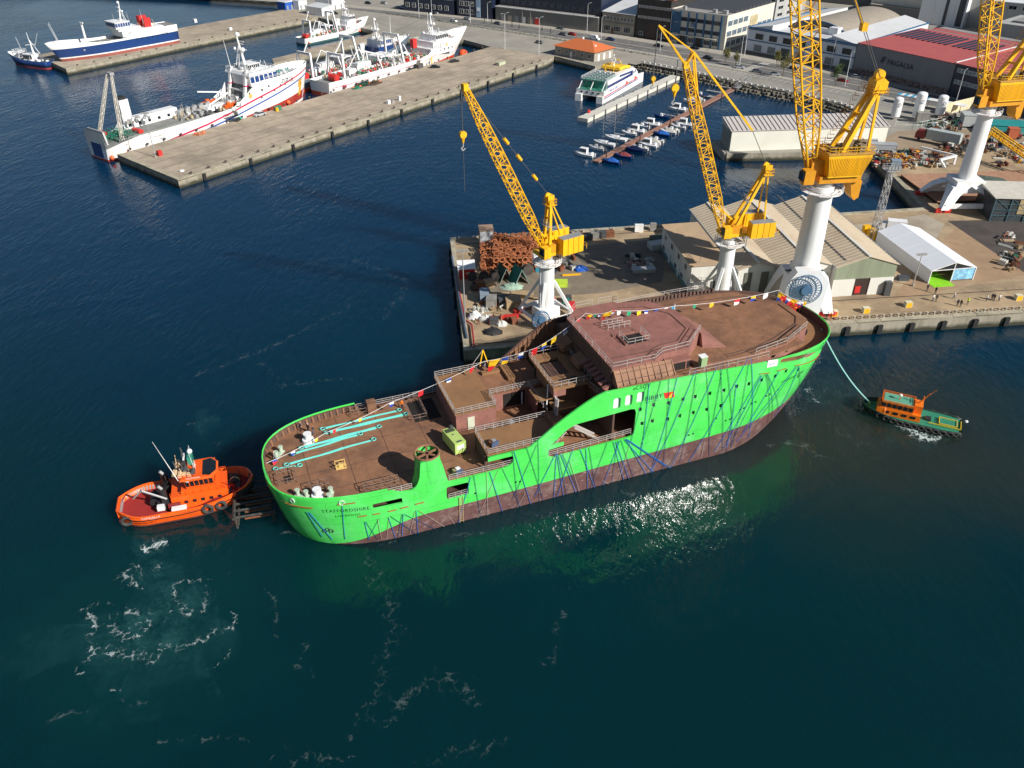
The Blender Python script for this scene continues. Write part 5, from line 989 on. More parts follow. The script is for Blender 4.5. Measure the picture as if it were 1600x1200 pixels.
def tank(px, py, r, h, label):
    q = at(px, py, QZ); t = thing('gas_tank', label, 'tank', q, QA); MB().cyl(0, 0, .6, h, r, 20).build('shell', W_(), t); shade(t.children[0], 40); MB().ball(0, 0, h, r, 16, .45).build('dome', W_(), t)
    for k in range(3): a_ = k*2.1; MB().beam((cos(a_)*r*.8, sin(a_)*r*.8, 0), (cos(a_)*r*.8, sin(a_)*r*.8, .9), .2, .2).build('leg', STL(), t)
    lg = MB()
    for i in range(10):
        a_ = .7+i*.5; b_ = .7+(i+1)*.5
        if i < 9: lg.beam((cos(a_)*.55-.1, -r-.04, h*.72+sin(a_)*.55), (cos(b_)*.55-.1, -r-.04, h*.72+sin(b_)*.55), .06, .14)
    lg.beam((0, -r-.04, h*.72), (.5, -r-.04, h*.72), .06, .14); lg.build('logo', mat('logo_navy', (.01, .03, .12), .5), t)
tank(1398, 184, 1.5, 6.4, 'white vertical gas tank, leftmost of the three, seen behind the crane frame'); tank(1432, 184, 1.7, 8., 'white vertical gas tank, middle and tallest of the three'); tank(1467, 181, 1.6, 6.4, 'white vertical gas tank, right one beside the cream wall')
t = thing('awning', 'blue and white striped roof with pale stripes beside the gas tanks', 'awning', at(1403, 160, LZ), RANG)
for i in range(20): part_box('awning_panel', t, W_() if i % 2 or i > 8 else mat('sky_blue', (.04, .3, .5), .6), i*1.2, 0, 3, 1.1, 3.4, .12)
for i in range(5): part_box('post', t, STL(), i*5.5, -1.5, 0, .15, .15, 3)
t = thing('boundary_wall', 'cream panel wall running up to the road beside the gas tanks', 'wall', at(1474, 180, LZ), head(at(1474, 180, LZ), at(1546, 162, LZ)))
for i in range(10): part_box('wall_panel', t, mat('cream_panel', (.62, .53, .35), .8), 1+i*2.2, 0, 0, 2.1, .2, 4)
def fence(name, pts, label, m, z=LZ, h=1.8, step=2.4):
    t = thing(name, label, 'fence', at(*pts[0], z)); o0 = at(*pts[0], z); Q = [at(x, y, z)-o0 for x, y in pts]
    for a_, c_ in zip(Q, Q[1:]):
        n = max(1, int((c_-a_).length/step))
        for i in range(n): p_ = a_.lerp(c_, i/n); q_ = a_.lerp(c_, (i+1)/n); MB().tube(p_, p_+Vector((0, 0, h)), .06, 5).tube(p_+Vector((0, 0, h)), q_+Vector((0, 0, h)), .05, 4).tube(p_+Vector((0, 0, h*.5)), q_+Vector((0, 0, h*.5)), .04, 4).build('fence_section', m, t)
fence('yard_fence', [(1398, 198), (1432, 200), (1470, 192)], 'white post fence in front of the gas tanks', W_(), QZ); fence('yard_fence', [(1425, 203), (1490, 200), (1500, 190)], 'green mesh fence beside the grey truck in the yard', GRN(), QZ, 2.4)
fence('road_fence', [(1168, 118), (1240, 133), (1330, 152), (1440, 178), (1480, 188), (1560, 205), (1600, 216)], 'long low white fence along the shore road', STL(), LZ, 1.2)
q = at(1462, 222, QZ); t = thing('truck', 'dark red truck with long grey box trailer parked in the yard', 'truck', q, radians(-52)+.2)
MB().box(2, 0, .8, 10, 2.6, 3).build('trailer_box', mat('trailer_grey', (.38, .42, .42), .6), t); MB().loft([[(x, -1.2, .5), (x, 1.2, .5), (x, 1.1, z), (x, -1.1, z)] for x, z in ((-6.4, 1.8), (-6, 3), (-3.6, 3.1))]).build('cab', mat('cab_red', (.2, .02, .02), .5), t); MB().loft([[(x, -1.15, 1.9), (x, 1.15, 1.9), (x, 1.05, z), (x, -1.05, z)] for x, z in ((-6.5, 1.95), (-6.05, 2.8))]).build('windscreen', GLS(), t)
for x in (-5, 3, 5): 
    for y in (-1.2, 1.2): MB().tube((0, -.15, 0), (0, .15, 0), .5, 10).build('wheel', BLK(), t, loc=(x, y, .5))
for px, py, sx, sy, sz, m, l in ((1520, 195, 8, 5, 3.6, mat('grey_cabin', (.4, .42, .42), .7), 'grey cabin building with yellow doors in the right yard'), (1440, 190, 4, 2.6, 3, TNK, 'grey container between two gas tanks'), (1575, 205, 14, 7, 2.6, mat('teal_corrugated', (.02, .25, .25), .6), 'teal corrugated shed roof at the right edge'), (1580, 215, 3, 2.6, 3, mat('orange_container', (.45, .11, .05), .7), 'orange container below the teal roof'),
   (1375, 262-30, 9, 3, 1.6, mat('tank_steel', (.32, .34, .36), .5), 'horizontal steel tank beside the basin'), (1355, 226, 5, 3, 2, mat('tank_steel', (.32, .34, .36), .5), 'grey machine next to the steel tank'), (1398, 262, 2.6, 2.4, 2.2, mat('blue_grey_box', (.22, .28, .34), .6), 'blue grey winch house above the basin corner')):
    qb('yard_building' if sx > 6 else 'container', l, 'shed' if sx > 6 else 'container', px, py, sx, sy, sz, m, QA-.3)
random.seed(31)
JM = [mat('junk_'+n_, c_, .7, var=.3) for n_, c_ in (('yellow', (.62, .3, .02)), ('dark', (.04, .045, .05)), ('pale', (.5, .5, .46)), ('rust', (.2, .07, .035)), ('green', (.03, .14, .08)), ('blue', (.03, .1, .25)), ('red', (.35, .03, .03)), ('wood', (.34, .24, .14)))]
zones = [(1365, 238, 1420, 262, 60, 'loose equipment lying by the basin'), (1420, 238, 1480, 262, 50, 'loose equipment lying by the basin'), (1470, 215, 1530, 240, 46, 'stored gear in the middle of the right yard'), (1455, 190, 1500, 205, 28, 'stored gear near the fence'), (1470, 178, 1500, 188, 22, 'stored gear near the cream wall'), (1530, 205, 1600, 240, 40, 'stored gear below the teal roof'), (1560, 235, 1600, 262, 16, 'stored gear below the gangway'),
   (735, 470, 830, 505, 20, 'loose gear round the leftmost crane'), (860, 400, 900, 425, 22, 'loose gear behind the leftmost crane'), (770, 372, 850, 388, 30, 'loose gear behind the scrap heap'), (1560, 365, 1600, 425, 16, 'loose gear on the dark slipway'), (1380, 245, 1420, 262, 24, 'yellow grating pieces beside the basin'), (980, 400, 1025, 420, 16, 'loose gear before the quay office')]
kinds = []
def junk_mesh(k, m):
    b = MB()
    if k == 0:                                      # slatted crate
        b.box(0, 0, .1, 1.3, .9, .8)
        for i in range(4): b.box(-.55+i*.37, 0, .05, .1, 1., .95)
    elif k == 1:                                    # drums side by side
        for i in range(3): b.cyl(-.7+i*.7, 0, 0, .9, .3, 8)
    elif k == 2:                                    # pipe bundle
        for i in range(5): b.tube((-1.4, -.4+i*.2, .12+.1*(i % 2)), (1.4, -.4+i*.2, .12+.1*(i % 2)), .1, 5)
    elif k == 3:                                    # trestle
        b.beam((-1, 0, .9), (1, 0, .9), .2, .2)
        for x in (-.8, .8):
            for y in (-.5, .5): b.beam((x, 0, .9), (x, y, 0), .12, .12)
    elif k == 4: b.box(0, 0, 0, 1.8, 1., .15); b.box(.3, .1, .15, .9, .7, .7); b.tube((-.6, 0, .15), (-.6, 0, 1.1), .18, 8)
    else:
        for i in range(6): b.box(random.uniform(-.6, .6), random.uniform(-.5, .5), i*.12, random.uniform(.5, 1.3), random.uniform(.3, .9), .12, random.random())
    me = bpy.data.meshes.new('gear'); me.from_pydata(b.v, [], b.f); me.materials.append(m); return me
JN = ['slatted_crate', 'drum_row', 'pipe_bundle', 'trestle', 'pump_skid', 'board_stack']; cache = {}
CN = {0: 'yellow', 1: 'dark', 2: 'pale grey', 3: 'rusty', 4: 'green', 5: 'blue', 6: 'red', 7: 'wooden'}
for x0, y0, x1, y1, n, g in zones:
    for i in range(int(n*1.6) if x0 > 1300 else n):
        k = random.randrange(6); mi = random.choice([0, 0, 0, 3]) if 'yellow' in g else random.choice([1, 1, 2, 2, 3, 3, 3, 7, 7, 1, 2, random.choice([0, 4, 5, 6])]); key = (k, mi)
        if key not in cache: cache[key] = junk_mesh(k, JM[mi])
        o = bpy.data.objects.new(JN[k], cache[key]); col.objects.link(o); q = at(random.uniform(x0, x1), random.uniform(y0, y1), QZ); o.location = q; o.rotation_euler.z = random.random()*6.28; s = random.uniform(.7, 1.3); o.scale = (s, s, s)
        tag(o, CN[mi]+' '+JN[k].replace('_', ' ')+' among the '+g, JN[k].replace('_', ' '), JN[k].replace('_', ' ')+'s among the '+g)
ga, gb_, gc_ = at(1408, 278, QZ), at(1462, 318, QZ), at(1600, 268, QZ)
t = thing('support_grid', 'rusty brown grid of steel support beams laid out on the slip beside the basin', 'steel grid', ga); n = 16
GR = mat('grid_brown', (.36, .20, .125), .8, var=.2, scale=.5); sd_ = gb_-ga; ln = Vector((46, 4, 0))
for i in range(n):
    s = sd_*(i/(n-1)); MB().beam(s+Vector((0, 0, .7)), s+ln+Vector((0, 0, .7)), 1.15, .25).build('grid_beam', GR, t)
lg = MB()
for i in range(n):
    for k in range(18): q = sd_*(i/(n-1))+ln*(k/17); lg.beam(q, q+Vector((0, 0, .7)), .22, .22); 
for k in range(18): q = ln*(k/17); lg.beam(q+Vector((0, 0, .45)), q+sd_+Vector((0, 0, .45)), .16, .16)
lg.build('grid_leg', mat('grid_dark', (.07, .035, .02), .9), t, kind='stuff')
q = at(1555, 292, QZ); heap_cloth(1540, 288, 6, .8, mat('net_green', (.07, .1, .08), .9), 'dark green sheet spread over the support grid', 'sheet', 'cover_sheet', seed=12).location.z += .9
t = thing('launch_ramp_arm', 'white bent steel arm standing beside the grid near the far right crane', 'steel arm', at(1476, 262, QZ)); MB().beam((0, 0, 0), (-1.5, 1.0, 2), .9, .6).beam((-1.5, 1, 2), (4, 3, 2.6), .8, .5).beam((4, 3, 2.6), (-3, 11, 2.6), .6, .4).build('arm', W_(), t); MB().beam((4, 3, 2.6), (4, 3, 0), .5, .5).build('leg', W_(), t)
def person_mesh(pose, top, bot, hat):
    J = {'hip': (0, 0, .95), 'chest': (0, 0, 1.32), 'neck': (0, 0, 1.5), 'head': (0, .01, 1.66), 'hd2': (0, .01, 1.76)}
    st = {'stand': (.0, .0), 'walk': (.24, -.22)}[pose]; E = [('hip', 'chest'), ('chest', 'neck'), ('neck', 'head'), ('head', 'hd2')]; R = {'hip': .15, 'chest': .18, 'neck': .065, 'head': .105, 'hd2': .09}
    for s, o_ in ((-1, st[0]), (1, st[1])):
        n = 'lr'[s > 0]; J.update({'th'+n: (s*.1, 0, .88), 'kn'+n: (s*.11, o_*.5+.02, .48), 'an'+n: (s*.11, o_, .09), 'to'+n: (s*.12, o_+.16, .05), 'sh'+n: (s*.19, 0, 1.42), 'el'+n: (s*.25, -o_*.4, 1.15), 'wr'+n: (s*.22, -o_*.6+.12, .93), 'ha'+n: (s*.21, -o_*.6+.17, .85)})
        E += [('hip', 'th'+n), ('th'+n, 'kn'+n), ('kn'+n, 'an'+n), ('an'+n, 'to'+n), ('chest', 'sh'+n), ('sh'+n, 'el'+n), ('el'+n, 'wr'+n), ('wr'+n, 'ha'+n)]; R.update({'th'+n: .1, 'kn'+n: .07, 'an'+n: .05, 'to'+n: .045, 'sh'+n: .07, 'el'+n: .05, 'wr'+n: .038, 'ha'+n: .035})
    ks = list(J); me = bpy.data.meshes.new('person'); me.from_pydata([J[k] for k in ks], [(ks.index(a), ks.index(b)) for a, b in E], []); o = bpy.data.objects.new('person', me); col.objects.link(o)
    m = o.modifiers.new('s', 'SKIN'); sk = me.skin_vertices[0].data
    for i, k in enumerate(ks): sk[i].radius = (R[k], R[k]*.85)
    sk[0].use_root = True; o.modifiers.new('u', 'SUBSURF').levels = 1
    dg = bpy.context.evaluated_depsgraph_get(); m2 = bpy.data.meshes.new_from_object(o.evaluated_get(dg)); bpy.data.objects.remove(o)
    for x in (bot, top, SKIN(), hat, BLK()): m2.materials.append(x)
    for f in m2.polygons:
        c = f.center; z = c.z; f.material_index = 4 if z < .1 else 0 if z < .93 and abs(c.x) < .19 else 3 if z > 1.69 else 2 if z > 1.5 or (abs(c.x) > .15 and z < .95) else 1
        f.use_smooth = True
    return m2
CL = {k: mat('cloth_'+k, v, .8) for k, v in {'navy': (.015, .02, .05), 'black': (.015, .015, .015), 'white': (.65, .65, .65), 'orange': (.75, .17, .01), 'hi_yellow': (.55, .65, .03), 'jeans': (.05, .08, .16), 'grey': (.2, .2, .2), 'hair': (.03, .02, .012), 'red': (.5, .02, .02), 'beige': (.45, .36, .26)}.items()}
pc = {}
def person(px, py, label, top='black', bot='black', hat='hair', z=QZ, ang=0., pose='stand', loc=None, group=None):
    k = (top, bot, hat, pose)
    if k not in pc: pc[k] = person_mesh(pose, CL[top], CL[bot], CL[hat])
    o = bpy.data.objects.new('person', pc[k]); col.objects.link(o); o.location = loc if loc is not None else at(px, py, z); o.rotation_euler.z = ang
    return tag(o, label, 'person', group)
for px, py, l, a_, b_, h_, an, po in ((1569, 422, 'person in black walking alone on the quay right of the tent', 'black', 'black', 'hair', 1, 'walk'), (1448, 455, 'person in dark clothes standing at the front corner of the tent', 'black', 'navy', 'hair', 0, 'stand'), (1461, 459, 'person in dark clothes bending near the green carpet', 'navy', 'black', 'hair', 2, 'stand'),
   (1457, 471, 'person in white shirt, left one of a pair below the tent', 'white', 'jeans', 'hair', .5, 'stand'), (1462, 471, 'person in black, right one of a pair below the tent', 'black', 'black', 'hair', 3, 'stand'), (1490, 467, 'person in white top walking between the groups', 'white', 'jeans', 'hair', 1, 'walk'),
   (1495, 478.5, 'person in navy, left one of three in the middle of the quay', 'navy', 'black', 'hair', 0, 'stand'), (1500, 479.5, 'person in black, middle one of three on the quay', 'black', 'black', 'hair', 2, 'stand'), (1511, 476, 'person in yellow vest right of two dark figures', 'hi_yellow', 'navy', 'white', 2.5, 'walk'),
   (1541, 471, 'person in white, leftmost of the right hand group', 'white', 'jeans', 'hair', 1, 'stand'), (1552, 470.5, 'person in grey blue in the right hand group', 'navy', 'black', 'hair', 2, 'stand'), (1560, 471, 'person in white top, rightmost of the right hand group', 'white', 'navy', 'hair', 0, 'stand'), (1549, 469, 'person in black behind the right hand group', 'black', 'black', 'hair', 0, 'stand')):
    person(px, py, l, a_, b_, h_, QZ, an, po)
def make_hull(t, L_, B, sheer, zs, mats, deckz, deckm, rake=.1, sf=.8, sb=.55, p=2.2, q=1.6, srake=.0, low=-1.5, inner=None, n=30, bw=.14, wl_in=.12, deck_to=1.):
    """shell with rows at the heights zs; mats[i] covers the rows below zs[i]; returns hb(s, z) and point(s, z, side)"""
    def hb(s, zn):
        e = s
        k = 1-(1-sf)*max(0, (.22-s)/.22)**2
        if s > sb: k *= max(0, 1-((s-sb)/(1-sb))**p)**(1/q)
        bowk = max(0, (s-sb)/(1-sb))
        return B/2*k*(1-(1-zn)*(wl_in+.35*bowk))
    def pt(s, z, side, off=0.):
        H_ = sheer(s); zn = min(1, max(0, z/H_)) if H_ else 1
        x = -L_/2+srake*L_*(1-zn)+s*L_*(1-rake*(1-zn)-srake*(1-zn))
        return Vector((x, side*(hb(s, zn)+off), z))
    rows = [low]+list(zs)
    ss = [0]+[sin(pi/2*i/n)**.9 for i in range(1, n)]+[1]
    for side in (-1, 1):
        b = MB(); idx = []; vs = []
        for s in ss:
            H_ = sheer(s)
            for z in rows+[None]:
                zz = H_ if z is None else min(z, H_-.02*(len(rows)-rows.index(z))); v = pt(s, zz, side); vs.append(v)
        k = len(rows)+1
        for i in range(len(ss)-1):
            for j in range(k-1):
                f = (i*k+j, (i+1)*k+j, (i+1)*k+j+1, i*k+j+1); idx.append(j)
                b.f.append(list(f if side < 0 else f[::-1])); b.m.append(min(j, len(mats)-1))
        b.v = [tuple(v) for v in vs]
        o = b.build('hull_side', mats, t); shade(o, 35)
        md = o.modifiers.new('plate', 'SOLIDIFY'); md.thickness = bw; md.offset = -1
        if inner: o.data.materials.append(inner); md.material_offset = len(mats); md.material_offset_rim = 0
    H_ = sheer(0); b = MB(); rr = rows+[H_]
    L0 = [pt(0, z, -1) for z in rr]; R0_ = [pt(0, z, 1) for z in rr]; b.loft([[a, c] for a, c in zip(L0, R0_)], close=False, caps=False); b.m = [min(i, len(mats)-1) for i in range(len(b.f))]
    o = b.build('transom', mats, t)
    d = MB(); vs = []; fs = []; m_ = 0
    dz = deckz if callable(deckz) else (lambda s: deckz)
    sl = [s for s in ss if s <= deck_to]
    for s in sl: z = min(dz(s), sheer(s)-.05); a = pt(s, z, -1, -.12); c = pt(s, z, 1, -.12); a.y = min(a.y, 0); c.y = max(0, c.y); vs += [a, c]
    fs = [(2*i, 2*i+2, 2*i+3, 2*i+1) for i in range(len(sl)-1)]
    d.add(vs, fs).build('deck', deckm, t)
    return hb, pt
def side_strip(name, t, pt, m, pts, wd, side=-1, off=.06):
    """painted band following the shell; pts = (s, z)"""
    b = MB(); vs = []
    Q = []
    for (s0, z0), (s1, z1) in zip(pts, pts[1:]):
        for i in range(10): Q.append((s0+(s1-s0)*i/10, z0+(z1-z0)*i/10))
    Q.append(pts[-1])
    for s, z in Q: vs += [pt(s, z-wd/2, side, off), pt(s, z+wd/2, side, off)]
    b.add(vs, [(2*i, 2*i+2, 2*i+3, 2*i+1) for i in range(len(Q)-1)]); return b.build(name, m, t)
def side_text(name, s_, size, m, t, pt, L_, s0, z0, side=-1, off=.08, slope=0.):
    me = text_mesh(s_, size, .0)
    for v in me.vertices:
        x, y = v.co.x, v.co.y; sgn = 1 if side < 0 else -1; s = s0+sgn*x/L_; q = pt(s, z0+y+slope*x, side, off); v.co = q
    me.materials.append(m); o = bpy.data.objects.new(name, me); col.objects.link(o); o.parent = t; return o
def wheelhouse(t, x, y, z, sx, sy, h, m, winm=None, name='wheelhouse', slant=.12, visor=True, band=.55):
    b = MB(); b.loft([[(x-sx/2, y-sy/2, z), (x+sx/2, y-sy/2, z), (x+sx/2, y+sy/2, z), (x-sx/2, y+sy/2, z)], [(x-sx/2, y-sy/2*(1-slant), z+h), (x+sx/2*(1-slant), y-sy/2*(1-slant), z+h), (x+sx/2*(1-slant), y+sy/2*(1-slant), z+h), (x-sx/2, y+sy/2*(1-slant), z+h)]])
    w_ = b.build(name, m, t)
    k0 = 1-slant*.32+.03; k1 = 1-slant*.88+.03
    for i in range(6):
        for sd_ in (-1, 1):
            xa = x-sx/2+sx*(i+.12)/6; xb = x-sx/2+sx*(i+.88)/6
            MB().loft([[(xa, y+sd_*sy/2*k0, z+h*.32), (xb, y+sd_*sy/2*k0, z+h*.32), (xb, y+sd_*(sy/2*k0-.1), z+h*.32), (xa, y+sd_*(sy/2*k0-.1), z+h*.32)], [(xa, y+sd_*sy/2*k1, z+h*.88), (xb, y+sd_*sy/2*k1, z+h*.88), (xb, y+sd_*(sy/2*k1-.1), z+h*.88), (xa, y+sd_*(sy/2*k1-.1), z+h*.88)]]).build('window', winm or GLS(), w_)
    for i in range(5):
        ya = y-sy/2*.85+sy*.85*(i+.1)/5; yb = y-sy/2*.85+sy*.85*(i+.9)/5
        MB().loft([[(x+sx/2*k0, ya, z+h*.32), (x+sx/2*k0, yb, z+h*.32), (x+sx/2*k0-.1, yb, z+h*.32), (x+sx/2*k0-.1, ya, z+h*.32)], [(x+sx/2*k1, ya, z+h*.88), (x+sx/2*k1, yb, z+h*.88), (x+sx/2*k1-.1, yb, z+h*.88), (x+sx/2*k1-.1, ya, z+h*.88)]]).build('window', winm or GLS(), w_)
    if visor: MB().box(x, y, z+h, sx*1.03, sy*1.02, .18).build('wheelhouse_roof', m, t)
    return w_
def radar_mast(t, x, y, z, h, m=None, s=1.):
    m = m or W_(); b = MB(); b.tube((x, y, z), (x-.15*h, y, z+h), .38*s, 8, .16*s); b.beam((x-1.0*s, y-1.6*s, z+h*.45), (x-1.0*s, y+1.6*s, z+h*.45), .2, .2); b.beam((x-.5, y-1.1*s, z+h*.72), (x-.5, y+1.1*s, z+h*.72), .2, .2); b.beam((x-2*s, y-.8, z), (x-.1*h, y, z+h*.8), .15, .15); b.beam((x-2*s, y+.8, z), (x-.1*h, y, z+h*.8), .15, .15)
    b.build('mast', m, t); b = MB().box(x+.2, y, z+h*.5, .3, 2.6*s, .25).box(x, y, z+h*.78, .25, 2.*s, .2); b.build('radar', m, t)
    for yy, zz, r in ((y-1.4*s, z+h*.5+.5, .5*s), (y+1.4*s, z+h*.5+.4, .4*s), (y, z+h+.4, .55*s)): MB().ball(x-.1*h if zz > z+h else x-.9*s, yy, zz, r, 10).build('radome', m, t)
def deck_gear(t, x0, x1, w_, z, n, ms, seed=1, name='deck_gear', smax=1.5):
    random.seed(seed)
    for m in ms:
        b = MB()
        for i in range(n):
            x, y = random.uniform(x0, x1), random.uniform(-w_, w_); k = random.random()
            if k < .35: b.box(x, y, z, random.uniform(.3, smax), random.uniform(.3, smax*.8), random.uniform(.3, smax), random.random())
            elif k < .55: b.tube((x, y-.6, z+.6), (x, y+.6, z+.6), random.uniform(.3, .6), 8)
            elif k < .8: b.tube((x, y, z), (x+random.uniform(-.8, .8), y+random.uniform(-.5, .5), z+random.uniform(1, 3.2)), .08, 4)
            else: b.ball(x, y, z+.3, random.uniform(.3, .7), 7)
        b.build(name, m, t, kind='stuff')
def gantry(t, x, w_, z, h, m, th=.5, name='gantry', lean=0.):
    b = MB()
    for s in (-1, 1): b.beam((x, s*w_, z), (x+lean, s*w_*.8, z+h), th, th)
    b.beam((x+lean, -w_*.8-.3, z+h), (x+lean, w_*.8+.3, z+h), th, th); return b.build(name, m, t)
def buoy(t, p, r=.45, m=None): return MB().ball(*p, r, 9).build('fender_buoy', m or mat('buoy_orange', (.75, .12, .03), .5), t)
BOOT = mat('red_boot', (.38, .035, .025), .55, var=.15, scale=.3, dirt=(.25, .12, .08), dscale=.3); NVH = mat('navy_hull', (.012, .045, .17), .35, var=.08); WH = W_()
HULLW = mat('hull_white', (.78, .78, .77), .35, var=.03, scale=.2, dirt=(.55, .42, .28), dscale=.25, damt=.3, streak=True)
DK = mat('deck_grey', (.22, .23, .22), .8, var=.15, dirt=(.12, .09, .07), dscale=.3); DKG = mat('deck_green', (.03, .16, .10), .8, var=.2); NET = mat('green_net', (.02, .2, .13), .9, var=.5, scale=2.)
def smooth(a, b, x): k = min(1, max(0, (x-a)/(b-a))); return k*k*(3-2*k)
E0 = at(183, 242, LZ); E1 = at(767, 73, LZ); ED = (E1-E0).normalized(); EN = Vector((-ED.y, ED.x, 0)); EH = atan2(ED.y, ED.x)
def moor(d0, L_, off): c = E0+ED*(d0+L_/2)+EN*off; return (c.x, c.y, 0)
L_, B = 88., 14.
t = thing('stern_trawler', 'long white stern trawler with crimson and blue sweeping stripes alongside the pier', 'ship', moor(-1.6, L_, B/2+.9), EH)
shf = lambda s: 3.9+2.0*smooth(.03, .1, s)+.4*smooth(.3, .5, s)+6.6*smooth(.52, .70, s)+1.2*smooth(.8, 1, s)
hb, pt = make_hull(t, L_, B, shf, [.6, 1.6, 3, 6, 9], [BOOT, HULLW, HULLW, HULLW, HULLW, HULLW], lambda s: 5.2 if s < .62 else 11.6, DK, rake=.045, sf=.74, sb=.70, p=2.4, q=1.7, inner=WH)
side_strip('boot_stripe', t, pt, BOOT, [(.62, .9), (.8, 1.8), (.992, 3.4)], 3.2, off=.05)
side_strip('stripe', t, pt, mat('crimson_stripe', (.5, .01, .08), .4), [(.16, 1.0), (.42, 3.4), (.60, 6.2), (.8, 9.3), (.985, 12.2)], .62); side_strip('stripe', t, pt, mat('royal_stripe', (.02, .08, .35), .4), [(.40, 1.6), (.58, 3.8), (.8, 7.2), (.985, 10.2)], .55)
side_strip('rust_stain', t, pt, mat('rust_orange', (.6, .3, .03), .8, var=.5, scale=.8), [(.925, 7.8), (.95, 8.0)], 2.6, off=.07); side_strip('rust_stain', t, pt, mat('rust_orange', (.6, .3, .03), .8, var=.5, scale=.8), [(.937, 5.4), (.955, 5.6)], 4.2, off=.06)
side_text('lettering', 'ZOLTA', 2.0, DGREY(), t, pt, L_, .80, 10.4, off=.42); side_text('lettering', 'SERVICIO', .9, GREY(), t, pt, L_, .86, 9.5); side_text('lettering', 'PACIFICO', 1.0, GREY(), t, pt, L_, .18, 4.0); side_text('lettering', 'VIGO', .8, GREY(), t, pt, L_, .205, 3.0)
for s, z in ((.70, 9.4), (.70, 7.0), (.735, 10.1), (.77, 8.2), (.80, 9.5), (.84, 11.0), (.83, 9.2), (.63, 9.4)):
    q = pt(s, z, -1, .02); MB().box(0, 0, 0, .7, .1, .9).build('window', GLS(), t, loc=q)
for s, z in ((.57, 6.4),): q = pt(s, z, -1, .03); MB().box(0, 0, 0, 2, .12, 2).build('hatch_frame', DGREY(), t, loc=q); MB().box(0, -.08, .4, 1.2, .1, 1.2).build('hatch_pane', W_(), t, loc=q)
q = pt(.635, 8.9, -1, .05); MB().tube((0, 0, 0), (0, -.12, 0), .8, 14).build('emblem', mat('emblem_gold', (.7, .35, .1), .5), t, loc=q)
for s in (.0, .06): buoy(t, pt(s+.012, 1.3, -1, .55), .75)
buoy(t, pt(.86, 2.6, -1, .6), .8)
MB().box(-24, 0, 5.25, 30, 10, .6).build('working_deck', DK, t); MB().loft([[(-34, y, 5.2), (-12, y, 5.2), (-12, y, 8.4), (-31, y, 8.4)] for y in (2.5, 6.4)]).build('deck_house', WH, t); MB().box(-20, 4.4, 8.4, 16, 3.4, .3).build('house_roof', WH, t)
for k in range(5): MB().box(-30+k*3.6, 2.44, 6.5, 1.0, .1, .9).build('window', GLS(), t)
part_box('funnel', t, WH, -30, 4.2, 8.4, 3.2, 3., 6.5); part_box('funnel_top', t, BLK(), -30, 4.2, 14.9, 2.4, 2.2, .9)
c = MB(); d = MB(); lattice(c, d, (-38, -5.2, 5.5), (-33.5, -.6, 24), [.8, .8, .5], 16, .08, .05); lattice(c, d, (-40, 4.5, 5.5), (-34, .6, 24), [.8, .8, .5], 16, .08, .05); j = c.build('gantry_leg', mat('mast_cream', (.6, .56, .48), .6), t); d.build('lacing', mat('mast_cream', (.6, .56, .48), .6), j, kind='stuff')
MB().box(-43.9, 0, .8, .3, 5.5, 4.4).build('stern_shade_box', NVH, t); MB().box(-33.6, 0, 23.6, 1.4, 2.4, .8).build('gantry_head', STL(), t); gantry(t, -43, 5, 5.2, 3.6, STL(), .6, 'stern_gantry')  # navy box on the transom: shade of the stern interior put into colour
heap = heap_cloth  # nets
random.seed(6); nb = MB()
for i in range(1300):
    c_ = Vector((random.gauss(-37, 2.8), random.gauss(-.8, 2.6), 5.9+abs(random.gauss(0, .8)))); s = .36; nb.add([c_+Vector((random.uniform(-s, s), random.uniform(-s, s), random.uniform(-s, s)*.6)) for _ in range(3)], [(0, 1, 2)])
nb.build('net', NET, t, kind='stuff')
MB().tube((-31, -5, 6.3), (-31, -1, 6.3), .9, 12).build('net_drum', RED(), t); MB().tube((-39, 2, 6.3), (-39, 5, 6.3), .8, 12).build('net_drum', RED(), t)
for y, x in ((-4.6, 4), (4.4, 2)):
    t2 = thing('rescue_boat', 'bright orange open rescue boat on the '+('near' if y < 0 else 'far')+' side deck of the long white trawler', 'boat', Matrix.Rotation(EH, 4, 'Z') @ Vector((x, y, 6.4)) + Vector(moor(-1.6, L_, B/2+.9)), EH)
    MB().loft([[(x_, -w2, z1), (x_, -w2*.6, 0), (x_, w2*.6, 0), (x_, w2, z1)] for x_, w2, z1 in ((-2.6, .9, 1.0), (0, 1.1, .9), (2.0, .8, 1.1), (3.0, .1, 1.4))]).build('hull', ORG(), t2); MB().box(-.6, 0, 1, 1.2, .8, .8).build('console', ORG(), t2)
    MB().tube((2.5, .6, 0), (4.2, 0, 2.6), .14, 6).build('davit', W_(), t2)
for k in range(10): MB().box(-12+k*1.35, 2.5 if k % 2 else 1.4, 5.8, 1.1, 1.1, 2.2).build('fish_crate_rack', STL(), t)
deck_gear(t, -16, 12, 4.8, 5.8, 60, [WH, STL(), DGREY(), mat('tan_gear', (.4, .33, .2), .7)], 3); deck_gear(t, 4, 12, 5, 5.8, 30, [WH, STL(), DKG], 5)
for y in (-4.2, 4.2): MB().beam((10, y, 5.3), (13.5, y, 17), 1.0, .8).build('gantry_post', WH, t); MB().tube((13.5, y, 17), (12.5, y, 26), .12, 6, .05).build('aerial', WH, t); MB().box(12.2, y, 11.5, 1.5, 1.05, .4).build('post_band', mat('crimson_stripe', (.5, .01, .08), .4), t)
MB().beam((11.6, -4.2, 10), (11.6, 4.2, 10), .5, .5).build('gantry_beam', WH, t); MB().loft([[(6.5, y, 5.8), (10, y, 5.8), (11, y, 12)] for y in (5.6, 6.)]).build('wing_plate', WH, t)
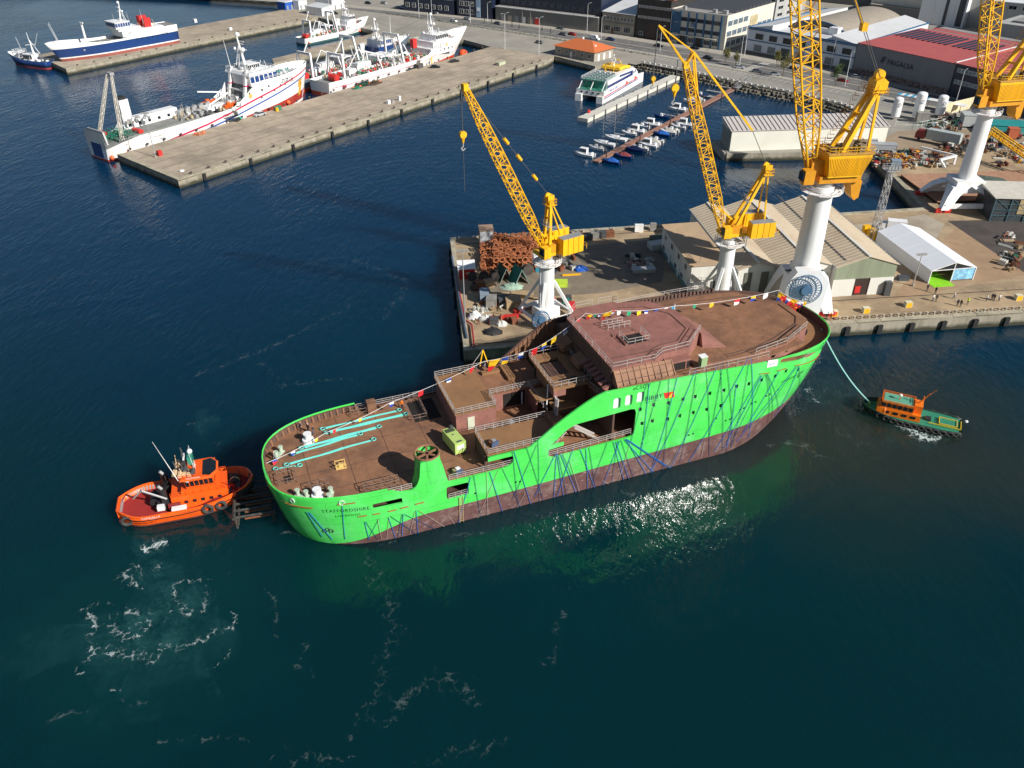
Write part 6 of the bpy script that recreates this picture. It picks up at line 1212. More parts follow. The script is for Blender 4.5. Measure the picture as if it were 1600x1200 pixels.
wheelhouse(t, 19, 0, 11.6, 12, 12.5, 3.4, WH, NVH, slant=.04); MB().loft([[(12.5, y, 15.1), (25.5, y, 15.1), (24.6, y, 16.0), (13, y, 16.0)] for y in (-6.6, 6.6)]).build('bridge_top', WH, t)
wheelhouse(t, 18, 0, 16, 5, 6, 1.8, WH, slant=.15); radar_mast(t, 16.5, 0, 17.8, 9.5, s=1.5)
rail(MB(), [(13, -6.3, 16), (24.5, -6.3, 16), (24.5, 6.3, 16), (13, 6.3, 16)], 1, 2, .06).build('railing', WH, t); deck_gear(t, 13.5, 24, 5.4, 16, 14, [WH, STL()], 8, smax=1.)
deck_gear(t, 28, 38, 2.6, 11.7, 16, [WH, STL(), mat('teal_gear', (.1, .3, .3), .6)], 9, smax=1.2); rail(MB(), [pt(s, shf(s), -1, -.2) for s in (.72, .8, .88, .95)], .9, 2, .05).build('railing', WH, t)
rg = MB()
for a_, c_ in (((-33.6, 0, 24), (-22, 5.5, 6)), ((-33.6, 0, 24), (-22, -5.5, 6)), ((-33.6, 0, 23), (12.8, -4.2, 18)), ((-33.6, 0, 23), (12.8, 4.2, 18)), ((16, 0, 27), (40, 0, 12.6)), ((13.5, -4, 17), (0, -5, 6)), ((13.5, 4, 17), (0, 5, 6))): rg.tube(a_, c_, .045, 4)
rg.build('rigging', DGREY(), t); deck_gear(t, -34, -24, 2.4, 8.6, 14, [WH, STL()], 14, smax=1.4); deck_gear(t, 4, 13, 4.5, 6, 30, [WH, STL(), DGREY()], 15, smax=2.2)
MB().loft([[(-4, y, 5.8), (4, y, 5.8), (4, y, 7.4), (-3, y, 7.4)] for y in (-2.2, 1.4)]).build('deck_locker', WH, t); MB().beam((-2, -1, 7.6), (6, -2, 10.5), .4, .5).beam((6, 2.5, 5.8), (6, 2.5, 10), .6, .6).beam((6, 2.5, 10), (-2, 4, 11.5), .35, .4).build('deck_crane', WH, t)
def trawler(name, label, loc, rz, L_, B, hullm, bootm, stripe, seed, bridge_x, txt=None, funnelm=None, bandm=None, netm=None, dk=DK, hs=1., bowpt=1.):
    t = thing(name, label, 'ship', loc, rz); shf = lambda s: (3.9+.3*smooth(.5, .7, s)+2.0*smooth(.60, .70, s)+2.2*smooth(.7, 1, s))*hs
    hb, pt = make_hull(t, L_, B, shf, [1.1*hs, 2.2*hs, 3.6*hs], [bootm, hullm, hullm, hullm], lambda s: (3.3 if s < .66 else 6.2 if s > .7 else 3.3+2.9*(s-.66)/.04)*hs-.2, dk, rake=.12, sf=.85, sb=.6, p=2.0, q=1.3, inner=WH)
    if stripe: side_strip('stripe', t, pt, stripe, [(0.02, 2.3*hs), (.6, 2.5*hs), (.985, 5.6*hs)], .16); side_strip('stripe', t, pt, stripe, [(0.25, 3.7*hs), (.62, 3.9*hs), (.9, 6.2*hs)], .14)
    bx = bridge_x; z0 = 3.4*hs
    MB().box(bx, 0, z0, L_*.17, B*.82, 2.8).build('deck_house', WH, t)
    for i in range(6):
        for sy in (-1, 1): MB().box(bx-L_*.07+i*L_*.028, sy*(B*.41+.03), z0+1.2, .7, .08, .8).build('window', GLS(), t)
    MB().box(bx+.4, 0, z0+2.8, L_*.13, B*.74, 2.4).build('deck_house', bandm or WH, t); wheelhouse(t, bx+1, 0, z0+5.2, L_*.09, B*.72, 2.4, WH, NVH if bandm else None, slant=.1)
    radar_mast(t, bx, 0, z0+7.6, 7.5, s=1.2); rail(MB(), [(bx-L_*.08, -B*.4, z0+5.2), (bx+L_*.07, -B*.4, z0+5.2), (bx+L_*.07, B*.4, z0+5.2), (bx-L_*.08, B*.4, z0+5.2)], 1, 1.6, .05, close=True).build('railing', WH, t)
    rail(MB(), [(bx-L_*.06, -B*.35, z0+7.7), (bx+L_*.05, -B*.35, z0+7.7), (bx+L_*.05, B*.35, z0+7.7)], 1, 1.6, .05).build('railing', WH, t)
    g1 = gantry(t, -L_*.40, B*.36, z0, 9, WH, .8, lean=.6); gantry(t, -L_*.03, B*.38, z0, 11.5, WH, .75, lean=-1.6); MB().tube((-L_*.03-1.6, 0, z0+11.5), (-L_*.03-1.2, 0, z0+18), .12, 6, .05).build('aerial', WH, t)
    MB().beam((-L_*.40+.6, 0, z0+9), (-L_*.34, 0, z0+14), .35, .35).build('mast', WH, t); MB().box(-L_*.22, B*.18, z0, 8, 3, 3).build('winch_house', WH, t); part_box('funnel', t, funnelm or WH, bx-L_*.10, B*.25, z0+2.8, 2.4, 1.8, 3.6)
    MB().tube((-L_*.43, -B*.25, z0+1), (-L_*.43, B*.02, z0+1), 1.4, 14).build('net_drum', RED(), t)
    for i in range(3): MB().tube((-L_*.1+i*4, -1.4, z0+1), (-L_*.1+i*4, 1.4, z0+1), .9, 12).build('winch', STL(), t)
    deck_gear(t, -L_*.42, bx-L_*.1, B*.38, z0, 75, [WH, STL(), DKG, mat('tan_gear', (.4, .33, .2), .7), RED()], seed); deck_gear(t, bx-3, bx+3, B*.3, z0+7.7, 10, [WH, STL()], seed+1, smax=.8)
    deck_gear(t, L_*.24, L_*.40, B*.2, 5.9*hs, 20, [mat('foredeck_red', (.3, .06, .04), .7), DGREY(), WH], seed+2, smax=1.1)
    MB().beam((L_*.25, -.8, 5.9*hs), (L_*.21, -.5, 11*hs), .3, .3).beam((L_*.25, .8, 5.9*hs), (L_*.21, .5, 11*hs), .3, .3).build('fore_mast', WH, t); MB().tube((L_*.21, 0, 10.8*hs), (L_*.21, 0, 15*hs), .12, 6, .05).build('aerial', WH, t)
    if txt: side_text('lettering', txt, 1.5*hs, DGREY(), t, pt, L_, .69, 5.3*hs)
    rg = MB(); tp = z0+11.5
    for a_, c_ in (((-L_*.34, 0, z0+14), (-L_*.03-1.6, 0, tp)), ((-L_*.34, 0, z0+14), (-L_*.45, -B*.3, z0)), ((-L_*.34, 0, z0+14), (-L_*.45, B*.3, z0)), ((-L_*.03-1.6, B*.3, tp), (-L_*.2, B*.35, z0)), ((-L_*.03-1.6, -B*.3, tp), (-L_*.2, -B*.35, z0)), ((bx-1, 0, z0+15), (L_*.48, 0, shf(1))), ((bx-1, 0, z0+15), (-L_*.03-1.6, 0, tp)), ((L_*.21, 0, 11*hs), (L_*.46, 0, shf(.97)))): rg.tube(a_, c_, .05, 4)
    rg.build('rigging', DGREY(), t)
    for k in (-1, 1): MB().beam((-L_*.3, k*B*.3, z0), (-L_*.24, k*B*.15, z0+8), .3, .3).beam((-L_*.24, k*B*.15, z0+8), (-L_*.14, k*B*.25, z0+5), .25, .25).beam((L_*.04, k*B*.28, z0), (L_*.0, k*B*.2, z0+7), .3, .3).beam((-L_*.16, k*B*.3, z0), (-L_*.18, k*B*.22, z0+6.5), .45, .45).build('derrick', WH, t)
    MB().box(-L_*.33, -B*.1, z0, 4, 3, 2.6).build('winch_house', WH, t); MB().box(-L_*.12, 0, z0+4.4, L_*.09, B*.6, .3).build('shelter_deck', WH, t)
    for x_ in (-L_*.16, -L_*.08):
        for y_ in (-B*.28, B*.28): MB().tube((x_, y_, z0), (x_, y_, z0+4.4), .12, 5).build('post', WH, t)
    for k in range(5): MB().ball(-L_*.4+k*L_*.09, B*.3*(-1)**k, z0+1.2, .7, 8).build('float', [RED(), DKG, mat('buoy_orange', (.75, .12, .03), .5)][k % 3], t)
    for s in (.05, .9): buoy(t, pt(s, 1.4, -1, .5), .6)
    return t, pt
OB = mat('orange_boot', (.6, .07, .02), .5, var=.1); LSH = MB
t, pt = trawler('trawler', 'white trawler with red bottom and thin red stripes moored on the long pier', moor(91.5, 92, 7.6), EH, 92, 13, HULLW, OB, mat('crimson_stripe', (.5, .01, .08), .4), 40, 22, 'ZOLZ1', RED(), hs=1.42)
q = pt(.78, 8.2, -1, .05); MB().tube((0, 0, 0), (0, -.1, 0), .8, 14).build('emblem', mat('emblem_gold', (.7, .35, .1), .5), t, loc=q)
MB().ball(42.5, 0, .4, 2.2, 12, .9).build('bulbous_bow', mat('orange_bulb', (.75, .09, .02), .5), t); MB().box(13, -6.55, 2.0, .6, .14, 3).build('paint_patch', YEL(), t)
trawler('trawler', 'white trawler with navy bridge band lying outboard of the red striped one', moor(90, 70, 21.4), EH, 70, 12, mat('slate_hull', (.10, .13, .16), .5, var=.2), OB, None, 60, 14, None, None, NVH, hs=1.25)
a = at(468, 70, 0); c = at(572, 50, 0)
t, pt = trawler('trawler', 'smaller white trawler with dark stern lying in the inlet behind the finger pier', ((a.x+c.x)/2+1, (a.y+c.y)/2+2, 0), EH-.04, 52, 9.5, HULLW, mat('teal_boot', (.05, .12, .12), .6), None, 80, 9, None, WH, None, hs=1.0); t.scale = (.88, .88, .82)
for i, (px, py, lb) in enumerate(((424, 190, 0), (0, 0, 0))[:0]): pass
a = at(275, 78, 0); c = at(104, 110, 0); L_ = (a-c).length+7; B = 12.; rz = head(a, c); m_ = (a+c)/2; nn = Vector((sin(rz), -cos(rz), 0))*B/2; ctr = m_+nn*(1 if nn.y > 0 else -1)
t = thing('survey_ship', 'navy blue and white ship with a red funnel moored at the far pier', 'ship', (ctr.x, ctr.y, 0), rz); shf = lambda s: 7.0+2.0*smooth(.55, 1, s)+2.2*(1-smooth(.38, .44, s))
hb, pt = make_hull(t, L_, B, shf, [2.0, 2.5, 6.2], [mat('faded_red_boot', (.32, .10, .08), .6, var=.15), WH, NVH, HULLW], lambda s: 8.9 if s < .4 else 6.0 if s < .85 else 7.3, DK, rake=.10, sf=.9, sb=.6, p=2.2, q=1.5, inner=WH)
_k0 = len(t.children)
MB().box(-L_*.22, 0, 7.2, L_*.34, B*.8, 2.4).build('deck_house', WH, t); MB().box(-L_*.12, 0, 9.6, L_*.18, B*.7, 1.2).build('deck_house', WH, t); wheelhouse(t, -L_*.07, 0, 10.8, 7, B*.78, 2.6, WH, NVH, slant=.04)
for i in range(9):
    for sy in (-1, 1): MB().box(-L_*.38+i*2.0, sy*(B*.4+.04), 8.2, .6, .08, .7).build('window', GLS(), t)
for i in range(7): MB().box(0, 0, 0, .6, .12, .6).build('window', GLS(), t, loc=pt(.1+i*.045, 5.6, 1, .02))
part_box('funnel', t, RED(), -L_*.28, -1.5, 9.6, 3.6, 2.6, 4.4); MB().tube((-L_*.28, -.1, 12.2), (-L_*.28, 0.0, 12.2), .7, 12).build('emblem', WH, t); part_box('funnel', t, RED(), -L_*.28, 2.5, 9.6, 3.2, 2, 3.8)
radar_mast(t, -L_*.1, 0, 13.5, 7, s=1.1); MB().tube((L_*.2, 0, 4.3), (L_*.2, 0, 15), .6, 10, .4).beam((L_*.2, -1.5, 15), (L_*.2, 1.5, 15), .5, .4).build('fore_mast', WH, t)
c_ = MB(); c_.tube((L_*.38, .5, 5.6), (L_*.44, 1.5, 19), .14, 6, .06); c_.tube((L_*.38, -.5, 5.6), (L_*.435, -.2, 18), .14, 6, .06); c_.build('boom', WH, t)
part_box('tarpaulin', t, mat('bright_blue_tarp', (.02, .25, .62), .7), 3, -2.5, 4.4, 7, 4.5, 1.1); MB().ball(9.5, 0, 5.4, 1.4, 10, .8).build('buoy', mat('lime_buoy', (.45, .65, .05), .6), t)
deck_gear(t, -L_*.1+4, L_*.34, B*.34, 4.3, 26, [WH, STL(), DGREY(), mat('tan_gear', (.4, .33, .2), .7)], 33); deck_gear(t, -L_*.4, -L_*.15, B*.3, 9.6, 10, [WH, mat('tan_gear', (.4, .33, .2), .7)], 34, smax=1.)
for x in (-.25, -.14, -.03): MB().tube((L_*x, 3, 13), (L_*x+.4, 3, 19), .06, 5, .03).build('aerial', WH, t)
side_text('lettering', 'VIZCONDE', .9, GREY(), t, pt, L_, .17, 6.2, side=1)
for ch in list(t.children)[_k0:]: ch.location.z += 1.7
a = at(76, 108, 0); c = at(17, 101, 0); rz = head(a, c); ctr = (a+c)/2
t = thing('fishing_boat', 'small dark blue fishing boat with tripod mast at the end of the far pier', 'boat', (ctr.x, ctr.y+2.5, 0), rz); L_ = 25; shf = lambda s: 3.0+2.0*smooth(.45, 1, s)
hb, pt = make_hull(t, L_, 7., shf, [.4, 1.4], [BOOT, mat('dark_navy_hull', (.008, .018, .05), .4), NVH], 2.2, DK, rake=.1, inner=WH)
wheelhouse(t, -1, 0, 2.2, 5.5, 4, 2.8, WH, slant=.06); MB().box(5.5, 0, 5.3, 4, 4.5, .2).build('shelter_deck', WH, t)
b = MB().tube((-3, 0, 2), (-2.6, 0, 14), .25, 8, .1).beam((-7, -2, 2), (-2.8, 0, 11), .2, .2).beam((-7, 2, 2), (-2.8, 0, 11), .2, .2).beam((-4, -1.6, 9), (-1.5, 1.6, 9), .15, .15); b.build('mast', WH, t); c_ = MB().tube((-5, 0, 8), (-9, 0, 14), .1, 5).tube((2, 1, 5), (3, 1.5, 12), .07, 5); c_.build('boom', WH, t)
for x in (3.6, 7.4):
    for y in (-2, 2): MB().tube((x, y, 2.2), (x, y, 5.3), .1, 5).build('post', WH, t)
rail(MB(), [(3.6, -2.2, 5.5), (7.4, -2.2, 5.5), (7.4, 2.2, 5.5), (3.6, 2.2, 5.5)], 1, 1, .05, close=True).build('railing', WH, t); deck_gear(t, -10, 8, 2.4, 2.1, 16, [WH, DGREY(), STL()], 51, smax=.9)
a = at(941, 163, 0); c = at(1006, 128, 0); rz = head(a, c)+.02; L_ = 40.; B = 11.5; u = Vector((cos(rz), sin(rz), 0)); n_ = Vector((-u.y, u.x, 0)); ctr = a+u*L_/2+n_*B/2
t = thing('catamaran_ferry', 'white catamaran ferry with yellow roof and blue window bands at the pontoon', 'ferry', (ctr.x, ctr.y, 0), rz)
for s in (-1, 1): MB().loft([[(x, s*(B/2-w2), -.8), (x, s*B/2, -.5), (x, s*B/2, z), (x, s*(B/2-2.6*k), z), (x, s*(B/2-2.6*k), -.5)] for x, w2, z, k in ((-20, 2.4, 2.6, 1), (-5, 2.4, 2.8, 1), (8, 2.2, 3.0, .95), (15, 1.6, 3.3, .7), (20, .6, 3.6, .2))]).build('hull', HULLW, t)
MB().loft([[(x, -B/2*k, 2.2), (x, B/2*k, 2.2), (x, B/2*k, z), (x, -B/2*k, z)] for x, z, k in ((-19, 4.2, 1), (8, 4.6, 1), (15, 4.6, .86), (19.4, 3.8, .6))]).build('bridge_deck', HULLW, t)
MB().loft([[(x, -B/2*k, 4.2), (x, B/2*k, 4.2), (x, B/2*k*.94, z), (x, -B/2*k*.94, z)] for x, z, k in ((-15, 7.2, .97), (6, 7.6, .97), (12, 6.8, .9), (18.2, 4.6, .62))]).build('cabin', WH, t)
for s in (-1, 1):
    for zz, x0, x1 in ((4.75, -15, 14),):
        for i in range(12): xa = x0+(x1-x0)*i/12; k = 1 if xa < 6 else 1-.055*(xa-6)/2; MB().box(xa+1.1, s*(B/2*.97*k-.02), zz, 2.3, .2, 1.0).build('window', mat('deep_blue_glass', (.01, .025, .14), .15), t)
    for i in range(6): MB().box(-4+i*2.2+1, s*(B/2*.93), 6.4-.12*i, 2.0, .2, .8).build('window', mat('deep_blue_glass', (.01, .025, .14), .15), t)
    MB().beam((-19, s*(B/2+.05), 2.2), (14, s*(B/2+.05), 2.8), .1, .25).build('stripe', mat('crimson_stripe', (.5, .01, .08), .4), t); MB().beam((-19, s*(B/2+.05), 1.6), (14, s*(B/2+.05), 2.2), .1, .3).build('stripe', NVH, t)
MB().loft([[(x, -4.6*k, z), (x, 4.6*k, z), (x, 4.2*k, z+.9), (x, -4.2*k, z+.9)] for x, z, k in ((-1, 8.3, .9), (3, 8.4, 1), (8, 7.6, .95), (13, 6.4, .6))]).build('yellow_roof', mat('ferry_yellow', (.82, .5, .02), .5), t)
part_box('deck_floor', t, mat('ferry_green', (.03, .2, .14), .7), -10, 0, 7.3, 13, 9.6, .08); part_box('deck_floor', t, mat('ferry_green', (.03, .2, .14), .7), -17.2, 0, 4.25, 3.6, 10.4, .08)
part_box('screen', t, mat('green_screen', (.04, .25, .18), .3), -15.3, 0, 4.4, .2, 9.6, 2.2)
rail(MB(), [(-16.4, -5.2, 7.3), (-3, -5.2, 7.4)], 1, 1.4, .06).build('railing', WH, t); rail(MB(), [(-16.4, -5.2, 7.3), (-16.4, 5.2, 7.3), (-3, 5.2, 7.4)], 1, 1.4, .06).build('railing', WH, t); rail(MB(), [(8, -4.6, 7), (14, -3.6, 5.9), (18.5, 0, 4.7), (14, 3.6, 5.9), (8, 4.6, 7)], 1, 1.4, .06).build('railing', WH, t)
g = MB()
for y in (-4.8, 0, 4.8): g.beam((-19, y, 4.2), (-15.5, y, 7.4), .25, .25)
g.build('stair', WH, t)
for y in (-3.6, -1.2, 1.2, 3.6): MB().box(-19.06, y, 3.1, .1, .7, .6).build('window', GLS(), t)
for i in range(5):
    for y in (-3.2, -1., 1.2, 3.4): MB().box(-14+i*2.2, y, 7.4, .5, 1.6, .7).build('seat_row', mat('seat_grey', (.35, .4, .4), .7), t)
for x in (-2, 5): MB().torus((x, 0, 8.9), (1, 0, 0), 1.9, .22, 16, 5).build('arch_fin', mat('gold_arch', (.6, .35, .02), .5), t)
radar_mast(t, 2, 0, 9.2, 3.4, s=.6)
for x0_, m__ in ((10.5, mat('ferry_red', (.65, .05, .02), .5)), (1.5, mat('ferry_red', (.65, .05, .02), .5))):
    em = MB()
    for a0, b0 in (((0, 0), (1.2, 2.4)), ((1.2, 2.4), (.9, .4)), ((.9, .4), (2.4, 1.4))): em.beam((x0_+a0[0]*.9, -B/2-.02, 2.3+a0[1]*.7), (x0_+b0[0]*.9, -B/2-.02, 2.3+b0[1]*.7), .12, .5)
    em.build('emblem', m__, t)
lettering('lettering', 'MAR DE ONS', 1.3, mat('royal_stripe', (.02, .08, .35), .4), (-14, -B/2-.02, 3.15), (1, 0, 0), (0, 0, 1), t)
a, c = at(918, 186, 1.3), at(1062, 119, 1.3); t = thing('concrete_pontoon', 'long pale concrete pontoon beside the catamaran ferry', 'pontoon', ((a.x+c.x)/2, (a.y+c.y)/2, 0), head(a, c)); L_ = (c-a).length; n = 6
for i in range(n): MB().box(0, 2., -.8, L_/n-.1, 4.2, 2.1).build('pontoon_section', mat('pontoon_white', (.55, .53, .47), .8, var=.06), t, loc=(-L_/2+L_*(i+.5)/n, 0, 0))
for i in range(9): MB().cyl(-L_/2+L_*(i+.5)/9, -.3, -.5, 1.9, .22, 8).build('pile', DGREY(), t)
for i in range(10): MB().box(-L_/2+L_*(i+.5)/10, 3.8, 1.3, .3, .3, .4).build('mooring_post', DGREY(), t)
MB().ball(-L_/2+7, 3.6, 1.8, .7, 9).build('buoy', RED(), t)
a, c = at(931, 252, .6), at(1160, 131, .6); DH = head(a, c); t = thing('marina_dock', 'narrow reddish brown floating dock lined with small boats', 'dock', (a.x, a.y, 0), DH); L_ = (c-a).length; n = int(L_/2.4)
PLK = mat('dock_planks', (.30, .155, .11), .85, var=.12, scale=1.); pm = None
for i in range(n):
    if pm is None: pm = MB().box(0, 0, .35, L_/n-.08, 2.3, .28).build('dock_section', PLK, t); o = pm
    else: o = pm.copy(); col.objects.link(o); o.parent = t
    o.location = (L_*(i+.5)/n, 0, 0)
MB().box(L_/2, 0, -.3, L_, 1.9, .62).build('float', DGREY(), t)
for i in range(10): MB().cyl(4+i*L_/10.5, 1.4 if i % 2 else -1.4, -.5, 3.2, .2, 8).build('pile', mat('pile_dark', (.06, .055, .05), .8), t)
for i in range(7):
    MB().box(26+i*11, 4.2, .3, .9, 6, .2).build('finger', mat('finger_pale', (.45, .44, .42), .8), t)
for i in range(4): MB().box(82+i*8.5, 4.6, .3, .8, 7, .2).build('finger', mat('finger_pale', (.45, .44, .42), .8), t)
g0 = at(1150, 138, 1.2); g1 = at(1170, 124, LZ+.2); t = thing('marina_gangway', 'grey truss gangway leading from the shore down to the floating dock', 'gangway', g0); dv = g1-g0; s_ = Vector((-dv.y, dv.x, 0)).normalized()
g = MB()
for k in (-1, 1):
    for z in (0, 1.2): g.beam(s_*k+Vector((0, 0, z)), dv+s_*k+Vector((0, 0, z)), .12, .12)
    for i in range(9): q = dv*(i/8)+s_*k; g.beam(q, q+Vector((0, 0, 1.2)), .08, .08)
g.build('truss', STL(), t); MB().beam((0, 0, 0), dv, 1.8, .1).build('deck', GREY(), t)
def small_boat(kind, hullm, coverm):
    t = thing({'cabin': 'motor_boat', 'open': 'speed_boat', 'sail': 'sailing_boat', 'cover': 'covered_boat'}[kind], '', 'boat'); L_ = {'cabin': 7., 'open': 5.6, 'sail': 8., 'cover': 6.}[kind]; B = L_*.36 if kind != 'sail' else 2.6
    shf = lambda s: .75+.35*smooth(.4, 1, s); rr = []
    for i in range(9):
        s = i/8; k = (1-max(0, (s-.45)/.55)**2.2)**.7; z = shf(s); x = -L_/2+L_*s; rr.append([(x*.94, -B/2*k*.75, -.3), (x*.94, B/2*k*.75, -.3), (x, B/2*k+.02, z), (x, B/2*k*.86+.01, z+.05), (x, -B/2*k*.86-.01, z+.05), (x, -B/2*k-.02, z)])
    shade(MB().loft(rr).build('hull', hullm, t), 40)
    dk = MB().loft([[(x, -w_, z), (x, w_, z), (x, w_, z+.04), (x, -w_, z+.04)] for x, w_, z in ((-L_*.46, B*.36, .72), (L_*.05, B*.38, .8))]).build('cockpit', mat('cockpit_shade', (.25, .26, .27), .7) if kind != 'cover' else coverm, t)
    if kind == 'cabin': wheelhouse(t, .2, 0, .8, 2.4, B*.62, 1.5, W_(), slant=.22); MB().loft([[(x, -w_, .9), (x, w_, .9), (x, w_*.8, 1.3), (x, -w_*.8, 1.3)] for x, w_ in ((1.3, B*.33), (2.6, B*.15))]).build('foredeck', W_(), t); MB().box(-2.6, 0, .8, .6, B*.6, .5).build('bench', W_(), t)
    if kind == 'open': MB().box(.2, 0, .8, .8, .9, .7).build('console', W_(), t); MB().loft([[(.6, -.6, 1.4), (.6, .6, 1.4), (.4, .55, 1.9), (.4, -.55, 1.9)], [(.66, -.6, 1.4), (.66, .6, 1.4), (.46, .55, 1.9), (.46, -.55, 1.9)]]).build('windscreen', GLS(), t); MB().box(-1.4, 0, .8, .6, 1.5, .35).build('seat', coverm, t)
    if kind == 'cover': MB().loft([[(x, -w_, .85), (x, w_, .85), (x, 0, z)] for x, w_, z in ((-L_*.42, B*.4, 1.1), (-.4, B*.44, 1.9), (L_*.12, B*.42, 1.7), (L_*.3, B*.25, 1.1))]).build('canopy', coverm, t)
    if kind == 'sail':
        MB().loft([[(x, -w_, .95), (x, w_, .95), (x, w_*.7, 1.4), (x, -w_*.7, 1.4)] for x, w_ in ((-1, .85), (1.2, .8), (2.2, .3))]).build('coach_roof', W_(), t); MB().tube((.6, 0, .9), (.6, 0, 10.5), .08, 6, .05).build('mast', STL(), t); MB().tube((.6, 0, 2), (-3, 0, 2), .12, 6).build('boom', coverm, t)
    if kind != 'sail': MB().box(-L_*.5-.15, 0, .2, .4, .4, 1.1).build('outboard_motor', mat('motor_grey', (.5, .5, .5), .5) if kind == 'cabin' else DGREY(), t)
    return t
CV = {'blue': mat('cover_blue', (.02, .12, .45), .7), 'maroon': mat('cover_maroon', (.25, .05, .05), .7), 'cream': mat('cover_cream', (.5, .48, .42), .7), 'navy': mat('cover_navy', (.015, .03, .1), .7)}; bp = {}
BT = [(913, 243, 'cabin', 'w', 'cream', 'white motor boat with a pilot house moored at the very end of the dock'), (932, 233, 'open', 'w', 'cream', 'small cream boat, second in the row left of the dock'), (944, 226, 'sail', 'w', 'navy', 'white sailing boat with bare mast, nearest the dock end'), (962, 218, 'sail', 'w', 'cream', 'white sailing boat with bare mast, the second and taller one'), (983, 210, 'open', 'w', 'cream', 'white open boat above the two masts'), (993, 206, 'cabin', 'w', 'cream', 'white cabin boat next to the third pile left of the dock'),
  (1004, 199, 'open', 'w', 'navy', 'white motor boat halfway along the left row'), (1017, 196, 'cabin', 'w', 'cream', 'white boat with low cabin close to the hanging hook rope'), (1034, 184, 'open', 'n', 'navy', 'dark boat lying alone at a finger, left row'), (1058, 172, 'cabin', 'w', 'cream', 'white boat with canopy below the yellow crane hook'), (1078, 160, 'open', 'w', 'blue', 'white boat half hidden behind the crane jib'), (1090, 158, 'cover', 'w', 'cream', 'white boat just right of the crane jib'), (1095, 150, 'open', 'n', 'navy', 'dark small boat far up the left row'),
  (955, 255, 'cover', 'n', 'blue', 'boat with bright blue cover at the lower right end of the dock'), (974, 246, 'cover', 'n', 'maroon', 'boat with maroon cover, second in the right row'), (992, 236, 'cover', 'n', 'navy', 'boat with navy canopy in the right row'), (1001, 233, 'open', 'w', 'cream', 'pale open boat beside a navy canopy boat'), (1012, 228, 'cabin', 'w', 'navy', 'white cabin boat in the middle of the right row'), (1020, 224, 'cover', 'w', 'cream', 'pale covered boat, middle of the right row'), (1026, 221, 'open', 'w', 'navy', 'white boat with dark seat, middle of the right row'),
  (1034, 212, 'cover', 'n', 'blue', 'boat with blue cover in the upper right row'), (1044, 208, 'cover', 'w', 'cream', 'boat with pale cover in the upper right row'), (1050, 205, 'open', 'w', 'cream', 'white open boat next to a pale covered one'), (1060, 200, 'open', 'w', 'navy', 'white and navy boat left of the crane jib, right row'), (1068, 196, 'cabin', 'w', 'cream', 'white cabin boat touching the crane jib, right row')]
for px, py, k, h_, cv, lab in BT:
    key = (k, h_, cv)
    if key not in bp: bp[key] = small_boat(k, W_() if h_ == 'w' else NVH, CV[cv]); o = bp[key]; o['label'] = lab
    else: o = copy_tree(bp[key], label=lab)
    left = (px, py) in [(b_[0], b_[1]) for b_ in BT[:13]]; o.location = at(px, py, 0); random.seed(px); o.rotation_euler.z = (DH+pi/2 if left else DH-pi/2+pi)+random.uniform(-.06, .06)+(.12 if left else .1); o['group'] = 'small boats moored along the floating dock'
    if not left: o.rotation_euler.z += 0
for px, py, lab in ((372, 183, 'grey boarding gangway with turquoise net beside the long trawler'), (652, 105, 'grey boarding gangway standing at the red striped trawler')):
    q = at(px, py, LZ); t = thing('gangway', lab, 'gangway', (q.x, q.y, LZ), EH-2.3); g = MB()
    for k in (-.6, .6):
        for z in (0, 1.): g.beam((0, k, .3+z), (10, k, 5+z), .1, .1)
        for i in range(8): x = i*10/7; g.beam((x, k, .3+x*.47), (x, k, 1.3+x*.47), .07, .07)
    g.build('railing', STL(), t); MB().beam((0, 0, .3), (10, 0, 5), 1.1, .12).build('deck', mat('gangway_white', (.5, .5, .5), .6), t)
    if px < 400: MB().quad((1, .7, .4), (9, .7, 4.4), (8, 1.6, 1.4), (2, 1.8, .1)).build('net', mat('turquoise_net', (.02, .4, .32), .8), t)
def netpile(px, py, r, m, lab, seed, n=900, h=1.2):
    random.seed(seed); b = MB()
    for i in range(n):
        a_ = random.random()*6.28; k = random.random()**.6; c_ = Vector((cos(a_)*r*k, sin(a_)*r*k*.55, random.random()*h*(1.05-k))); s = .35; b.add([c_+Vector((random.uniform(-s, s), random.uniform(-s, s), random.uniform(-s, s)*.7)) for _ in range(3)], [(0, 1, 2)])
    t = thing('net_pile', lab, 'net', at(px, py, LZ), EH); b.build('net', m, t, kind='stuff'); MB().ball(r*.7, 0, .4, .5, 8).ball(-r*.5, r*.2, .5, .45, 8).build('float', mat('buoy_orange', (.75, .12, .03), .5), t); return t
netpile(568, 133, 4.5, mat('dark_green_net', (.03, .10, .07), .9, var=.5, scale=2), 'dark green net heap on the pier at the trawler stern', 1, 1200, 2.2); netpile(585, 131, 4, mat('brown_net', (.14, .1, .07), .9, var=.5, scale=2), 'brown net heap beside the green one on the pier', 2, 900, 1.8); netpile(558, 138, 2.6, mat('sea_green_net', (.05, .28, .18), .9, var=.3), 'small bright green net heap on the pier', 3, 500, 1)
netpile(312, 210, 2.4, mat('coral_net', (.55, .22, .12), .9, var=.4), 'orange and cream net bundle on the pier beside the long trawler', 4, 500, 1)
netpile(346, 0, 0.1, NET, '', 5, 1) if False else None
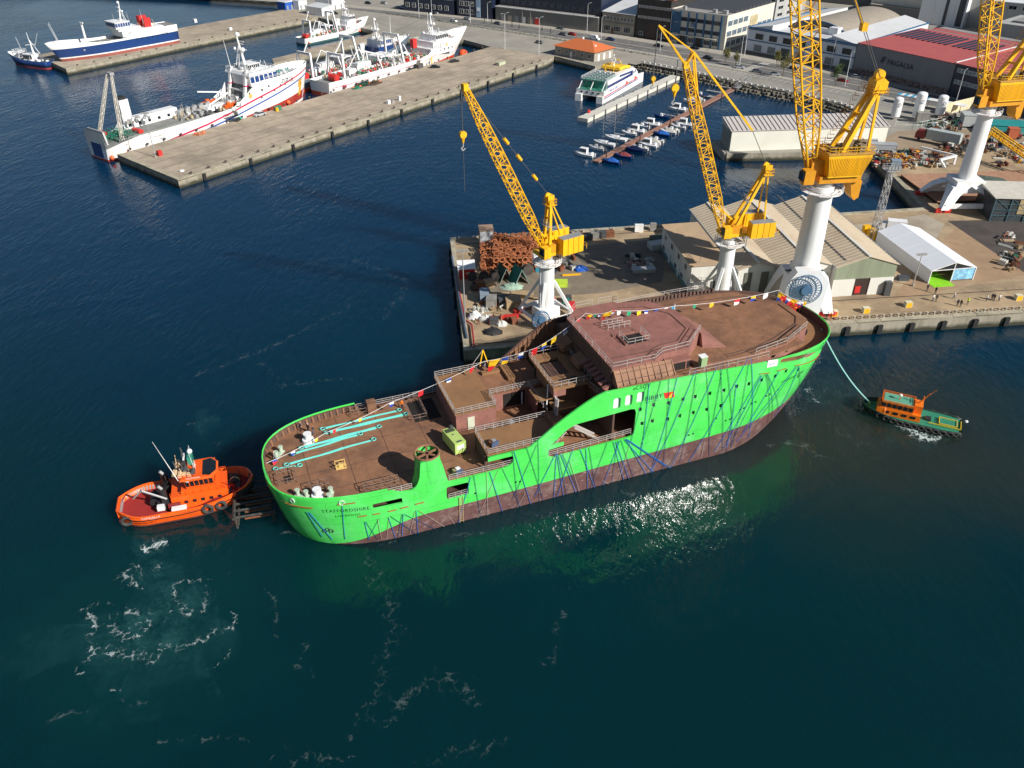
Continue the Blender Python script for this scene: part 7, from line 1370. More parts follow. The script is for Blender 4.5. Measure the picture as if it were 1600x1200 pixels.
for px, py, sx, sy, sz, m, lab in ((250, 243, 1.2, 1.2, 1.5, RED(), 'red box at the foot of the light mast on the pier tip'), (607, 162, 1.3, 1.2, 1.2, W_(), 'white box, left one of two on the pier edge'), (613, 161, 1.3, 1.2, 1.2, TNK, 'grey box, right one of two on the pier edge'), (624, 157, .9, .9, 1.6, W_(), 'white upright box with a red top on the pier'), (434, 172, 2.4, 1.4, 1.3, DKG, 'green and dark machine on the pier at the long trawler bow'), (433, 174, .8, .8, 1.2, YEL(), 'yellow machine part on the pier at the long trawler bow'),
   (782, 101, 4.6, 2, 1.2, mat('pale_green_skip', (.4, .42, .3), .7), 'pale green skip with rubble on the pier edge'), (655, 108-2, 3, 2, 1.6, DGREY(), 'dark forklift like machine beside the red hull'), (538, 137, 1.4, 1.4, 1., mat('pink_box', (.5, .1, .15), .6), 'pink and white bundle at the trawler stern on the pier'), (284, 268, 1.2, .8, .4, W_(), 'small white hatch near the pier corner'), (305, 35, 1.5, 1.5, 1.6, W_(), 'white block at the far pier edge'), (360, 47, 1.5, 1.2, 1.2, W_(), 'small white box at the far pier edge')):
    qb('pier_item', lab, 'equipment', px, py, sx, sy, sz, m, EH, LZ)
random.seed(8); k0 = None
for a_, c_, n in ((at(285, 277, LZ), at(850, 94, LZ), 30), (at(108, 106, LZ), at(490, 27, LZ), 18), (at(190, 239, LZ), at(760, 74, LZ), 30)):
    for i in range(n):
        q = a_.lerp(c_, (i+.5)/n)
        if k0 is None: k0 = MB().cyl(0, 0, 0, .4, .3, 8).cyl(0, 0, .4, .6, .42, 8).build('bollard', mat('bollard_dark', (.08, .06, .05), .7)); tag(k0, 'dark iron bollard in the row along the fishing piers', 'bollard', 'bollards along the fishing piers'); o = k0
        else: o = k0.copy(); col.objects.link(o)
        o.location = (q.x, q.y, LZ+.16)
TYRE = None
def tyre(t, p, ax, R=.62, r=.24):
    return MB().torus((0, 0, 0), ax, R, r, 16, 7).build('tyre', mat('old_rubber', (.045, .043, .042), .85, var=.3), t, loc=p)
a = at(192, 792, 1.2); c = at(392, 757, 1.2); rz = head(a, c); L_ = 24.5; B = 10.2; u = (c-a).normalized(); ctr = at(297, 786, 0)
TO = mat('tug_orange', (.80, .105, .008), .38, var=.06, scale=.4, dirt=(.45, .08, .02), dscale=.6, damt=.4); TD = mat('tug_red_deck', (.33, .022, .018), .75, var=.15, scale=.8, dirt=(.2, .02, .02), dscale=.4)
t = thing('tug_boat', 'orange harbour tug with red deck pushing at the stern of the green ship', 'tug', (ctr.x, ctr.y, 0), rz)
shf = lambda s: 2.5+1.5*smooth(.5, 1, s)+.15*(1-smooth(0, .15, s))
hb, pt = make_hull(t, L_, B, shf, [.35, 1.2], [mat('tug_boot', (.12, .03, .02), .7), TO, TO], lambda s: 1.5+1.2*smooth(.55, .75, s), TD, rake=.04, sf=.40, sb=.58, p=2.4, q=2.2, inner=TO, bw=.35, n=36)
side_strip('rubbing_strake', t, pt, BLK(), [(0.02, 1.75), (.45, 1.7), (.8, 2.4), (.97, 2.9)], .28, off=.16); side_strip('rubbing_strake', t, pt, BLK(), [(0.02, 1.75), (.45, 1.7), (.8, 2.4), (.97, 2.9)], .28, 1, .16); side_strip('draft_line', t, pt, BLK(), [(.45, 2.15), (.62, 2.35)], .12, off=.1)
MB().loft([[Vector((-L_/2+.1+k, y, z)) for y, z in ((-2.2, 0), (2.2, 0), (2.2, 2.6), (-2.2, 2.6))] for k in (-.1, .25)]).build('stern_plate', TO, t)
bs = MB()
for i in range(46):
    s = (.0+.52*(i % 23)/22); sd_ = 1 if i > 22 else -1; q = pt(s, 1.5, sd_, -.45); q2 = pt(s, shf(s)-.15, sd_, -.4); bs.beam(q, q2, .12, .3)
for i in range(10): y = -2+i*.44; bs.beam((-L_/2+.5, y, 1.5), (-L_/2+.45, y, 2.4), .3, .12)
bs.build('bulwark_stay', STL(), t, kind='stuff')
cp = MB()
cp.path([pt(s, shf(s)+.05, -1, -.15) for s in [i/24 for i in range(25)]], .2, 6); cp.path([pt(s, shf(s)+.05, 1, -.15) for s in [i/24 for i in range(25)]], .2, 6); cp.tube(pt(0, shf(0)+.05, -1, -.15), pt(0, shf(0)+.05, 1, -.15), .2, 6); cp.build('bulwark_cap', TO, t)
MB().loft([[(-2.6, -3.1, 1.5), (8.2, -3.1, 1.5), (8.2, 3.1, 1.5), (-2.6, 3.1, 1.5)], [(-2.4, -2.9, 4.3), (7.6, -2.6, 4.3), (7.6, 2.6, 4.3), (-2.4, 2.9, 4.3)]]).build('deck_house', TO, t)
for i in range(6): MB().box(-1.4+i*1.5, -3.05, 2.6, .6, .1, .6).build('window', GLS(), t)
MB().loft([[(-.6, -2.6, 4.32), (6.2, -2.3, 4.32), (6.2, 2.3, 4.32), (-.6, 2.6, 4.32)], [(-.4, -2.5, 5.3), (5.8, -2.3, 5.3), (5.8, 2.3, 5.3), (-.4, 2.5, 5.3)]]).build('bridge_base', TO, t)
wheelhouse(t, 3.1, 0, 5.3, 5.0, 5.0, 2.3, TO, slant=-.16, visor=False); MB().loft([[(-.2, -3, 7.62), (5.4, -3.1, 7.62), (6.6, -1.6, 7.62), (6.6, 1.6, 7.62), (5.4, 3.1, 7.62), (-.2, 3, 7.62)], [(.1, -2.7, 7.9), (5.1, -2.8, 7.9), (6.2, -1.4, 7.9), (6.2, 1.4, 7.9), (5.1, 2.8, 7.9), (.1, 2.7, 7.9)]]).build('bridge_roof', TO, t)
MB().loft([[(5.2, -2.6, 7.92), (6.3, -1.3, 7.92), (6.3, 1.3, 7.92), (5.2, 2.6, 7.92)], [(3.9, -2.2, 7.97), (4.6, -1., 7.97), (4.6, 1., 7.97), (3.9, 2.2, 7.97)]]).build('roof_window', GLS(), t)
lettering('lettering', 'VB', .5, W_(), (.9, -3.12, 7.35), (1, 0, 0), (0, 0, 1), t); 
lettering('lettering', 'WESTERN', .55, W_(), (1.0, -2.95, 7.93), (1, 0, 0), (0, 1, 0), t); side_text('lettering', 'SARRALLE', .75, W_(), t, pt, L_, .18, 2.05, off=.05); side_text('lettering', 'VIGO', .45, W_(), t, pt, L_, .24, 1.65, off=.05); side_text('lettering', 'REM 9350 4687 8015', .6, mat('dark_red_ink', (.2, .01, .01), .6), t, pt, L_, .07, .75, off=.05);
m_ = MB().tube((1.2, 0, 7.9), (1.0, 0, 13.2), .22, 8, .12).beam((1, -1.4, 10.5), (1, 1.4, 10.5), .14, .14).beam((1, -1, 12), (1, 1, 12), .12, .12).beam((.2, -.8, 7.9), (1, 0, 11.5), .1, .1).beam((.2, .8, 7.9), (1, 0, 11.5), .1, .1); m_.build('mast', DGREY(), t)
MB().box(2.2, 0, 9.6, .9, 1.8, 1.6).build('radar_cabinet', mat('green_screen', (.04, .25, .18), .3), t); MB().ball(2.4, .1, 12., .5, 10).build('radome', W_(), t); MB().box(1.2, 0, 11, .3, 2, .2).build('radar', W_(), t); MB().tube((-.4, -2.4, 7.6), (-2.6, -2.8, 17.4), .09, 6, .03).build('aerial', W_(), t)
for y in (-.9, 0.2, .9): MB().tube((2.6, y, 7.9), (2.3, y, 12.8), .05, 5, .03).build('aerial', W_(), t)
for x, y in ((.8, -1.6), (1.6, -1.9), (.4, 1.7)): MB().box(x, y, 7.9, .7, .6, .7).build('search_light', mat('lamp_tan', (.6, .42, .25), .5), t)
for x, y in ((-3.6, -2.2), (-3.6, 2.2)): MB().tube((x, y, 1.5), (x, y, 6.2), .75, 14, .6).build('funnel', mat('funnel_black', (.02, .02, .022), .4), t); MB().tube((x, y, 6.2), (x-.5, y, 7.), .3, 8).build('exhaust', STL(), t)
MB().tube((-5.6, -1.3, 2.6), (-5.6, 1.3, 2.6), .95, 16).build('towing_winch', BLK(), t); MB().box(-4.6, 0, 1.5, 1, 4.2, 1.7).build('winch_frame', BLK(), t); MB().box(-4.4, -3.2, 2.3, 1.3, .9, .9).build('raft_canister', W_(), t)
c_ = MB().tube((-3, -3.2, 4.5), (-6.8, -3.0, 7.2), .2, 6).tube((-6.8, -3, 7.2), (-8.6, -2.8, 5.6), .14, 6); c_.build('deck_crane', STL(), t); MB().box(-2, -3.4, 1.5, 2.2, .3, 1.9).build('side_door', mat('maroon_door', (.2, .02, .02), .6), t); MB().box(-1.2, -4.15, 2.4, 2.6, .9, .5).build('life_raft', W_(), t)
MB().tube((8.9, -1.1, 3.6), (8.9, 1.1, 3.6), .8, 16).build('bow_winch', BLK(), t); MB().box(9, 0, 2.7, 1.5, 3, .6).build('winch_frame', BLK(), t); MB().torus((8.9, 0, 3.6), (0, 1, 0), .75, .2, 14, 6).build('rope_coil', mat('rope_tan', (.5, .42, .25), .8), t)
for s in (.07, .66, .76): tyre(t, pt(s, 1.5 if s < .5 else 2., -1, .3), (-.1 if s < .5 else .15, 1, 0), .85, .32)
for s in (.3, .5, .7): tyre(t, pt(s, 1.6, 1, .3), (0, 1, 0), .85, .32)
bf = MB()
for k in range(3): bf.path([pt(s, 3.4-k*.8, -1, .35) for s in (.88, .93, .96, .985, 1)]+[pt(s, 3.4-k*.8, 1, .35) for s in (.985, .96, .93, .88)], .45, 8)
bf.build('bow_fender', BLK(), t)
rail(MB(), [(-.2, -2.7, 7.95), (2.8, -2.8, 7.95)], .8, 1, .04).build('railing', TO, t); rail(MB(), [(-2.4, -2.9, 4.35), (7.4, -2.7, 4.35)], .9, 1.4, .04).build('railing', TO, t); rail(MB(), [(-2.4, 2.9, 4.35), (7.4, 2.7, 4.35)], .9, 1.4, .04).build('railing', TO, t)
deck_gear(t, -1, 2.4, 2, 7.95, 12, [mat('lamp_tan', (.6, .42, .25), .5), DGREY()], 71, smax=.5); deck_gear(t, 7.6, 10.2, 2.6, 2.7, 12, [DGREY(), RED()], 72, smax=.7)
t.scale = (.8, .8, .8)
a = at(395, 783, 1.5); t = thing('fender_frame', 'rusty black steel fender frame of parallel bars between tug and ship', 'fender frame', (a.x, a.y, 0), radians(14)); FR = mat('sooty_steel', (.05, .045, .04), .7, var=.6, scale=1.5)
for i in range(6): MB().tube((-2.6, -3.6+i*1.5, 1.9), (3.4, -3.6+i*1.5, 1.9), .2, 6).build('bar', FR, t)
MB().tube((-2.6, -3.9, 1.9), (-2.6, 4.2, 1.9), .26, 6).tube((-2.2, -3.6, .5), (-2.2, 4, .5), .2, 6).build('frame', FR, t)
for i in range(5): MB().tube((-1.2, -3+i*1.5, .9), (2.6, -3+i*1.5, .9), .14, 6).build('brace', RUST(), t)
MB().tube((-2.4, -3.7, 1.9), (-2.4, -3.7, -.6), .2, 6).tube((3, -3.7, 1.9), (3, -3.7, -.6), .2, 6).build('leg', FR, t)
a = at(1352, 640, .8); c = at(1506, 676, .8); rz = head(c, a); ctr = (a+c)/2; L_ = (c-a).length+.5; B = 5.8
t = thing('tow_boat', 'small green and orange tow boat with a row of tyres along its side', 'tug', (ctr.x, ctr.y+1.6, 0), rz); shf = lambda s: 1.5+.8*smooth(.5, 1, s); DG = mat('dark_green_hull', (.008, .03, .02), .5); GD = mat('green_deck', (.02, .20, .12), .7, var=.12)
hb, pt = make_hull(t, L_, B, shf, [.3], [BLK(), DG], lambda s: 1.2 if s < .7 else 1.4, GD, rake=.05, sf=.8, sb=.62, p=2.2, q=1.8, inner=DG, bw=.2)
for i in range(13): s = .03+i*.071; tyre(t, pt(s, shf(s)*.62, 1, .2), (0, 1, 0), .48, .17)
for i in range(8): s = .05+i*.12; tyre(t, pt(s, shf(s)*.62, -1, .2), (0, 1, 0), .48, .17)
for k in (-.8, .8): tyre(t, (L_/2+.1, k*.6, 1.7), (1, 0, 0), .5, .2)
WO = mat('wheelhouse_orange', (.78, .17, .008), .45, var=.06)
MB().loft([[(-1.6, -1.9, 1.3), (5.6, -1.9, 1.3), (5.6, 1.9, 1.3), (-1.6, 1.9, 1.3)], [(-1.5, -1.8, 2.9), (5.4, -1.8, 2.9), (5.4, 1.8, 2.9), (-1.5, 1.8, 2.9)]]).build('deck_house', WO, t)
for i in range(4): MB().box(-.4+i*1.4, 1.86, 1.9, .8, .1, .6).build('window', GLS(), t)
wheelhouse(t, 2.4, 0, 2.92, 5.2, 3.4, 1.7, WO, slant=.06, visor=False); part_box('roof_panel', t, mat('roof_green', (.10, .32, .22), .6), 2.4, 0, 4.63, 4.6, 2.8, .08); rail(MB(), [(-.2, -1.6, 4.6), (5, -1.6, 4.6), (5, 1.6, 4.6), (-.2, 1.6, 4.6)], .5, 1.2, .05, close=True).build('railing', WO, t)
MB().box(-.9, 0, 2.9, 1.2, 2.2, 2).build('funnel', WO, t); MB().tube((-.6, 0, 4.6), (-2.0, 0, 8), .16, 6, .08).beam((-1.3, -.8, 6.4), (-1.3, .8, 6.4), .1, .1).tube((-2, .3, 8), (-2.6, .3, 9.4), .04, 4).tube((-2, -.3, 7.6), (-2.8, -.3, 9), .04, 4).build('mast', WO, t); MB().ball(2.3, 0, 5.9, .32, 9).build('radome', W_(), t); MB().tube((2.3, 0, 4.6), (2.3, 0, 5.7), .08, 5).build('radome_post', WO, t)
YR = mat('safety_yellow', (.75, .55, .03), .6); rail(MB(), [(-3, 1.4, 1.3), (-8, 1.4, 1.3), (-8, -1.2, 1.3)], .35, .8, .05).build('hatch_rail', YR, t); part_box('hatch', t, GD, -6, 0, 1.22, 2.6, 1.9, .3); rail(MB(), [(-4.6, 1, 1.3), (-7.4, 1, 1.3), (-7.4, -1, 1.3), (-4.6, -1, 1.3)], .45, .7, .05, close=True).build('hatch_rail', YR, t)
MB().tube((-2.6, -.4, 1.2), (-2.6, .4, 1.9), .3, 8).box(-2.9, 0, 1.2, .8, 1.2, .4).build('tow_hook', BLK(), t); MB().tube((6.8, 0, 1.2), (6.8, 0, 2.3), .18, 8).build('bow_bitt', mat('bitt_yellow', (.5, .5, .1), .6), t); MB().ball(-8.8, -1.6, 1.6, .3, 8).build('buoy', W_(), t)
side_text('lettering', 'TUGBOAT', .001, W_(), t, pt, L_, .5, 1) if False else None
Rm = Matrix.Rotation(rz, 4, 'Z'); base = Vector((ctr.x, ctr.y+1.6, 0)); person(0, 0, 'crewman in orange overalls and white helmet on the green tow boat', 'orange', 'orange', 'white', loc=base+Rm @ Vector((4.2, 2.35, .98)))
t = [o_ for o_ in col.objects if o_.name == 'tow_boat'][0]; t.scale = (1, 1, .74)
TB = base+Rm @ Vector((6.8, 0, 1.65))
SHD = radians(20.6); SD = Vector((cos(SHD), sin(SHD), 0)); SN = Vector((-sin(SHD), cos(SHD), 0))
_o21 = radians(21.5); _piv = Vector((-35.66+30*cos(_o21)+11*sin(_o21), 90.88+30*sin(_o21)-11*cos(_o21), 0)); SO = _piv-SD*30+SN*11
ship = thing('offshore_ship', 'huge unfinished bright green ship with brown decks floating beside the quay', 'ship', (SO.x, SO.y, 0), SHD)
GM = mat('hull_green', (.075, .66, .100), .12, var=.09, scale=.3, dirt=(.19, .72, .27), dscale=.16, damt=.6)
def plating(m, rust, amt):
    n = m.node_tree; N = n.nodes; L = n.links; p = N['Principled BSDF']; src = p.inputs['Base Color'].links[0].from_socket
    tc = N.new('ShaderNodeTexCoord'); s = N.new('ShaderNodeSeparateXYZ'); c = N.new('ShaderNodeCombineXYZ'); L.new(tc.outputs['Object'], s.inputs[0]); L.new(s.outputs[0], c.inputs[0]); L.new(s.outputs[2], c.inputs[1])
    b = N.new('ShaderNodeTexBrick'); b.inputs['Scale'].default_value = 1; b.inputs['Brick Width'].default_value = 7.; b.inputs['Row Height'].default_value = 2.3; b.inputs['Mortar Size'].default_value = .035; b.inputs['Mortar Smooth'].default_value = .6; b.offset = .37; L.new(c.outputs[0], b.inputs['Vector'])
    q = N.new('ShaderNodeTexNoise'); q.inputs['Scale'].default_value = .55; q.inputs['Detail'].default_value = 2; L.new(tc.outputs['Object'], q.inputs['Vector'])
    a = N.new('ShaderNodeMath'); a.operation = 'MULTIPLY_ADD'; L.new(b.outputs['Fac'], a.inputs[0]); a.inputs[1].default_value = -.35; L.new(q.outputs[0], a.inputs[2])
    u = N.new('ShaderNodeBump'); u.inputs['Strength'].default_value = .55; u.inputs['Distance'].default_value = .12; L.new(a.outputs[0], u.inputs['Height']); L.new(u.outputs[0], p.inputs['Normal'])
    mp = N.new('ShaderNodeMapping'); mp.inputs['Scale'].default_value = (1.6, 1.6, .09); L.new(tc.outputs['Object'], mp.inputs[0]); z = N.new('ShaderNodeTexNoise'); z.inputs['Scale'].default_value = 1; z.inputs['Detail'].default_value = 7; L.new(mp.outputs[0], z.inputs['Vector'])
    r = N.new('ShaderNodeMapRange'); r.inputs[1].default_value = .60; r.inputs[2].default_value = .78; r.inputs[4].default_value = amt; L.new(z.outputs[0], r.inputs[0])
    x = N.new('ShaderNodeMix'); x.data_type = 'RGBA'; L.new(r.outputs[0], x.inputs[0]); L.new(src, x.inputs[6]); x.inputs[7].default_value = (*rust, 1)
    y = N.new('ShaderNodeMix'); y.data_type = 'RGBA'; y.blend_type = 'MULTIPLY'; v = N.new('ShaderNodeMath'); v.operation = 'MULTIPLY'; v.inputs[1].default_value = .22; L.new(b.outputs['Fac'], v.inputs[0]); L.new(v.outputs[0], y.inputs[0]); L.new(x.outputs[2], y.inputs[6]); y.inputs[7].default_value = (.3, .3, .3, 1); L.new(y.outputs[2], p.inputs['Base Color'])
plating(GM, (.10, .36, .10), .5)
BM = mat('hull_brown', (.125, .060, .058), .6, var=.3, scale=.5, dirt=(.26, .19, .17), dscale=.6, damt=.7, bump=.1)
PB = mat('primer_brown', (.245, .120, .064), .7, var=.24, scale=.5, dirt=(.12, .062, .042), dscale=.2, damt=.8, bump=.12, bscale=2.)
PK = mat('primer_pink', (.265, .115, .092), .72, var=.2, scale=.6, dirt=(.17, .078, .062), dscale=.2, damt=.7, bump=.12, bscale=2.)
plating(PB, (.11, .055, .035), .8); plating(BM, (.20, .11, .07), .6); plating(PK, (.16, .07, .055), .8)
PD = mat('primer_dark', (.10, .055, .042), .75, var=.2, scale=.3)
PO = mat('primer_ochre', (.26, .135, .06), .75, var=.14, scale=.3, dirt=(.15, .08, .045), dscale=.2)
RL = mat('rail_white', (.40, .36, .34), .55)
def hbp(xi, z):
    """half breadth and true x of the shell at station xi, height z"""
    t = min(1, max(0, z/9)); B = 10.6+.6*t if xi < 40 else 10.6+.6*t+ (min(1, (xi-40)/25))*.5*min(1, max(0, z/16)); 
    if z < 0: B *= 1-min(1, -z/7)**3*.35
    x = xi
    if xi < 19: Xs = 2.0-2.0*t**.8 if z > 0 else 2.0-z*.8; r = (19-xi)/19; x = 19-(19-Xs)*r; n = 2.3+.5*t; k = max(0, 1-r**n)**(1/n)
    elif xi > 70:
        tz = min(1, max(0, z/16.5)); Xe = 91+3.2*tz; r = (xi-70)/24; c0 = 70; x = c0+(Xe-c0)*r; n = 1.85+.65*tz; k = max(0, 1-r**n)**(1/(1.0+1.5*tz**.8)); 
        if z < 0: k *= 1-.25*min(1, -z/5)
    else: k = 1
    return B*k, x
def hull_v(xi, z, side, off=0.):
    h, x = hbp(xi, z); h2, x2 = hbp(min(94, xi+.05), z); h1, x1 = hbp(max(0, xi-.05), z); d = Vector((x2-x1, (h2-h1), 0)); n = Vector((-d.y, d.x, 0)); n = n.normalized() if n.length > 1e-6 else Vector((1 if xi > 50 else -1, 0, 0))
    return Vector((x+n.x*off, side*(h+n.y*off), z))
def hx(px, py):
    """station and height of the point of the starboard shell seen at a spot of the photograph"""
    o_ = _r*((px-800)/FPX)-_u*((py-600)/FPX)+_f; Y = -11.2
    for _ in range(14):
        pl = SO+SN*Y; t_ = (pl-Vector((0, 0, CAM_H))).dot(SN)/o_.dot(SN); q = Vector((0, 0, CAM_H))+o_*t_; x = (q-SO).dot(SD); a_, b_ = 0., 94.
        for _ in range(22):
            m_ = (a_+b_)/2
            if hbp(m_, q.z)[1] < x: a_ = m_
            else: b_ = m_
        Y += (-hbp(a_, q.z)[0]-Y)*.6
    return a_, q.z
boot = lambda xi: -1.2+1.4*smooth(0, 8, xi)+3.3*smooth(6, 21, xi)+1.2*smooth(25, 70, xi)+1.3*smooth(60, 94, xi)
def rrect(x0, z0, x1, z1, r, n=5):
    P_ = []
    for cx, cz, a0 in ((x1-r, z1-r, 0), (x0+r, z1-r, 90), (x0+r, z0+r, 180), (x1-r, z0+r, 270)):
        for i in range(n+1): a_ = radians(a0+90*i/n); P_.append((cx+r*cos(a_), cz+r*sin(a_)))
    return P_
def curve(pts, n=6):
    """smooth line through points"""
    out = []
    for i in range(len(pts)-1):
        p0 = pts[max(0, i-1)]; p1 = pts[i]; p2 = pts[i+1]; p3 = pts[min(len(pts)-1, i+2)]
        for k in range(n):
            t = k/n; out.append(tuple(.5*(2*p1[j]+(p2[j]-p0[j])*t+(2*p0[j]-5*p1[j]+4*p2[j]-p3[j])*t*t+(3*p1[j]-p0[j]-3*p2[j]+p3[j])*t**3) for j in (0, 1)))
    out.append(pts[-1]); return out
top_fore = curve([(48.2, 18.3), (54, 18.2), (65, 17.9), (76.7, 17.3), (85, 16.8), (90, 16.4), (94, 16.2)])
star_top = [(0, 9.9), (8, 9.8), (14.5, 9.7), (16.2, 9.5), (17.2, 8.9), (18.6, 8.75)]+curve([(18.9, 8.8), (19.6, 9.4), (20.1, 10.6), (20.3, 12.2), (20.4, 13.2)], 4)+[(23.2, 13.2), (23.5, 12.2), (24.0, 9.6), (24.3, 8.6)]+[(31.5, 8.6)]+curve([(32.6, 8.7), (33.6, 9.1), (34.1, 9.9), (34.0, 10.6)], 3)+[(30.2, 10.6), (30.2, 11.3), (36.2, 11.3), (37.0, 11.7)]+curve([(37.4, 12.0), (38.7, 12.9), (40.9, 14.5), (43.9, 16.4), (46.4, 17.7), (48.2, 18.3)], 4)+top_fore[1:]
port_top = [(0, 9.9), (14.5, 9.7), (16.5, 9.0), (34, 9.0), (37.5, 9.3)]+curve([(38.0, 10.2), (38.9, 11.6), (41.5, 13.6), (44.6, 15.9), (47, 17.4), (48.2, 18.0)], 3)+[(54, 18.6), (66, 18.7), (76, 18.2), (86, 17.4), (91, 16.7), (94, 16.2)]
open_big = curve([(39.6, 10.9), (40.6, 11.4), (42.2, 12.9), (43.6, 13.6), (45, 13.75)], 3)+[(52.5, 14.25)]+curve([(53.2, 14.1), (53.5, 13.5)], 2)+[(53.5, 9.6), (53.1, 9.1), (52.6, 8.9), (40.4, 8.4), (39.7, 8.7), (39.5, 9.3), (39.6, 10.1), (41.9, 10.3), (42, 10.8)]
star_holes = [open_big, rrect(13.2, 6.8, 17.4, 7.8, .15, 2), rrect(23.9, 5.3, 27.2, 7.7, .3, 3), [(77.3, 15.4), (88.6, 15.3), (89.8, 15.9), (77.0, 14.5)][:0] or [hx(1217, 568), hx(1222, 561), hx(1250, 555), hx(1288, 543), hx(1286, 547), hx(1250, 563)]]
slots = [(49.6+1.9*i, 14.9+.1*i) for i in range(3)]
for x, z in slots: star_holes.append(rrect(x, z, x+1.15, z+1.9, .3, 3))
wins = []
for (px0, py0) in [(1005, 613), (985, 635), (1000, 640), (1027, 608), (1048, 604), (1044, 630), (1071, 600), (1088, 594), (1113, 586), (1136, 583), (1156, 579), (1176, 575), (1043, 655), (1067, 624), (1086, 620), (1109, 615), (1131, 610), (1151, 604), (1170, 600), (1190, 594), (1003, 662), (1019, 658), (1041, 653), (1062, 650), (1083, 645), (1104, 640), (1126, 634), (1021, 633), (1000, 688-24), (1211, 588), (1228, 580), (1247, 578), (1247, 600-11), (1040, 685-31)]:
    xi, z = hx(px0, py0)
    if z < 16 and xi > 54: wins.append((xi, z))
uniq = []
for a_ in wins:
    if all(hypot(a_[0]-b_[0], a_[1]-b_[1]) > 1.5 for b_ in uniq): uniq.append(a_)
wins = uniq
for x, z in wins: star_holes.append([(x-.27, z-.36), (x+.27, z-.36), (x+.27, z+.36), (x-.27, z+.36)])
def shell(side, top, holes, name):
    verts = []; edges = []
    def loop(p, close=True):
        s = len(verts); verts.extend(Vector(q) for q in p)
        edges.extend((s+i, s+(i+1) % len(p)) for i in range(len(p) if close else len(p)-1))
    outer = [(94*(1-cos(pi*i/60))/2, -5.5) for i in range(60, -1, -1)]; up = list(top)
    up = [tuple(Vector(a_).lerp(Vector(b_), k_/m_)) for a_, b_ in zip(up, up[1:]) for m_ in [max(1, int(abs(a_[0]-b_[0])/.5))] for k_ in range(m_)]+[up[-1]]
    for e_, i0 in ((0, up[0]), (94, up[-1])): pass
    loop(outer[::-1]+up[::-1])
    for h in holes: loop(h)
    def inside(p, poly):
        c = False; n = len(poly)
        for i in range(n):
            a, b = poly[i], poly[(i+1) % n]
            if (a[1] > p[1]) != (b[1] > p[1]) and p[0] < (b[0]-a[0])*(p[1]-a[1])/(b[1]-a[1])+a[0]: c = not c
        return c
    OUT = outer[::-1]+up[::-1]
    bl = [(x, boot(x)) for x in [94*(1-cos(pi*i/70))/2 for i in range(71)]]; bl[0] = (.0, bl[0][1]); loop([(x, z) for x, z in bl], False)
    xs = sorted(set([round(94*(1-cos(pi*i/110))/2, 3) for i in range(1, 110)]))
    for x in xs:
        for z in [-4, -2, 0, 1.5, 3, 4.5, 6, 7.5, 9, 10.5, 12, 13.5, 15, 16.5]:
            if inside((x, z), OUT) and not any(inside((x, z), h) for h in holes): verts.append(Vector((x, z+.013*((x*7) % 3))))
    v2, e2, f2, _, _, _ = delaunay_2d_cdt(verts, edges, [], 0, 1e-4)
    fs = []; mi = []
    for f in f2:
        c = (sum(v2[i].x for i in f)/len(f), sum(v2[i].y for i in f)/len(f))
        if inside(c, OUT) and not any(inside(c, h) for h in holes): fs.append(list(f) if side < 0 else list(f)[::-1]); mi.append(1 if c[1] < boot(c[0]) else 0)
    vs = [tuple(hull_v(min(94, max(0, v.x)), v.y, side)) for v in v2]
    b = MB(); b.v = vs; b.f = fs; b.m = mi; o = b.build(name, [GM, BM, PD, PD], ship)
    bm = bmesh.new(); bm.from_mesh(o.data); bmesh.ops.delete(bm, geom=[v for v in bm.verts if not v.link_faces], context='VERTS')
    bm.to_mesh(o.data); bm.free()
    sm = o.modifiers.new('plate', 'SOLIDIFY'); sm.thickness = .28; sm.offset = -1; sm.material_offset = 2; sm.material_offset_rim = 0 if side < 0 else 2
    shade(o, 30); bm = bmesh.new(); bm.from_mesh(o.data)
    for e in bm.edges:
        if len(e.link_faces) < 2: e.smooth = False
    bm.to_mesh(o.data); bm.free(); return o
shell(-1, star_top, star_holes, 'hull_side'); shell(1, port_top, [], 'hull_side')
def deck_poly(x0, x1, z, inset=.3, n=30, y0=None, y1=None):
    xs = [x0+(x1-x0)*(1-cos(pi*i/n))/2 for i in range(n+1)]; L1 = []; L2 = []
    for x in xs:
        h, xx = hbp(x, z); a = -(h-inset) if y0 is None else max(y0, -(h-inset)); c = (h-inset) if y1 is None else min(y1, h-inset)
        if c-a > .02: L1.append((xx, a)); L2.append((xx, c))
    return L1+L2[::-1]
def deck(name, poly, z, m, th=.25):
    o = MB().prism(poly, z-th, z).build(name, m, ship); bm = bmesh.new(); bm.from_mesh(o.data); bmesh.ops.triangulate(bm, faces=[f for f in bm.faces if len(f.verts) > 4]); bm.to_mesh(o.data); bm.free(); return o
deck('aft_deck', deck_poly(.15, 38, 8.6), 8.7, PB); deck('mid_deck', deck_poly(38, 56, 8.4), 8.62, PB); deck('lower_deck', deck_poly(10, 34, 5), 5.1, PD)
deck('fore_deck', deck_poly(50.2, 84, 17.7, 1.0), 17.75, PB); deck('bow_deck', deck_poly(76, 93.8, 15, .35), 15.0, PO)
b = MB()
for x in (6, 12, 18, 24): b.box(x, 0, 8.7, .07, 2*(hbp(x, 8.7)[0]-.8), .03)
for y in (-6.8, -2.4, 2.6, 7): b.box(14, y, 8.7, 25, .07, .03)
b.build('weld_seam', PD, ship)
def capline(pts, side, r=.13, m=GM): MB().path([hull_v(x, z, side, -.12)+Vector((0, 0, .02)) for x, z in pts], r, 5).build('bulwark_cap', m, ship)
capline([(18*(i/14)**2, 9.9) for i in range(14)], -1); capline([(18*(i/14)**2, 9.9) for i in range(14)], 1); capline([(94-10*(i/20)**2, 16.2+.6*(i/20)**2) for i in range(20)], -1, .09); capline([(94-9*(i/20)**2, 16.2+1.2*(i/20)**2) for i in range(20)], 1, .09)
b = MB()
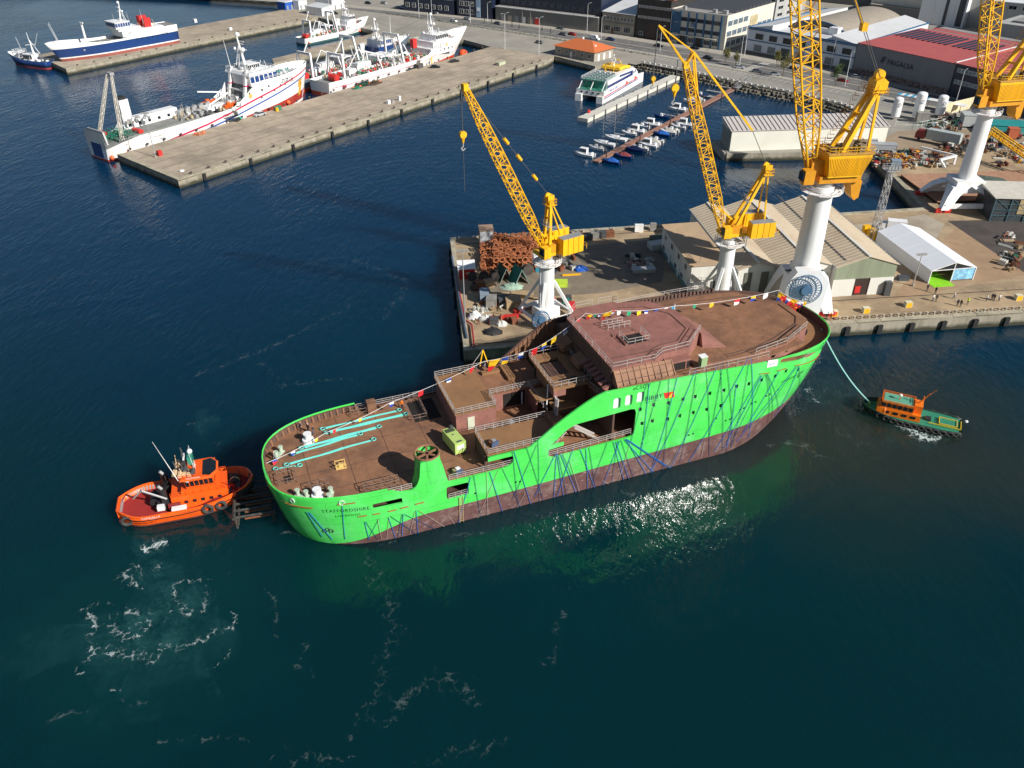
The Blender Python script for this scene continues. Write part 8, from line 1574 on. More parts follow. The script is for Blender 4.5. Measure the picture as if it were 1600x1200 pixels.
for side in (-1, 1):
    for i in range(16): x = .6+i*1.0; p_ = hull_v(x, 8.7, side, -.5); q_ = hull_v(x, 9.75, side, -.36); b.beam(p_, q_, .08, .3)
b.build('bulwark_stay', PB, ship)
b = MB()
for i in range(34):
    x = 80+13.8*(i/34)**.6; p_ = hull_v(x, 15.1, 1, -.55); q_ = hull_v(x, 17.0-.06*(x-80), 1, -.4); b.beam(p_, q_, .08, .35)
for i in range(44): x = 49+i*.72; p_ = hull_v(x, 17.8, 1, -.45); q_ = hull_v(x, 18.5, 1, -.4); b.beam(p_, q_, .1, .34)
b.build('bulwark_stay', PD, ship)
b = MB()
for i in range(13): x = 38.8+i*.8; zt = 11.3+(x-38.9)*.72; p_ = hull_v(x, 8.9, 1, -.5); q_ = hull_v(x, zt, 1, -.45); b.beam(p_, q_, .1, .4)
b.build('wing_frame', PB, ship)
MB().loft([[hull_v(x, z, 1, -.36) for z in (8.8, zt)] for x, zt in [(38.2, 10.0), (41.5, 13.3), (44.6, 15.6), (47, 17.1), (50, 18.0)]], close=False, caps=False).build('wing_plate', PB, ship)
MB().loft([[(21.8+cos(2*pi*i/28)*rx, -9.6-oy+sin(2*pi*i/28)*ry, z) for i in range(28)] for rx, ry, oy, z in ((2.5, 1.6, 0, 8.72), (2.1, 1.65, 0, 9.8), (1.85, 1.7, 0, 11.4), (1.75, 1.75, 0, 13.5))], caps=False).build('exhaust_trunk', GM, ship); shade(ship.children[-1], 50)
MB().torus((21.8, -9.6, 13.5), (0, 0, 1), 1.72, .16, 28, 6).build('trunk_rim', PB, ship)
for a_ in (.3, 1.35, 2.4): MB().beam((21.8-cos(a_)*1.7, -9.6-sin(a_)*1.7, 13.35), (21.8+cos(a_)*1.7, -9.6+sin(a_)*1.7, 13.35), .32, .14).build('trunk_bar', PB, ship)
MB().cyl(21.8, -9.6, 12.2, 12.5, 1.6, 24).build('trunk_floor', mat('trunk_black', (.01, .008, .007), .9), ship)  # flat near-black disc set below the trunk rim
def boxp(name, m, x0, x1, y0, y1, z0, z1): return MB().box((x0+x1)/2, (y0+y1)/2, z0, x1-x0, y1-y0, z1-z0).build(name, m, ship)
PKW = PK
boxp('deck_house', PKW, 28.8, 35.2, -.6, 10.4, 8.72, 12.0); boxp('house_top', PO, 28.6, 35.3, -.8, 10.6, 12.0, 12.15); boxp('deck_house', PKW, 35.2, 44.5, 2.6, 10.4, 8.72, 12.0); boxp('house_top', PB, 35.3, 44.6, 2.4, 10.6, 12.0, 12.13)
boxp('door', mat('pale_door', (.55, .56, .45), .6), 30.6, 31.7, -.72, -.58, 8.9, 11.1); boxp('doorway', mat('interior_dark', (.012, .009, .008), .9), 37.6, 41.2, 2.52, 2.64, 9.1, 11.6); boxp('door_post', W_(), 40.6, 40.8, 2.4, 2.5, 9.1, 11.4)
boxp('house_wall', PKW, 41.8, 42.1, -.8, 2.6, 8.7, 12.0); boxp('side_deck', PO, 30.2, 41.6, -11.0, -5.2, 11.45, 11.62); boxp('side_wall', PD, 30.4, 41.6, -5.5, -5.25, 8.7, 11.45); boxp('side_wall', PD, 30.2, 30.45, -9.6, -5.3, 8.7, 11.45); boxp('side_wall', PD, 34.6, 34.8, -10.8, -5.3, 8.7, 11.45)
boxp('pillar', PD, 30.3, 30.5, -10.9, -10.7, 8.7, 11.5)
boxp('stair_block', PB, 41.6, 43.4, -8, -5.2, 8.7, 12.4); boxp('landing', PO, 41.0, 44.2, -3.2, .2, 13.0, 13.18); boxp('landing', PO, 43, 46.6, -5.4, -3.0, 12.3, 12.48); boxp('landing', PO, 39.4, 40.6, 5.0, 9.2, 12.16, 12.7); boxp('landing', PO, 36, 39, 8.0, 8.8, 12.16, 12.6)
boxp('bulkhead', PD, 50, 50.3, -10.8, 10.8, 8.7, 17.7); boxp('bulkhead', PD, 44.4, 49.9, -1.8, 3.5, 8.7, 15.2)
MB().beam((44, 5, 8.7), (44, 5, 15.5), .4, .4).beam((44, -3.4, 8.7), (44, -3.4, 15.5), .4, .4).build('pillar', PD, ship)
X0, X1, Y0, Y1, ZP = 43.2, 49.4, -4.2, 5.8, 15.6
for x0, x1, y0, y1 in ((X0, X0+.6, Y0, Y1), (X0+.6, X1, Y1-1.8, Y1), (X0+4.2, X1, Y0+3.2, Y1-1.8), (X0+.6, X1, Y0, Y0+3.2)): boxp('platform', PO, x0, x1, y0, y1, ZP-.5, ZP)
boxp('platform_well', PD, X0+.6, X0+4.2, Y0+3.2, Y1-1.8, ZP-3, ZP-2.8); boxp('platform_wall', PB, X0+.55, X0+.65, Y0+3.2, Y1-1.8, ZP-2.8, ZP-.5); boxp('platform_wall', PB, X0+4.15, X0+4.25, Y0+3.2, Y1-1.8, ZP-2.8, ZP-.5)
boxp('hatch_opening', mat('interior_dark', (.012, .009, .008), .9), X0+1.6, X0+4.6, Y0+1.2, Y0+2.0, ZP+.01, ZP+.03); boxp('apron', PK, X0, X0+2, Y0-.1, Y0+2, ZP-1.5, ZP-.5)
r = MB(); rail(r, [(X0, Y0, ZP), (X0, Y1, ZP), (X1, Y1, ZP), (X1, Y0, ZP), (X0, Y0, ZP)], 1.1, 1.3, .045); rail(r, [(X1-.4, Y0-.3, ZP-1), (49.4, -10.6, 15.6)], 1.1, 1.3, .045); r.build('railing', RL, ship)
MB().beam((X1-.2, Y0, ZP-.3), (49.6, -10.7, ZP-.3), .9, .2).build('walkway', PO, ship); MB().beam((X0-.6, Y0+1, 12.2), (X0, Y0+2.2, ZP-.5), .16, .16).build('brace', W_(), ship)
for y0, y1, x in ((4.2, 8.2, 49.4), (-1.4, 1.4, 49.6)): MB().loft([[(x-1.1, y, 16.9), (x+.6, y, 17.7), (x+.6, y, 16.2), (x-1.1, y, 16.1)] for y in (y0, y1)]).build('front_box', PB, ship)
UP = [(50.2, -9.2), (57.2, -9.2), (59.0, -8.0), (63.8, -7.7), (67.9, -4.0), (67.9, 3.2), (65.2, 7.6), (60, 8.9), (59.6, 9.6), (52.8, 9.6), (50.2, 7.0)]
def poly_house(name, poly, z0, z1, wall, roof, rname='raised_deck', over=.0):
    o = MB().prism(poly, z0, z1-.12).build(name, wall, ship); p2 = [(x+over*(1 if x > 59 else -1), y) for x, y in poly]; deck(rname, p2, z1, roof, .12); return o
poly_house('bridge_house', UP, 17.8, 20.4, PK, PK)
boxp('aft_shade_plate', PD, 50.06, 50.16, -9.1, 6.9, 17.8, 20.25)  # added dark plate: shade on the aft wall put into its colour
for i in range(10):
    x = 50.4+i*1.05; MB().loft([[(x+k, -11.05, 18.0), (x+k, -9.25, 18.0), (x+k, -9.25, 20.25), (x+k, -11.05, 18.25)] for k in (-.07, .07)]).build('deck_beam', PB, ship)
MB().loft([[(x, -11.0, 18.02), (x, -9.3, 20.1), (x, -9.3, 20.0), (x, -11.0, 17.95)] for x in (50.3, 60)]).build('sloping_plate', PB, ship)
for zz in (18.7, 19.6): boxp('deck_channel', PD, 50.4, 60, -11.0+(zz-18)*.84, -10.8+(zz-18)*.84, zz-.05, zz+.12)
b = MB(); IN = [(51.6, -6.4), (57.6, -6.6), (60, -5.6), (63.2, -5.4), (66.3, -2.6), (66.3, 2.4), (63.5, 6), (59.5, 7.2)]
for a_, c_ in zip(IN, IN[1:]): b.beam((*a_, 20.44), (*c_, 20.44), .12, .1)
b.build('deck_coaming', PD, ship)
FD = [(64, -9.6), (74.6, -9.9), (81.0, -8.9), (87.2, -5.8), (88.9, -3.6), (88.9, 3.8), (84, 7.8), (76, 9.0), (64, 9.6)]
poly_house('foredeck_house', FD, 15.1, 18.1, PK, PB, 'foredeck_top')
for x, y, s in ((81.5, -8.75, .9), (84.2, -7.4, .9), (87.6, -5.4, .9), (78.6, -9.4, .7)):
    MB().box(0, 0, 0, .6, .2, .8).build('window', GLS(), ship, loc=(x, y-.05, 16.4), rz=.45)
b = MB()
for q in [(70, -9.2), (76, -8.8), (80.5, -7.6), (86, -4.9)], [(70, -8.6), (76, -8.2), (80, -7.0), (86.2, -4.2), (87.6, -2.4), (87.6, 2.4)], [(88.3, 3.2), (83.6, 7.0), (76, 8.2), (68, 8.8)]:
    for a_, c_ in zip(q, q[1:]): b.beam((*a_, 18.16), (*c_, 18.16), .12, .12)
b.build('deck_coaming', PD, ship)
MB().loft([[(67.9, -5.4, 18.1), (67.9, 2.6, 18.1), (67.9, 2.6, 20.2), (67.9, -4.6, 20.2)], [(71.5, -6.6, 18.1), (71.2, .6, 18.1), (71.1, .6, 18.3), (71.2, -6, 18.3)]]).build('sloping_front', PK, ship)
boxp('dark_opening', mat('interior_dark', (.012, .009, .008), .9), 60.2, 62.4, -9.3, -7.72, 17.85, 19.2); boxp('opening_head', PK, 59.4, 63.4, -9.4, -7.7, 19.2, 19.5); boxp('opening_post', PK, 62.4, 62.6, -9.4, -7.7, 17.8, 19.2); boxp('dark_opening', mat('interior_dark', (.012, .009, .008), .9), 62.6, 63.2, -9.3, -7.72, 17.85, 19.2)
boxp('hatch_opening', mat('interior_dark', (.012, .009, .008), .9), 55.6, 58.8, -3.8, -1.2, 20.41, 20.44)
r = MB(); rail(r, [(55.4, -1.1, 20.42), (55.4, -3.9, 20.42), (59.1, -3.9, 20.42), (59.1, -1.1, 20.42)], 1.05, 1.4, .045); rail(r, [(54.6, 1.2, 20.42), (58.4, 1.2, 20.42)], 1.05, 1, .05); rail(r, [(54.2, 2.6, 20.42), (57.8, 2.6, 20.42)], 1.05, 1, .05); r.build('hatch_railing', RL, ship)
boxp('hatch_coaming', PK, 55.0, 55.3, -4, -.8, 20.42, 20.65); boxp('hatch_coaming', PK, 54.4, 58.6, -.9, -.6, 20.42, 20.65)
for i in range(8):
    x = 50.8+i*1.25; MB().beam((x, -11.0, 18.05), (x, -9.3, 18.05), .16, .55).build('deck_beam', PB, ship)
boxp('deck_channel', PD, 50.4, 60, -10.3, -9.9, 17.8, 18.2); boxp('deck_channel', PB, 50.4, 60.4, -11.1, -10.9, 17.8, 18.3)
for i in range(7): MB().loft([[(49.4-.7, y, 17.6), (50.1, y, 18.0), (50.1, y, 16.4)] for y in (-9.6+i*1.25, -9.0+i*1.25)]).build('edge_bracket', PK, ship)
r = MB()
rail(r, [hull_v(x, 8.75, 1, -.3) for x in (15.5, 20, 25, 30, 35, 38)], 1.05, 1.6, .045, (1., .66, .33)); rail(r, [hull_v(x, 8.75, -1, -.3) for x in (13, 16, 19)], 1.05, 1.4, .045, (1., .66, .33)); rail(r, [hull_v(x, 8.7, -1, -.2) for x in (24.4, 28, 31, 34)], 1.05, 1.4, .045, (1., .66, .33))
rail(r, [(30.3, -10.9, 11.62), (41.2, -10.9, 11.62)], 1.05, 1.4, .045, (1., .66, .33)); rail(r, [(30.4, -5.3, 11.62), (41.4, -5.3, 11.62)], 1.05, 1.3, .045, (1., .66, .33)); rail(r, [(30.3, -10.9, 11.62), (30.3, -5.3, 11.62)], 1.05, 1.4, .045)
rail(r, [(28.7, 10.4, 12.15), (28.7, -.7, 12.15), (35.2, -.7, 12.15), (35.2, 2.5, 12.15), (44.4, 2.5, 12.15)], 1.05, 1.4, .045, (1., .66, .33)); rail(r, [(28.7, 10.4, 12.15), (44.4, 10.4, 12.15)], 1.05, 1.4, .045, (1., .66, .33)); rail(r, [(41.8, 2.5, 12.1), (41.8, -5.2, 12.1)], 1.05, 1.4, .045)
rail(r, [(39.7, hull_v(40, 8.8, -1).y+.15, 8.7), (53.2, -10.9, 9.1)], 1.05, 1.4, .045, (1., .66, .33)); rail(r, [hull_v(x, 8.8, 1, -.3) for x in (38.4, 42, 46)], 1.05, 1.6, .045)
rail(r, [(24.2, -11.0, 5.2), (27, -11.0, 5.3)], 1.05, .9, .045, (1., .66, .33)); r.build('railing', RL, ship)
r = MB()
P2 = [Vector((x, y, 20.4)) for x, y in UP]; rail(r, [P2[i] for i in (0, 1, 2, 3, 4)], 1.1, 2.4, .045); rail(r, [P2[0], P2[10], P2[9]], 1.1, 2.4, .045); rail(r, [P2[9], P2[9].lerp(P2[8], .45)], 1.1, 2.2, .045); rail(r, [P2[9].lerp(P2[8], .6), P2[8], P2[7]], 1.1, 2.4, .045)
rail(r, [hull_v(x, 17.9, -1, -.35) for x in (62, 67, 72, 76)], 1.1, 2., .045); rail(r, [(74.4, -10.1, 18.1), (81.0, -9.0, 18.1), (87.0, -5.9, 18.1)], 1.1, 2., .045); rail(r, [hull_v(x, 18.7, 1, -.3) for x in (55, 60, 66, 72, 78)], .7, 1.6, .045); rail(r, [hull_v(x, 16.0, -1, -.2)+Vector((0, 0, -.9)) for x in (84, 88, 90)], .6, 2, .03); r.build('railing', RL, ship)
r = MB()
def cage(x0, x1, y0, y1, z, h=1.1): rail(r, [(x0, y0, z), (x1, y0, z), (x1, y1, z), (x0, y1, z)], h, 1.2, .045, (1., .5), True)
cage(1.6, 4.2, -3.6, -1.2, 8.7); cage(5.6, 8.2, -7.0, -5.8, 8.7, 1.3); cage(12.6, 17.6, -9.6, -8.4, 8.7, 1.2); cage(14.5, 17.0, 9.2, 10.2, 8.7, 1.2); cage(23.2, 25.6, 4.6, 9.8, 8.7); r.build('hatch_railing', mat('rail_rusty', (.22, .15, .12), .6), ship)
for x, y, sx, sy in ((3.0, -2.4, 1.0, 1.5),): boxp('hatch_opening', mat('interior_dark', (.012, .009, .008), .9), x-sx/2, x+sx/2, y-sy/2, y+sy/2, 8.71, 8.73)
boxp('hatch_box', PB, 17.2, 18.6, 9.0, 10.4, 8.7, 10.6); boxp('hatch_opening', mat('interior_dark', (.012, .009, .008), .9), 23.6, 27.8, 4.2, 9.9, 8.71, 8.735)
for i in range(9): MB().beam((24.4-.0, -10.8, 5.2+i*.0), (24.4, -10.8, 5.2), .05, .05) if False else None
st = MB()
for x, y, z, dx, dz in ((40.5, -9, 8.7, 2.6, 2.6), (42.8, -6.2, 12.4, 0.1, 3)): 
    for i in range(8): st.box(x+dx*i/8, y, z+dz*i/8, .35, .9, .08)
    st.beam((x, y-.5, z), (x+dx, y-.5, z+dz), .08, .2); st.beam((x, y+.5, z), (x+dx, y+.5, z+dz), .08, .2)
for i in range(8): st.box(44.5+i*.42, -9.2, 11.6-i*.34, .3, 1.2, .06)
st.beam((44.3, -8.6, 11.9), (48.2, -8.6, 8.9), .1, .3); st.beam((44.3, -9.8, 11.9), (48.2, -9.8, 8.9), .1, .3); st.build('stair', RL, ship)
b = MB()                                           # pilot ladder
for k in (-.28, .28): b.tube(hull_v(26+k, 5.2, -1, .12), hull_v(26+k, -.4, -1, .12), .05, 4)
for i in range(15): b.tube(hull_v(25.72, 5.-i*.36, -1, .12), hull_v(26.28, 5.-i*.36, -1, .12), .045, 4)
b.build('side_ladder', mat('ladder_tan', (.42, .3, .18), .7), ship)
for x, z in wins:
    q = hull_v(x, z, -1, -.22); o = MB().box(0, 0, -.42, .62, .05, .84).build('window', GLS(), ship, loc=q, rz=atan2(*( (hull_v(x+.1, z, -1)-hull_v(x-.1, z, -1)).yx)))
for x, z in slots: q = hull_v(x+.55, z, -1, -.34); MB().box(0, 0, 0, 1.2, .06, 1.95).build('slot_cover', W_(), ship, loc=q)
INK = mat('ink_dark', (.008, .03, .018), .5)
def hull_text(s_, size, x, z, m=INK, slope=0., sp=1.15, off=.03, label=None, name='lettering', sx=1.):
    me = text_mesh(s_, size, 0, sp); bm = bmesh.new(); bm.from_mesh(me); bmesh.ops.triangulate(bm, faces=bm.faces); bmesh.ops.subdivide_edges(bm, edges=[e for e in bm.edges if e.calc_length() > .6], cuts=1); bm.to_mesh(me); bm.free()
    for v in me.vertices: v.co = hull_v(x+v.co.x*sx, z+v.co.y+slope*v.co.x, -1, off)
    me.materials.append(m); o = bpy.data.objects.new(name, me); col.objects.link(o); o.parent = ship; return o
hull_text('STAFFORDSHIRE', .86, 6.3, 7.3, slope=-.045, sp=1.18, sx=.88); hull_text('LIVERPOOL', .56, 7.8, 6.2, slope=-.02, sp=1.3); hull_text('STAFFORDSHIRE', .68, *hx(1220, 599), slope=-.0, sp=1.2, sx=.95); hull_text('eCSOV', .95, *hx(989, 610), slope=-.0, sp=1.1, sx=.9); hull_text('BIBBY', 1.15, *hx(1007, 627), mat('ink_navy', (.02, .02, .07), .5), slope=-.01, sp=1.02)
hull_text('MARINE LIMITED', .28, *hx(1007, 630.5), mat('ink_navy', (.02, .02, .07), .5))
def patch(name, pts, m, off=.05, par=ship):
    xs = [p_[0] for p_ in pts]; return MB().quad(*[hull_v(x, z, -1, off) for x, z in pts]).build(name, m, par)
patch('flag_logo', [hx(1039, 622.5), hx(1054, 620), hx(1053, 611), hx(1037, 614)], mat('logo_red', (.7, .03, .02), .5), .045); patch('flag_emblem', [hx(1043, 621), hx(1049, 620), hx(1051, 612)], mat('logo_yellow', (.85, .45, .02), .5), .07)
q = hull_v(73.9, 14.2, -1, .05); MB().quad(*[hull_v(x, z, -1, .05) for x, z in (hx(1198, 574.5), hx(1214, 571), hx(1216, 561), hx(1200, 563))]).build('name_board', mat('board_white', (.75, .76, .78), .5), ship); hull_text('Ibercisa', .36, *hx(1201, 570), mat('board_blue', (.05, .08, .3), .5), off=.08, sx=.95)
hull_text('IRE', .8, .35, 6.6, off=.06) if False else None
for (x, z, l_) in ((1.9, 8.3, 3.4), (8.6, 8.8, 2.4), (10.9, 5.9, 1.2), (13.0, 5.85, 1.0), (15.2, 5.85, 1.2), (17.0, 5.9, 1.2), (19.2, 6.0, 1.3)):
    n_ = max(2, int(l_/.5)); MB().path([hull_v(x+l_*i/n_, z, -1, .1) for i in range(n_+1)], .09, 4).build('lashing_bracket', mat('bracket_rust', (.3, .12, .03), .7), ship)
for a_, c_ in (((1187, 584), (1202, 582)), ((1214, 579), (1228, 575)), ((1242, 571), (1281, 555))): A_ = hx(*a_); B_ = hx(*c_); MB().path([hull_v(A_[0]+(B_[0]-A_[0])*i/6, A_[1]+(B_[1]-A_[1])*i/6, -1, .1) for i in range(7)], .08, 4).build('lashing_bracket', mat('bracket_rust', (.3, .12, .03), .7), ship)
for x, z in ((5.7, 3.2),): 
    for k in range(3): q = hull_v(x+k*.45, z+.3*(k % 2), -1, .05); MB().torus((0, 0, 0), (0, 1, 0), .3, .06, 12, 4).build('ring_mark', INK, ship, loc=q, rz=-.5)
for x, z in [(63.5, 6.2), (64.3, 6.25), (70, 7.4), (70.8, 7.45), (74.6, 9.6), (75.4, 9.7), (77.5, 10.2), (78.2, 10.3), (72.5, 9), (73.2, 9.1), (68, 8.4), (28.2, 5.0), (34.5, 5.2), (35.2, 5.1), (80, 10.6)]: q = hull_v(x, z, -1, .02); MB().box(0, 0, 0, .3, .06, .3).build('drain_hole', INK, ship, loc=q, rz=-.0)
for x, z in ((3.0, 9.3), (9.2, 9.1)): q = hull_v(x, z, -1, .06); MB().torus((0, 0, 0), (0, 1, 0), .34, .1, 14, 6).build('fairlead', mat('fairlead_pale', (.45, .6, .45), .5), ship, loc=q, rz=-.9 if x < 5 else -.15)
b = MB(); random.seed(2)                            # scuffs on the bottom paint and draft marks
for i in range(60): x = random.uniform(14, 76); z = random.uniform(.4, boot(x)-.3); b.quad(*[hull_v(x+dx_, z+dz_, -1, .02) for dx_, dz_ in ((0, 0), (random.uniform(.2, .7), .02), (random.uniform(.2, .6), .12), (.05, .1))])
b.build('scuff_mark', mat('scuff', (.34, .27, .25), .7), ship)
RB = mat('rope_blue', (.015, .14, .50), .6); RN = mat('rope_navy', (.01, .06, .17), .6); RP = mat('rope_pale', (.40, .33, .28), .7)
def rope(a, c, m, r=.055):
    n = 10; pts = []
    for i in range(n+1):
        k = i/n; x = a[0]+(c[0]-a[0])*k; z = a[1]+(c[1]-a[1])*k; pts.append(hull_v(min(93, max(.5, x)), z, -1, .12))
    b = MB().path(pts, r, 4); o = b.build('lashing_rope', m, ship); return o
RS = [((570, 815), (577, 842), 1), ((572, 815), (590, 842), 0), ((590, 810), (596, 841), 2), ((592, 810), (575, 842), 0), ((608, 808), (604, 841), 2), ((607, 808), (618, 840), 1), ((610, 806), (650, 834), 0), ((628, 803), (622, 838), 0), ((630, 803), (628, 837), 1), ((632, 803), (680, 826), 0), ((648, 799), (640, 834), 2), ((650, 797), (653, 834), 1), ((654, 797), (700, 826), 2), ((480, 799), (505, 838), 1), ((484, 800), (520, 842), 1), ((535, 790), (540, 842), 1),
 ((735, 745), (715, 820), 1), ((740, 742), (752, 815), 0), ((760, 735), (762, 808), 2), ((778, 735), (745, 812), 2), ((765, 737), (785, 800), 1), ((800, 703), (810, 797), 0), ((803, 705), (830, 790), 1), ((785, 732), (815, 795), 0), ((840, 683), (842, 787), 0), ((838, 695), (800, 780), 0), ((822, 697), (850, 785), 0),
 ((868, 708), (835, 775), 1), ((869, 708), (865, 778), 1), ((870, 708), (880, 775), 1), ((872, 708), (885, 772), 0), ((875, 707), (900, 770), 1), ((878, 707), (905, 770), 0), ((895, 700), (870, 775), 1), ((905, 698), (930, 765), 1), ((915, 697), (918, 765), 1), ((920, 697), (930, 762), 0), ((948, 692), (922, 762), 0), ((958, 690), (975, 752), 1), ((962, 690), (983, 750), 1), ((965, 688), (955, 758), 0), ((968, 688), (940, 762), 1), ((970, 687), (990, 748), 0), ((975, 686), (1020, 737), 1), ((978, 686), (1040, 728), 1), ((980, 686), (1050, 733), 1), ((978, 685), (1010, 742), 1),
 ((1010, 598), (985, 690), 0), ((1014, 597), (1000, 715), 1), ((1033, 592), (1000, 700), 0), ((1045, 590), (1035, 735), 0), ((1058, 588), (1015, 742), 1), ((1086, 578), (1018, 735), 1), ((1088, 578), (1062, 722), 0), ((1103, 574), (1108, 712), 0), ((1120, 571), (1045, 735), 1), ((1125, 570), (1128, 705), 0), ((1129, 569), (1108, 680), 0), ((1135, 567), (1142, 700), 0), ((1168, 560), (1075, 722), 1), ((1170, 560), (1145, 690), 0), ((1173, 559), (1168, 685), 1),
 ((1188, 586), (1115, 705), 1), ((1190, 586), (1130, 700), 1), ((1194, 585), (1140, 695), 0), ((1196, 584), (1198, 660), 0), ((1198, 584), (1204, 655), 0), ((1199, 584), (1215, 640), 0), ((1217, 579), (1160, 675), 1), ((1243, 572), (1150, 690), 1), ((1245, 572), (1180, 660), 0), ((1247, 571), (1246, 625), 0), ((1248, 572), (1210, 650), 1), ((1150, 600), (1135, 700), 1), ((1060, 700), (1045, 730), 2), ((1100, 690), (1095, 715), 2), ((890, 720), (905, 768), 2), ((820, 770), (805, 798), 2), ((700, 805), (712, 821), 2), ((940, 750), (955, 758), 2), ((985, 690), (965, 755), 2)]
for a_, c_, k in RS: rope(hx(*a_), hx(*c_), (RN, RB, RP)[k], .042 if k == 1 else .032)
MB().path([hull_v(93.9-i*.25, 14-i*1.6, -1, .15) for i in range(10)], .12, 5).build('stem_rope', RB, ship)
MB().path([hull_v(94, 15.5-i*1.4, -1, .1) for i in range(11)], .12, 5).build('stem_rope', RB, ship)
RS_ = Matrix.Rotation(SHD, 4, 'Z')
def onship(x, y, z): return SO+(RS_ @ Vector((x, y, z)))
def bollard_pair(x, y, rz, label, big=False):
    t = thing('deck_bollard', label, 'bollard', onship(x, y, 8.7), SHD+rz); m = W_() if big else mat('bollard_green_white', (.42, .52, .40), .6)
    if big: MB().cyl(0, 0, 0, .5, .95, 18, .85).build('base', W_(), t); MB().cyl(0, 0, .5, 1.3, .5, 14, .4).build('drum', W_(), t); MB().cyl(0, 0, 1.3, 1.5, .62, 14).build('cap', W_(), t)
    else:
        MB().box(0, 0, 0, 2.1, .7, .25).build('base', m, t)
        for k in (-.65, .65): MB().cyl(k, 0, .2, 1., .28, 12).build('post', m, t); MB().cyl(k, 0, 1., 1.15, .36, 12).build('cap', m, t)
    return t
bollard_pair(4.4, -6.9, -.6, 'pale green double bollard nearest the stern corner of the green ship'); bollard_pair(8.0, -8.4, 1.2, 'pale double bollard right of the white capstan on the near side'); bollard_pair(2.6, 3.6, .9, 'pale double bollard on the far side of the stern near the fallen rope end'); bollard_pair(9.8, -9.6, 0, 'pale double bollard close to the near bulwark') if False else None
bollard_pair(6.4, -7.8, 0, 'white capstan on the near side of the stern deck', True).name = 'capstan'; bollard_pair(7.2, 5.4, 0, 'white capstan on the far side of the stern deck', True).name = 'capstan'
SL = mat('sling_teal', (.12, .58, .52), .7, var=.1); 
def sling(x0, y0, x1, y1, label, w_=.2, n=3):
    a_ = Vector((x0, y0, 0)); c_ = Vector((x1, y1, 0)); t = thing('lifting_sling', label, 'rope', onship(x0, y0, 8.7), SHD+atan2(y1-y0, x1-x0)); L_ = (c_-a_).length
    for i in range(n): MB().path([(L_*k/8, (i-(n-1)/2)*w_+.08*sin(k*1.3+i), .12) for k in range(9)], .085, 6).build('strand', SL, t)
    for k, s in ((0, -1), (L_, 1)): MB().torus((k+s*.5, 0, .18), (0, 0, 1), .34, .08, 14, 6).build('eye', SL, t)
    return t
sling(10.2, 7.6, 21.5, 8.2, 'teal lifting sling, farthest of those on the stern deck', n=2); sling(10.6, 6.4, 22.2, 6.8, 'teal lifting sling with the eye farthest to the right', n=3); sling(6.4, 4.0, 17.5, 5.0, 'teal lifting sling, long middle one with a loose eye', n=3); sling(5.0, 3.0, 14.4, 4.2, 'teal lifting sling ending beside the white post', n=2); sling(3.8, .8, 16.0, 2.1, 'teal lifting sling nearest the middle of the stern deck', n=2); sling(2.2, .3, 4.6, 0.0, 'short pale rope end lying on the stern deck', .2, 1)
t = thing('basket', 'small yellow wooden frame basket alone on the stern deck', 'basket', onship(10.6, -2.4, 8.7), SHD); YW = mat('yellow_wood', (.62, .42, .14), .7); MB().box(0, 0, 0, 1.5, 1.1, .12).build('base', YW, t)
for x in (-.7, .7):
    for y in (-.5, .5): MB().box(x, y, .1, .1, .1, .9).build('post', YW, t)
for y in (-.5, .5): MB().box(0, y, .8, 1.5, .1, .12).build('rail', YW, t)
MB().box(.1, .1, .12, .7, .5, .4).build('load', YW, t)
t = thing('generator', 'pale lime green generator container standing on legs on the ship deck', 'generator', onship(27.4, -3.9, 8.7), SHD+radians(-80)); LG = mat('lime_generator', (.42, .56, .16), .5, var=.06); MB().box(0, 0, .35, 4.2, 1.8, 1.9).build('casing', LG, t); MB().box(-1.3, 0, 2.25, .8, 1.4, .12).build('grille', mat('grille_dark', (.05, .07, .04), .7), t); MB().box(-1.8, .5, 2.25, .5, .5, .4).build('exhaust', DGREY(), t); MB().box(2.12, .0, 1.1, .06, 1.2, .7).build('door', W_(), t); MB().box(1.7, 0, 2.26, .3, .8, .05).build('label', DGREY(), t); MB().cyl(0, 0, 2.35, 2.45, .12, 8).build('lifting_eye', STL(), t)
for x in (-1.8, 1.8):
    for y in (-.8, .8): MB().box(x, y, 0, .2, .2, .35).build('leg', DGREY(), t)
t = thing('cable_trolley', 'orange and grey cable trolley in the recess on the ship', 'trolley', onship(35.4, -2.6, 8.72), SHD); MB().tube((1.6, -.5, .7), (1.6, .5, .7), .65, 14).tube((-1.2, -.4, .6), (-1.2, .4, .6), .4, 12).build('drum', STL(), t); MB().box(0, 0, .3, 3, .3, .15).build('bar', mat('bar_orange', (.7, .35, .05), .6), t); rail(MB(), [(-1.5, .6, .2), (1.5, .6, .2)], .8, 1, .04).build('handle', STL(), t)
for x, y, z, lb in ((26.0, -9.8, 8.7, 'open box of rags beside the exhaust trunk'), (31.8, -9.0, 11.62, 'small round drum on the brown side deck')):
    t = thing('deck_box', lb, 'box', onship(x, y, z), SHD+.3); MB().box(0, 0, 0, 1.2, .9, .7).build('case', WOOD if x < 30 else RUST(), t); MB().box(.1, .05, .7, .6, .5, .2).build('contents', W_() if x < 30 else STL(), t); MB().box(0, -.5, .1, 1.25, .06, .8).build('lid', CL['jeans'], t)
t = thing('deck_cabinet', 'pale green cabinet standing on the foredeck edge of the ship', 'cabinet', onship(65.0, -10.0, 18.1), SHD); CGN = mat('cabinet_green', (.28, .40, .20), .6); MB().box(0, 0, .1, 1.0, .9, 1.7).build('case', CGN, t); MB().box(-.1, 0, 1.8, 1.2, 1., .1).build('lid', W_(), t); MB().box(0, 0, 0, .9, .8, .1).build('base', DGREY(), t)
t = thing('davit_frame', 'yellow A shaped davit frame at the far rail of the ship', 'davit', onship(37.2, 10.6, 12.15), SHD)
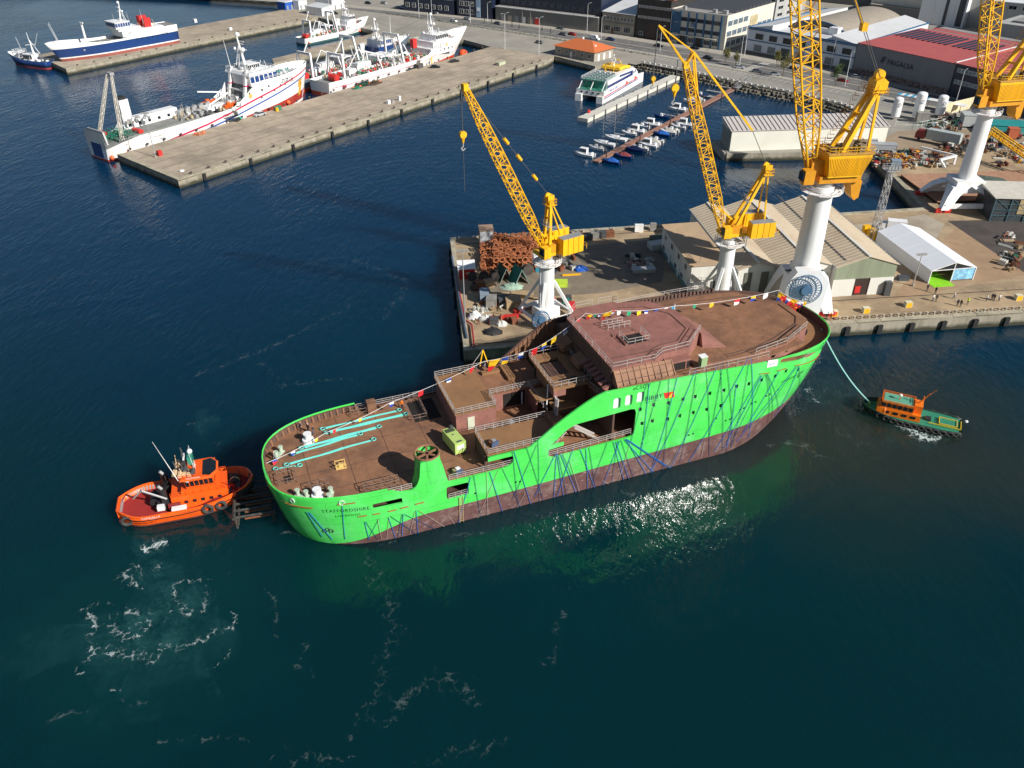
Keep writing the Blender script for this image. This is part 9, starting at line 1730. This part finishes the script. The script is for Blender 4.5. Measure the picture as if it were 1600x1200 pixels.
for k in (-.8, .8): MB().beam((k, 0, 0), (0, .4, 3), .16, .16).build('leg', YEL(), t); MB().beam((k, 0, 0), (k*1.2, -1, 1), .14, .14).build('strut', YEL(), t)
MB().beam((0, .4, 3), (-2.2, -.2, .8), .08, .08).build('stay', RL, t)
for px_, x, y, z, tp, bt, ht, l in ((0, 6.6, 8.4, 8.7, 'navy', 'black', 'white', 'workman in dark clothes and white helmet by the far bulwark at the stern'), (0, 7.6, 7.6, 8.7, 'black', 'navy', 'white', 'workman beside the white capstan on the far side'), (0, 1.9, 2.4, 8.7, 'grey', 'black', 'white', 'workman in white helmet at the very stern of the ship'), (0, 8.2, 6.8, 8.7, 'navy', 'jeans', 'red', 'workman with red helmet among the teal slings'), (0, 22.6, 8.6, 8.7, 'orange', 'navy', 'red', 'workman in orange leaning at the far rail')):
    person(0, 0, l, tp, bt, ht, loc=onship(x, y, z), ang=random.random()*6)
MB2 = [('orange', 'navy', 'white'), ('orange', 'orange', 'white'), ('orange', 'navy', 'red'), ('navy', 'navy', 'white'), ('orange', 'orange', 'hi_yellow')]
CL['orange'].node_tree
pos = [(92.0, 4.6), (91.2, 5.5), (92.6, 3.6), (93.0, 2.4), (93.3, 1.2), (90.5, 6.2)]
for i, (px, py) in enumerate(((1240, 463), (1246, 464), (1252, 466), (1262, 462), (1267, 463), (1271, 466), (1280, 488), (1286, 490), (1292, 493), (1297, 497), (1302, 499), (1275, 484))):
    k = MB2[i % 5]; person(px, py+3, 'worker in orange in the crowd on the quay beside the bow', k[0], k[1], k[2], QZ, random.random()*6, group='workers in orange crowding the quay by the bow')
FC = [mat('flag_'+k, v, .7) for k, v in (('red', (.65, .015, .02)), ('yellow', (.8, .5, .01)), ('blue', (.01, .05, .35)), ('white', (.75, .75, .75)), ('green', (.01, .3, .15)), ('sky', (.05, .35, .6)))]
def bunting(pts, label, fl, sag=0.4):
    t = thing('bunting', label, 'bunting', pts[0]); o0 = Vector(pts[0]); Q = [Vector(p_)-o0 for p_ in pts]; L_ = []
    for a_, c_ in zip(Q, Q[1:]):
        for i in range(10): k = i/10; p_ = a_.lerp(c_, k); p_.z -= sag*4*k*(1-k); L_.append(p_)
    L_.append(Q[-1]); MB().path(L_, .035, 4).build('cord', W_(), t)
    for k, ci, shp, s in fl:
        j = k*(len(L_)-1); i = min(int(j), len(L_)-2); p_ = L_[i].lerp(L_[i+1], j-i); d = (L_[i+1]-L_[i]).normalized(); wv = Vector((-d.y, d.x, 0))*.25; dn = Vector((-.15, .1, -1)) if shp != 3 else Vector((.3, .1, -1))
        n = 4; g = MB(); vs = []
        for a__ in range(n+1):
            f = a__/n; w0 = 1 if shp != 1 else 1-f*.85; vs += [p_+dn*s*f+wv*sin(f*5)*.5, p_+d*s*(.75 if shp != 2 else .42)*w0+dn*s*f+wv*sin(f*5+1.4)*.5]
        g.add(vs, [(2*a__, 2*a__+1, 2*a__+3, 2*a__+2) for a__ in range(n)]); g.m = [ci[0] if f_ < n/2 else ci[-1] for f_ in range(n)]
        g.build('flag', FC, t)
def OS(x, y, z): return onship(x, y, z)
bunting([OS(.6, .8, 9.9), OS(10.0, 4.6, 10.2), OS(20.5, 7.6, 11), OS(36.5, 8.4, 14.6), OS(44.5, 5.4, 17.2), OS(52.8, 5.6, 21.6)], 'string of signal flags from the stern up to the raised deck', [(.02, (2, 0), 0, .9), (.08, (3, 2), 0, .8), (.16, (1,), 0, .6), (.22, (0,), 1, .9), (.30, (1,), 0, .6), (.40, (3, 2), 0, .9), (.46, (0,), 0, 1.1), (.52, (2, 3), 0, 1.), (.57, (0,), 1, 1.2), (.62, (1, 0), 1, 2.6), (.67, (2, 1), 0, 1.3), (.73, (3, 2), 0, 1.1), (.78, (0,), 0, 1.3), (.82, (1, 2), 0, 1.1), (.86, (1,), 0, 1.2), (.91, (2, 3), 0, 1.2), (.96, (0,), 0, 1.1)], .3)
bunting([OS(52.8, 5.6, 21.6), OS(56.5, 3.6, 22.4), OS(68.2, 4.2, 20.6)], 'string of signal flags over the raised deck of the ship', [(.04, (1, 0), 1, 1.2), (.16, (4,), 0, .5), (.24, (2, 3), 0, .5), (.33, (1, 0), 1, 1.4), (.42, (1,), 0, .8), (.49, (0, 3), 0, .7), (.54, (3,), 0, .8), (.62, (4,), 0, .9), (.70, (1,), 0, .9), (.76, (2, 3), 0, .8), (.84, (2,), 0, .9), (.92, (3, 5), 0, .9), (.98, (5,), 0, .9)], .4)
bunting([OS(68.2, 4.2, 20.6), OS(88.0, 3.4, 20.2), OS(92.4, 1.0, 18.4)], 'string of signal flags from the raised deck to the bow of the ship', [(.09, (4,), 0, .7), (.17, (1,), 0, .9), (.29, (0, 3), 0, 1.2), (.37, (1, 2), 0, 1.1), (.43, (3,), 0, 1.1), (.52, (1, 2), 1, 2.4), (.57, (0,), 0, 1.3), (.66, (3, 2), 1, 1.5), (.70, (1, 0), 0, 1.4), (.76, (1, 0), 2, 3.0), (.82, (3, 0), 0, 1.4), (.88, (3, 2), 0, 1.), (.94, (1,), 0, .8)], .5)
t = thing('flag_post', 'thin white post carrying the flag strings on the bridge deck', 'post', OS(68.2, 4.2, 17.8)); MB().cyl(0, 0, 0, 3.2, .06, 6).build('pole', W_(), t); MB().box(0, 0, 0, .4, .4, .1).build('foot', STL(), t)
a_ = OS(92.6, -3.4, 15.4); c_ = TB; L_ = []
for i in range(15): k = i/14; p_ = a_.lerp(c_, k); p_.z -= 1.2*4*k*(1-k); L_.append(p_)
tow = MB().path(L_, .1, 5).build('towing_line', mat('tow_teal', (.35, .7, .68), .6)); tag(tow, 'pale teal towing line from the ship bow down to the tow boat', 'rope')
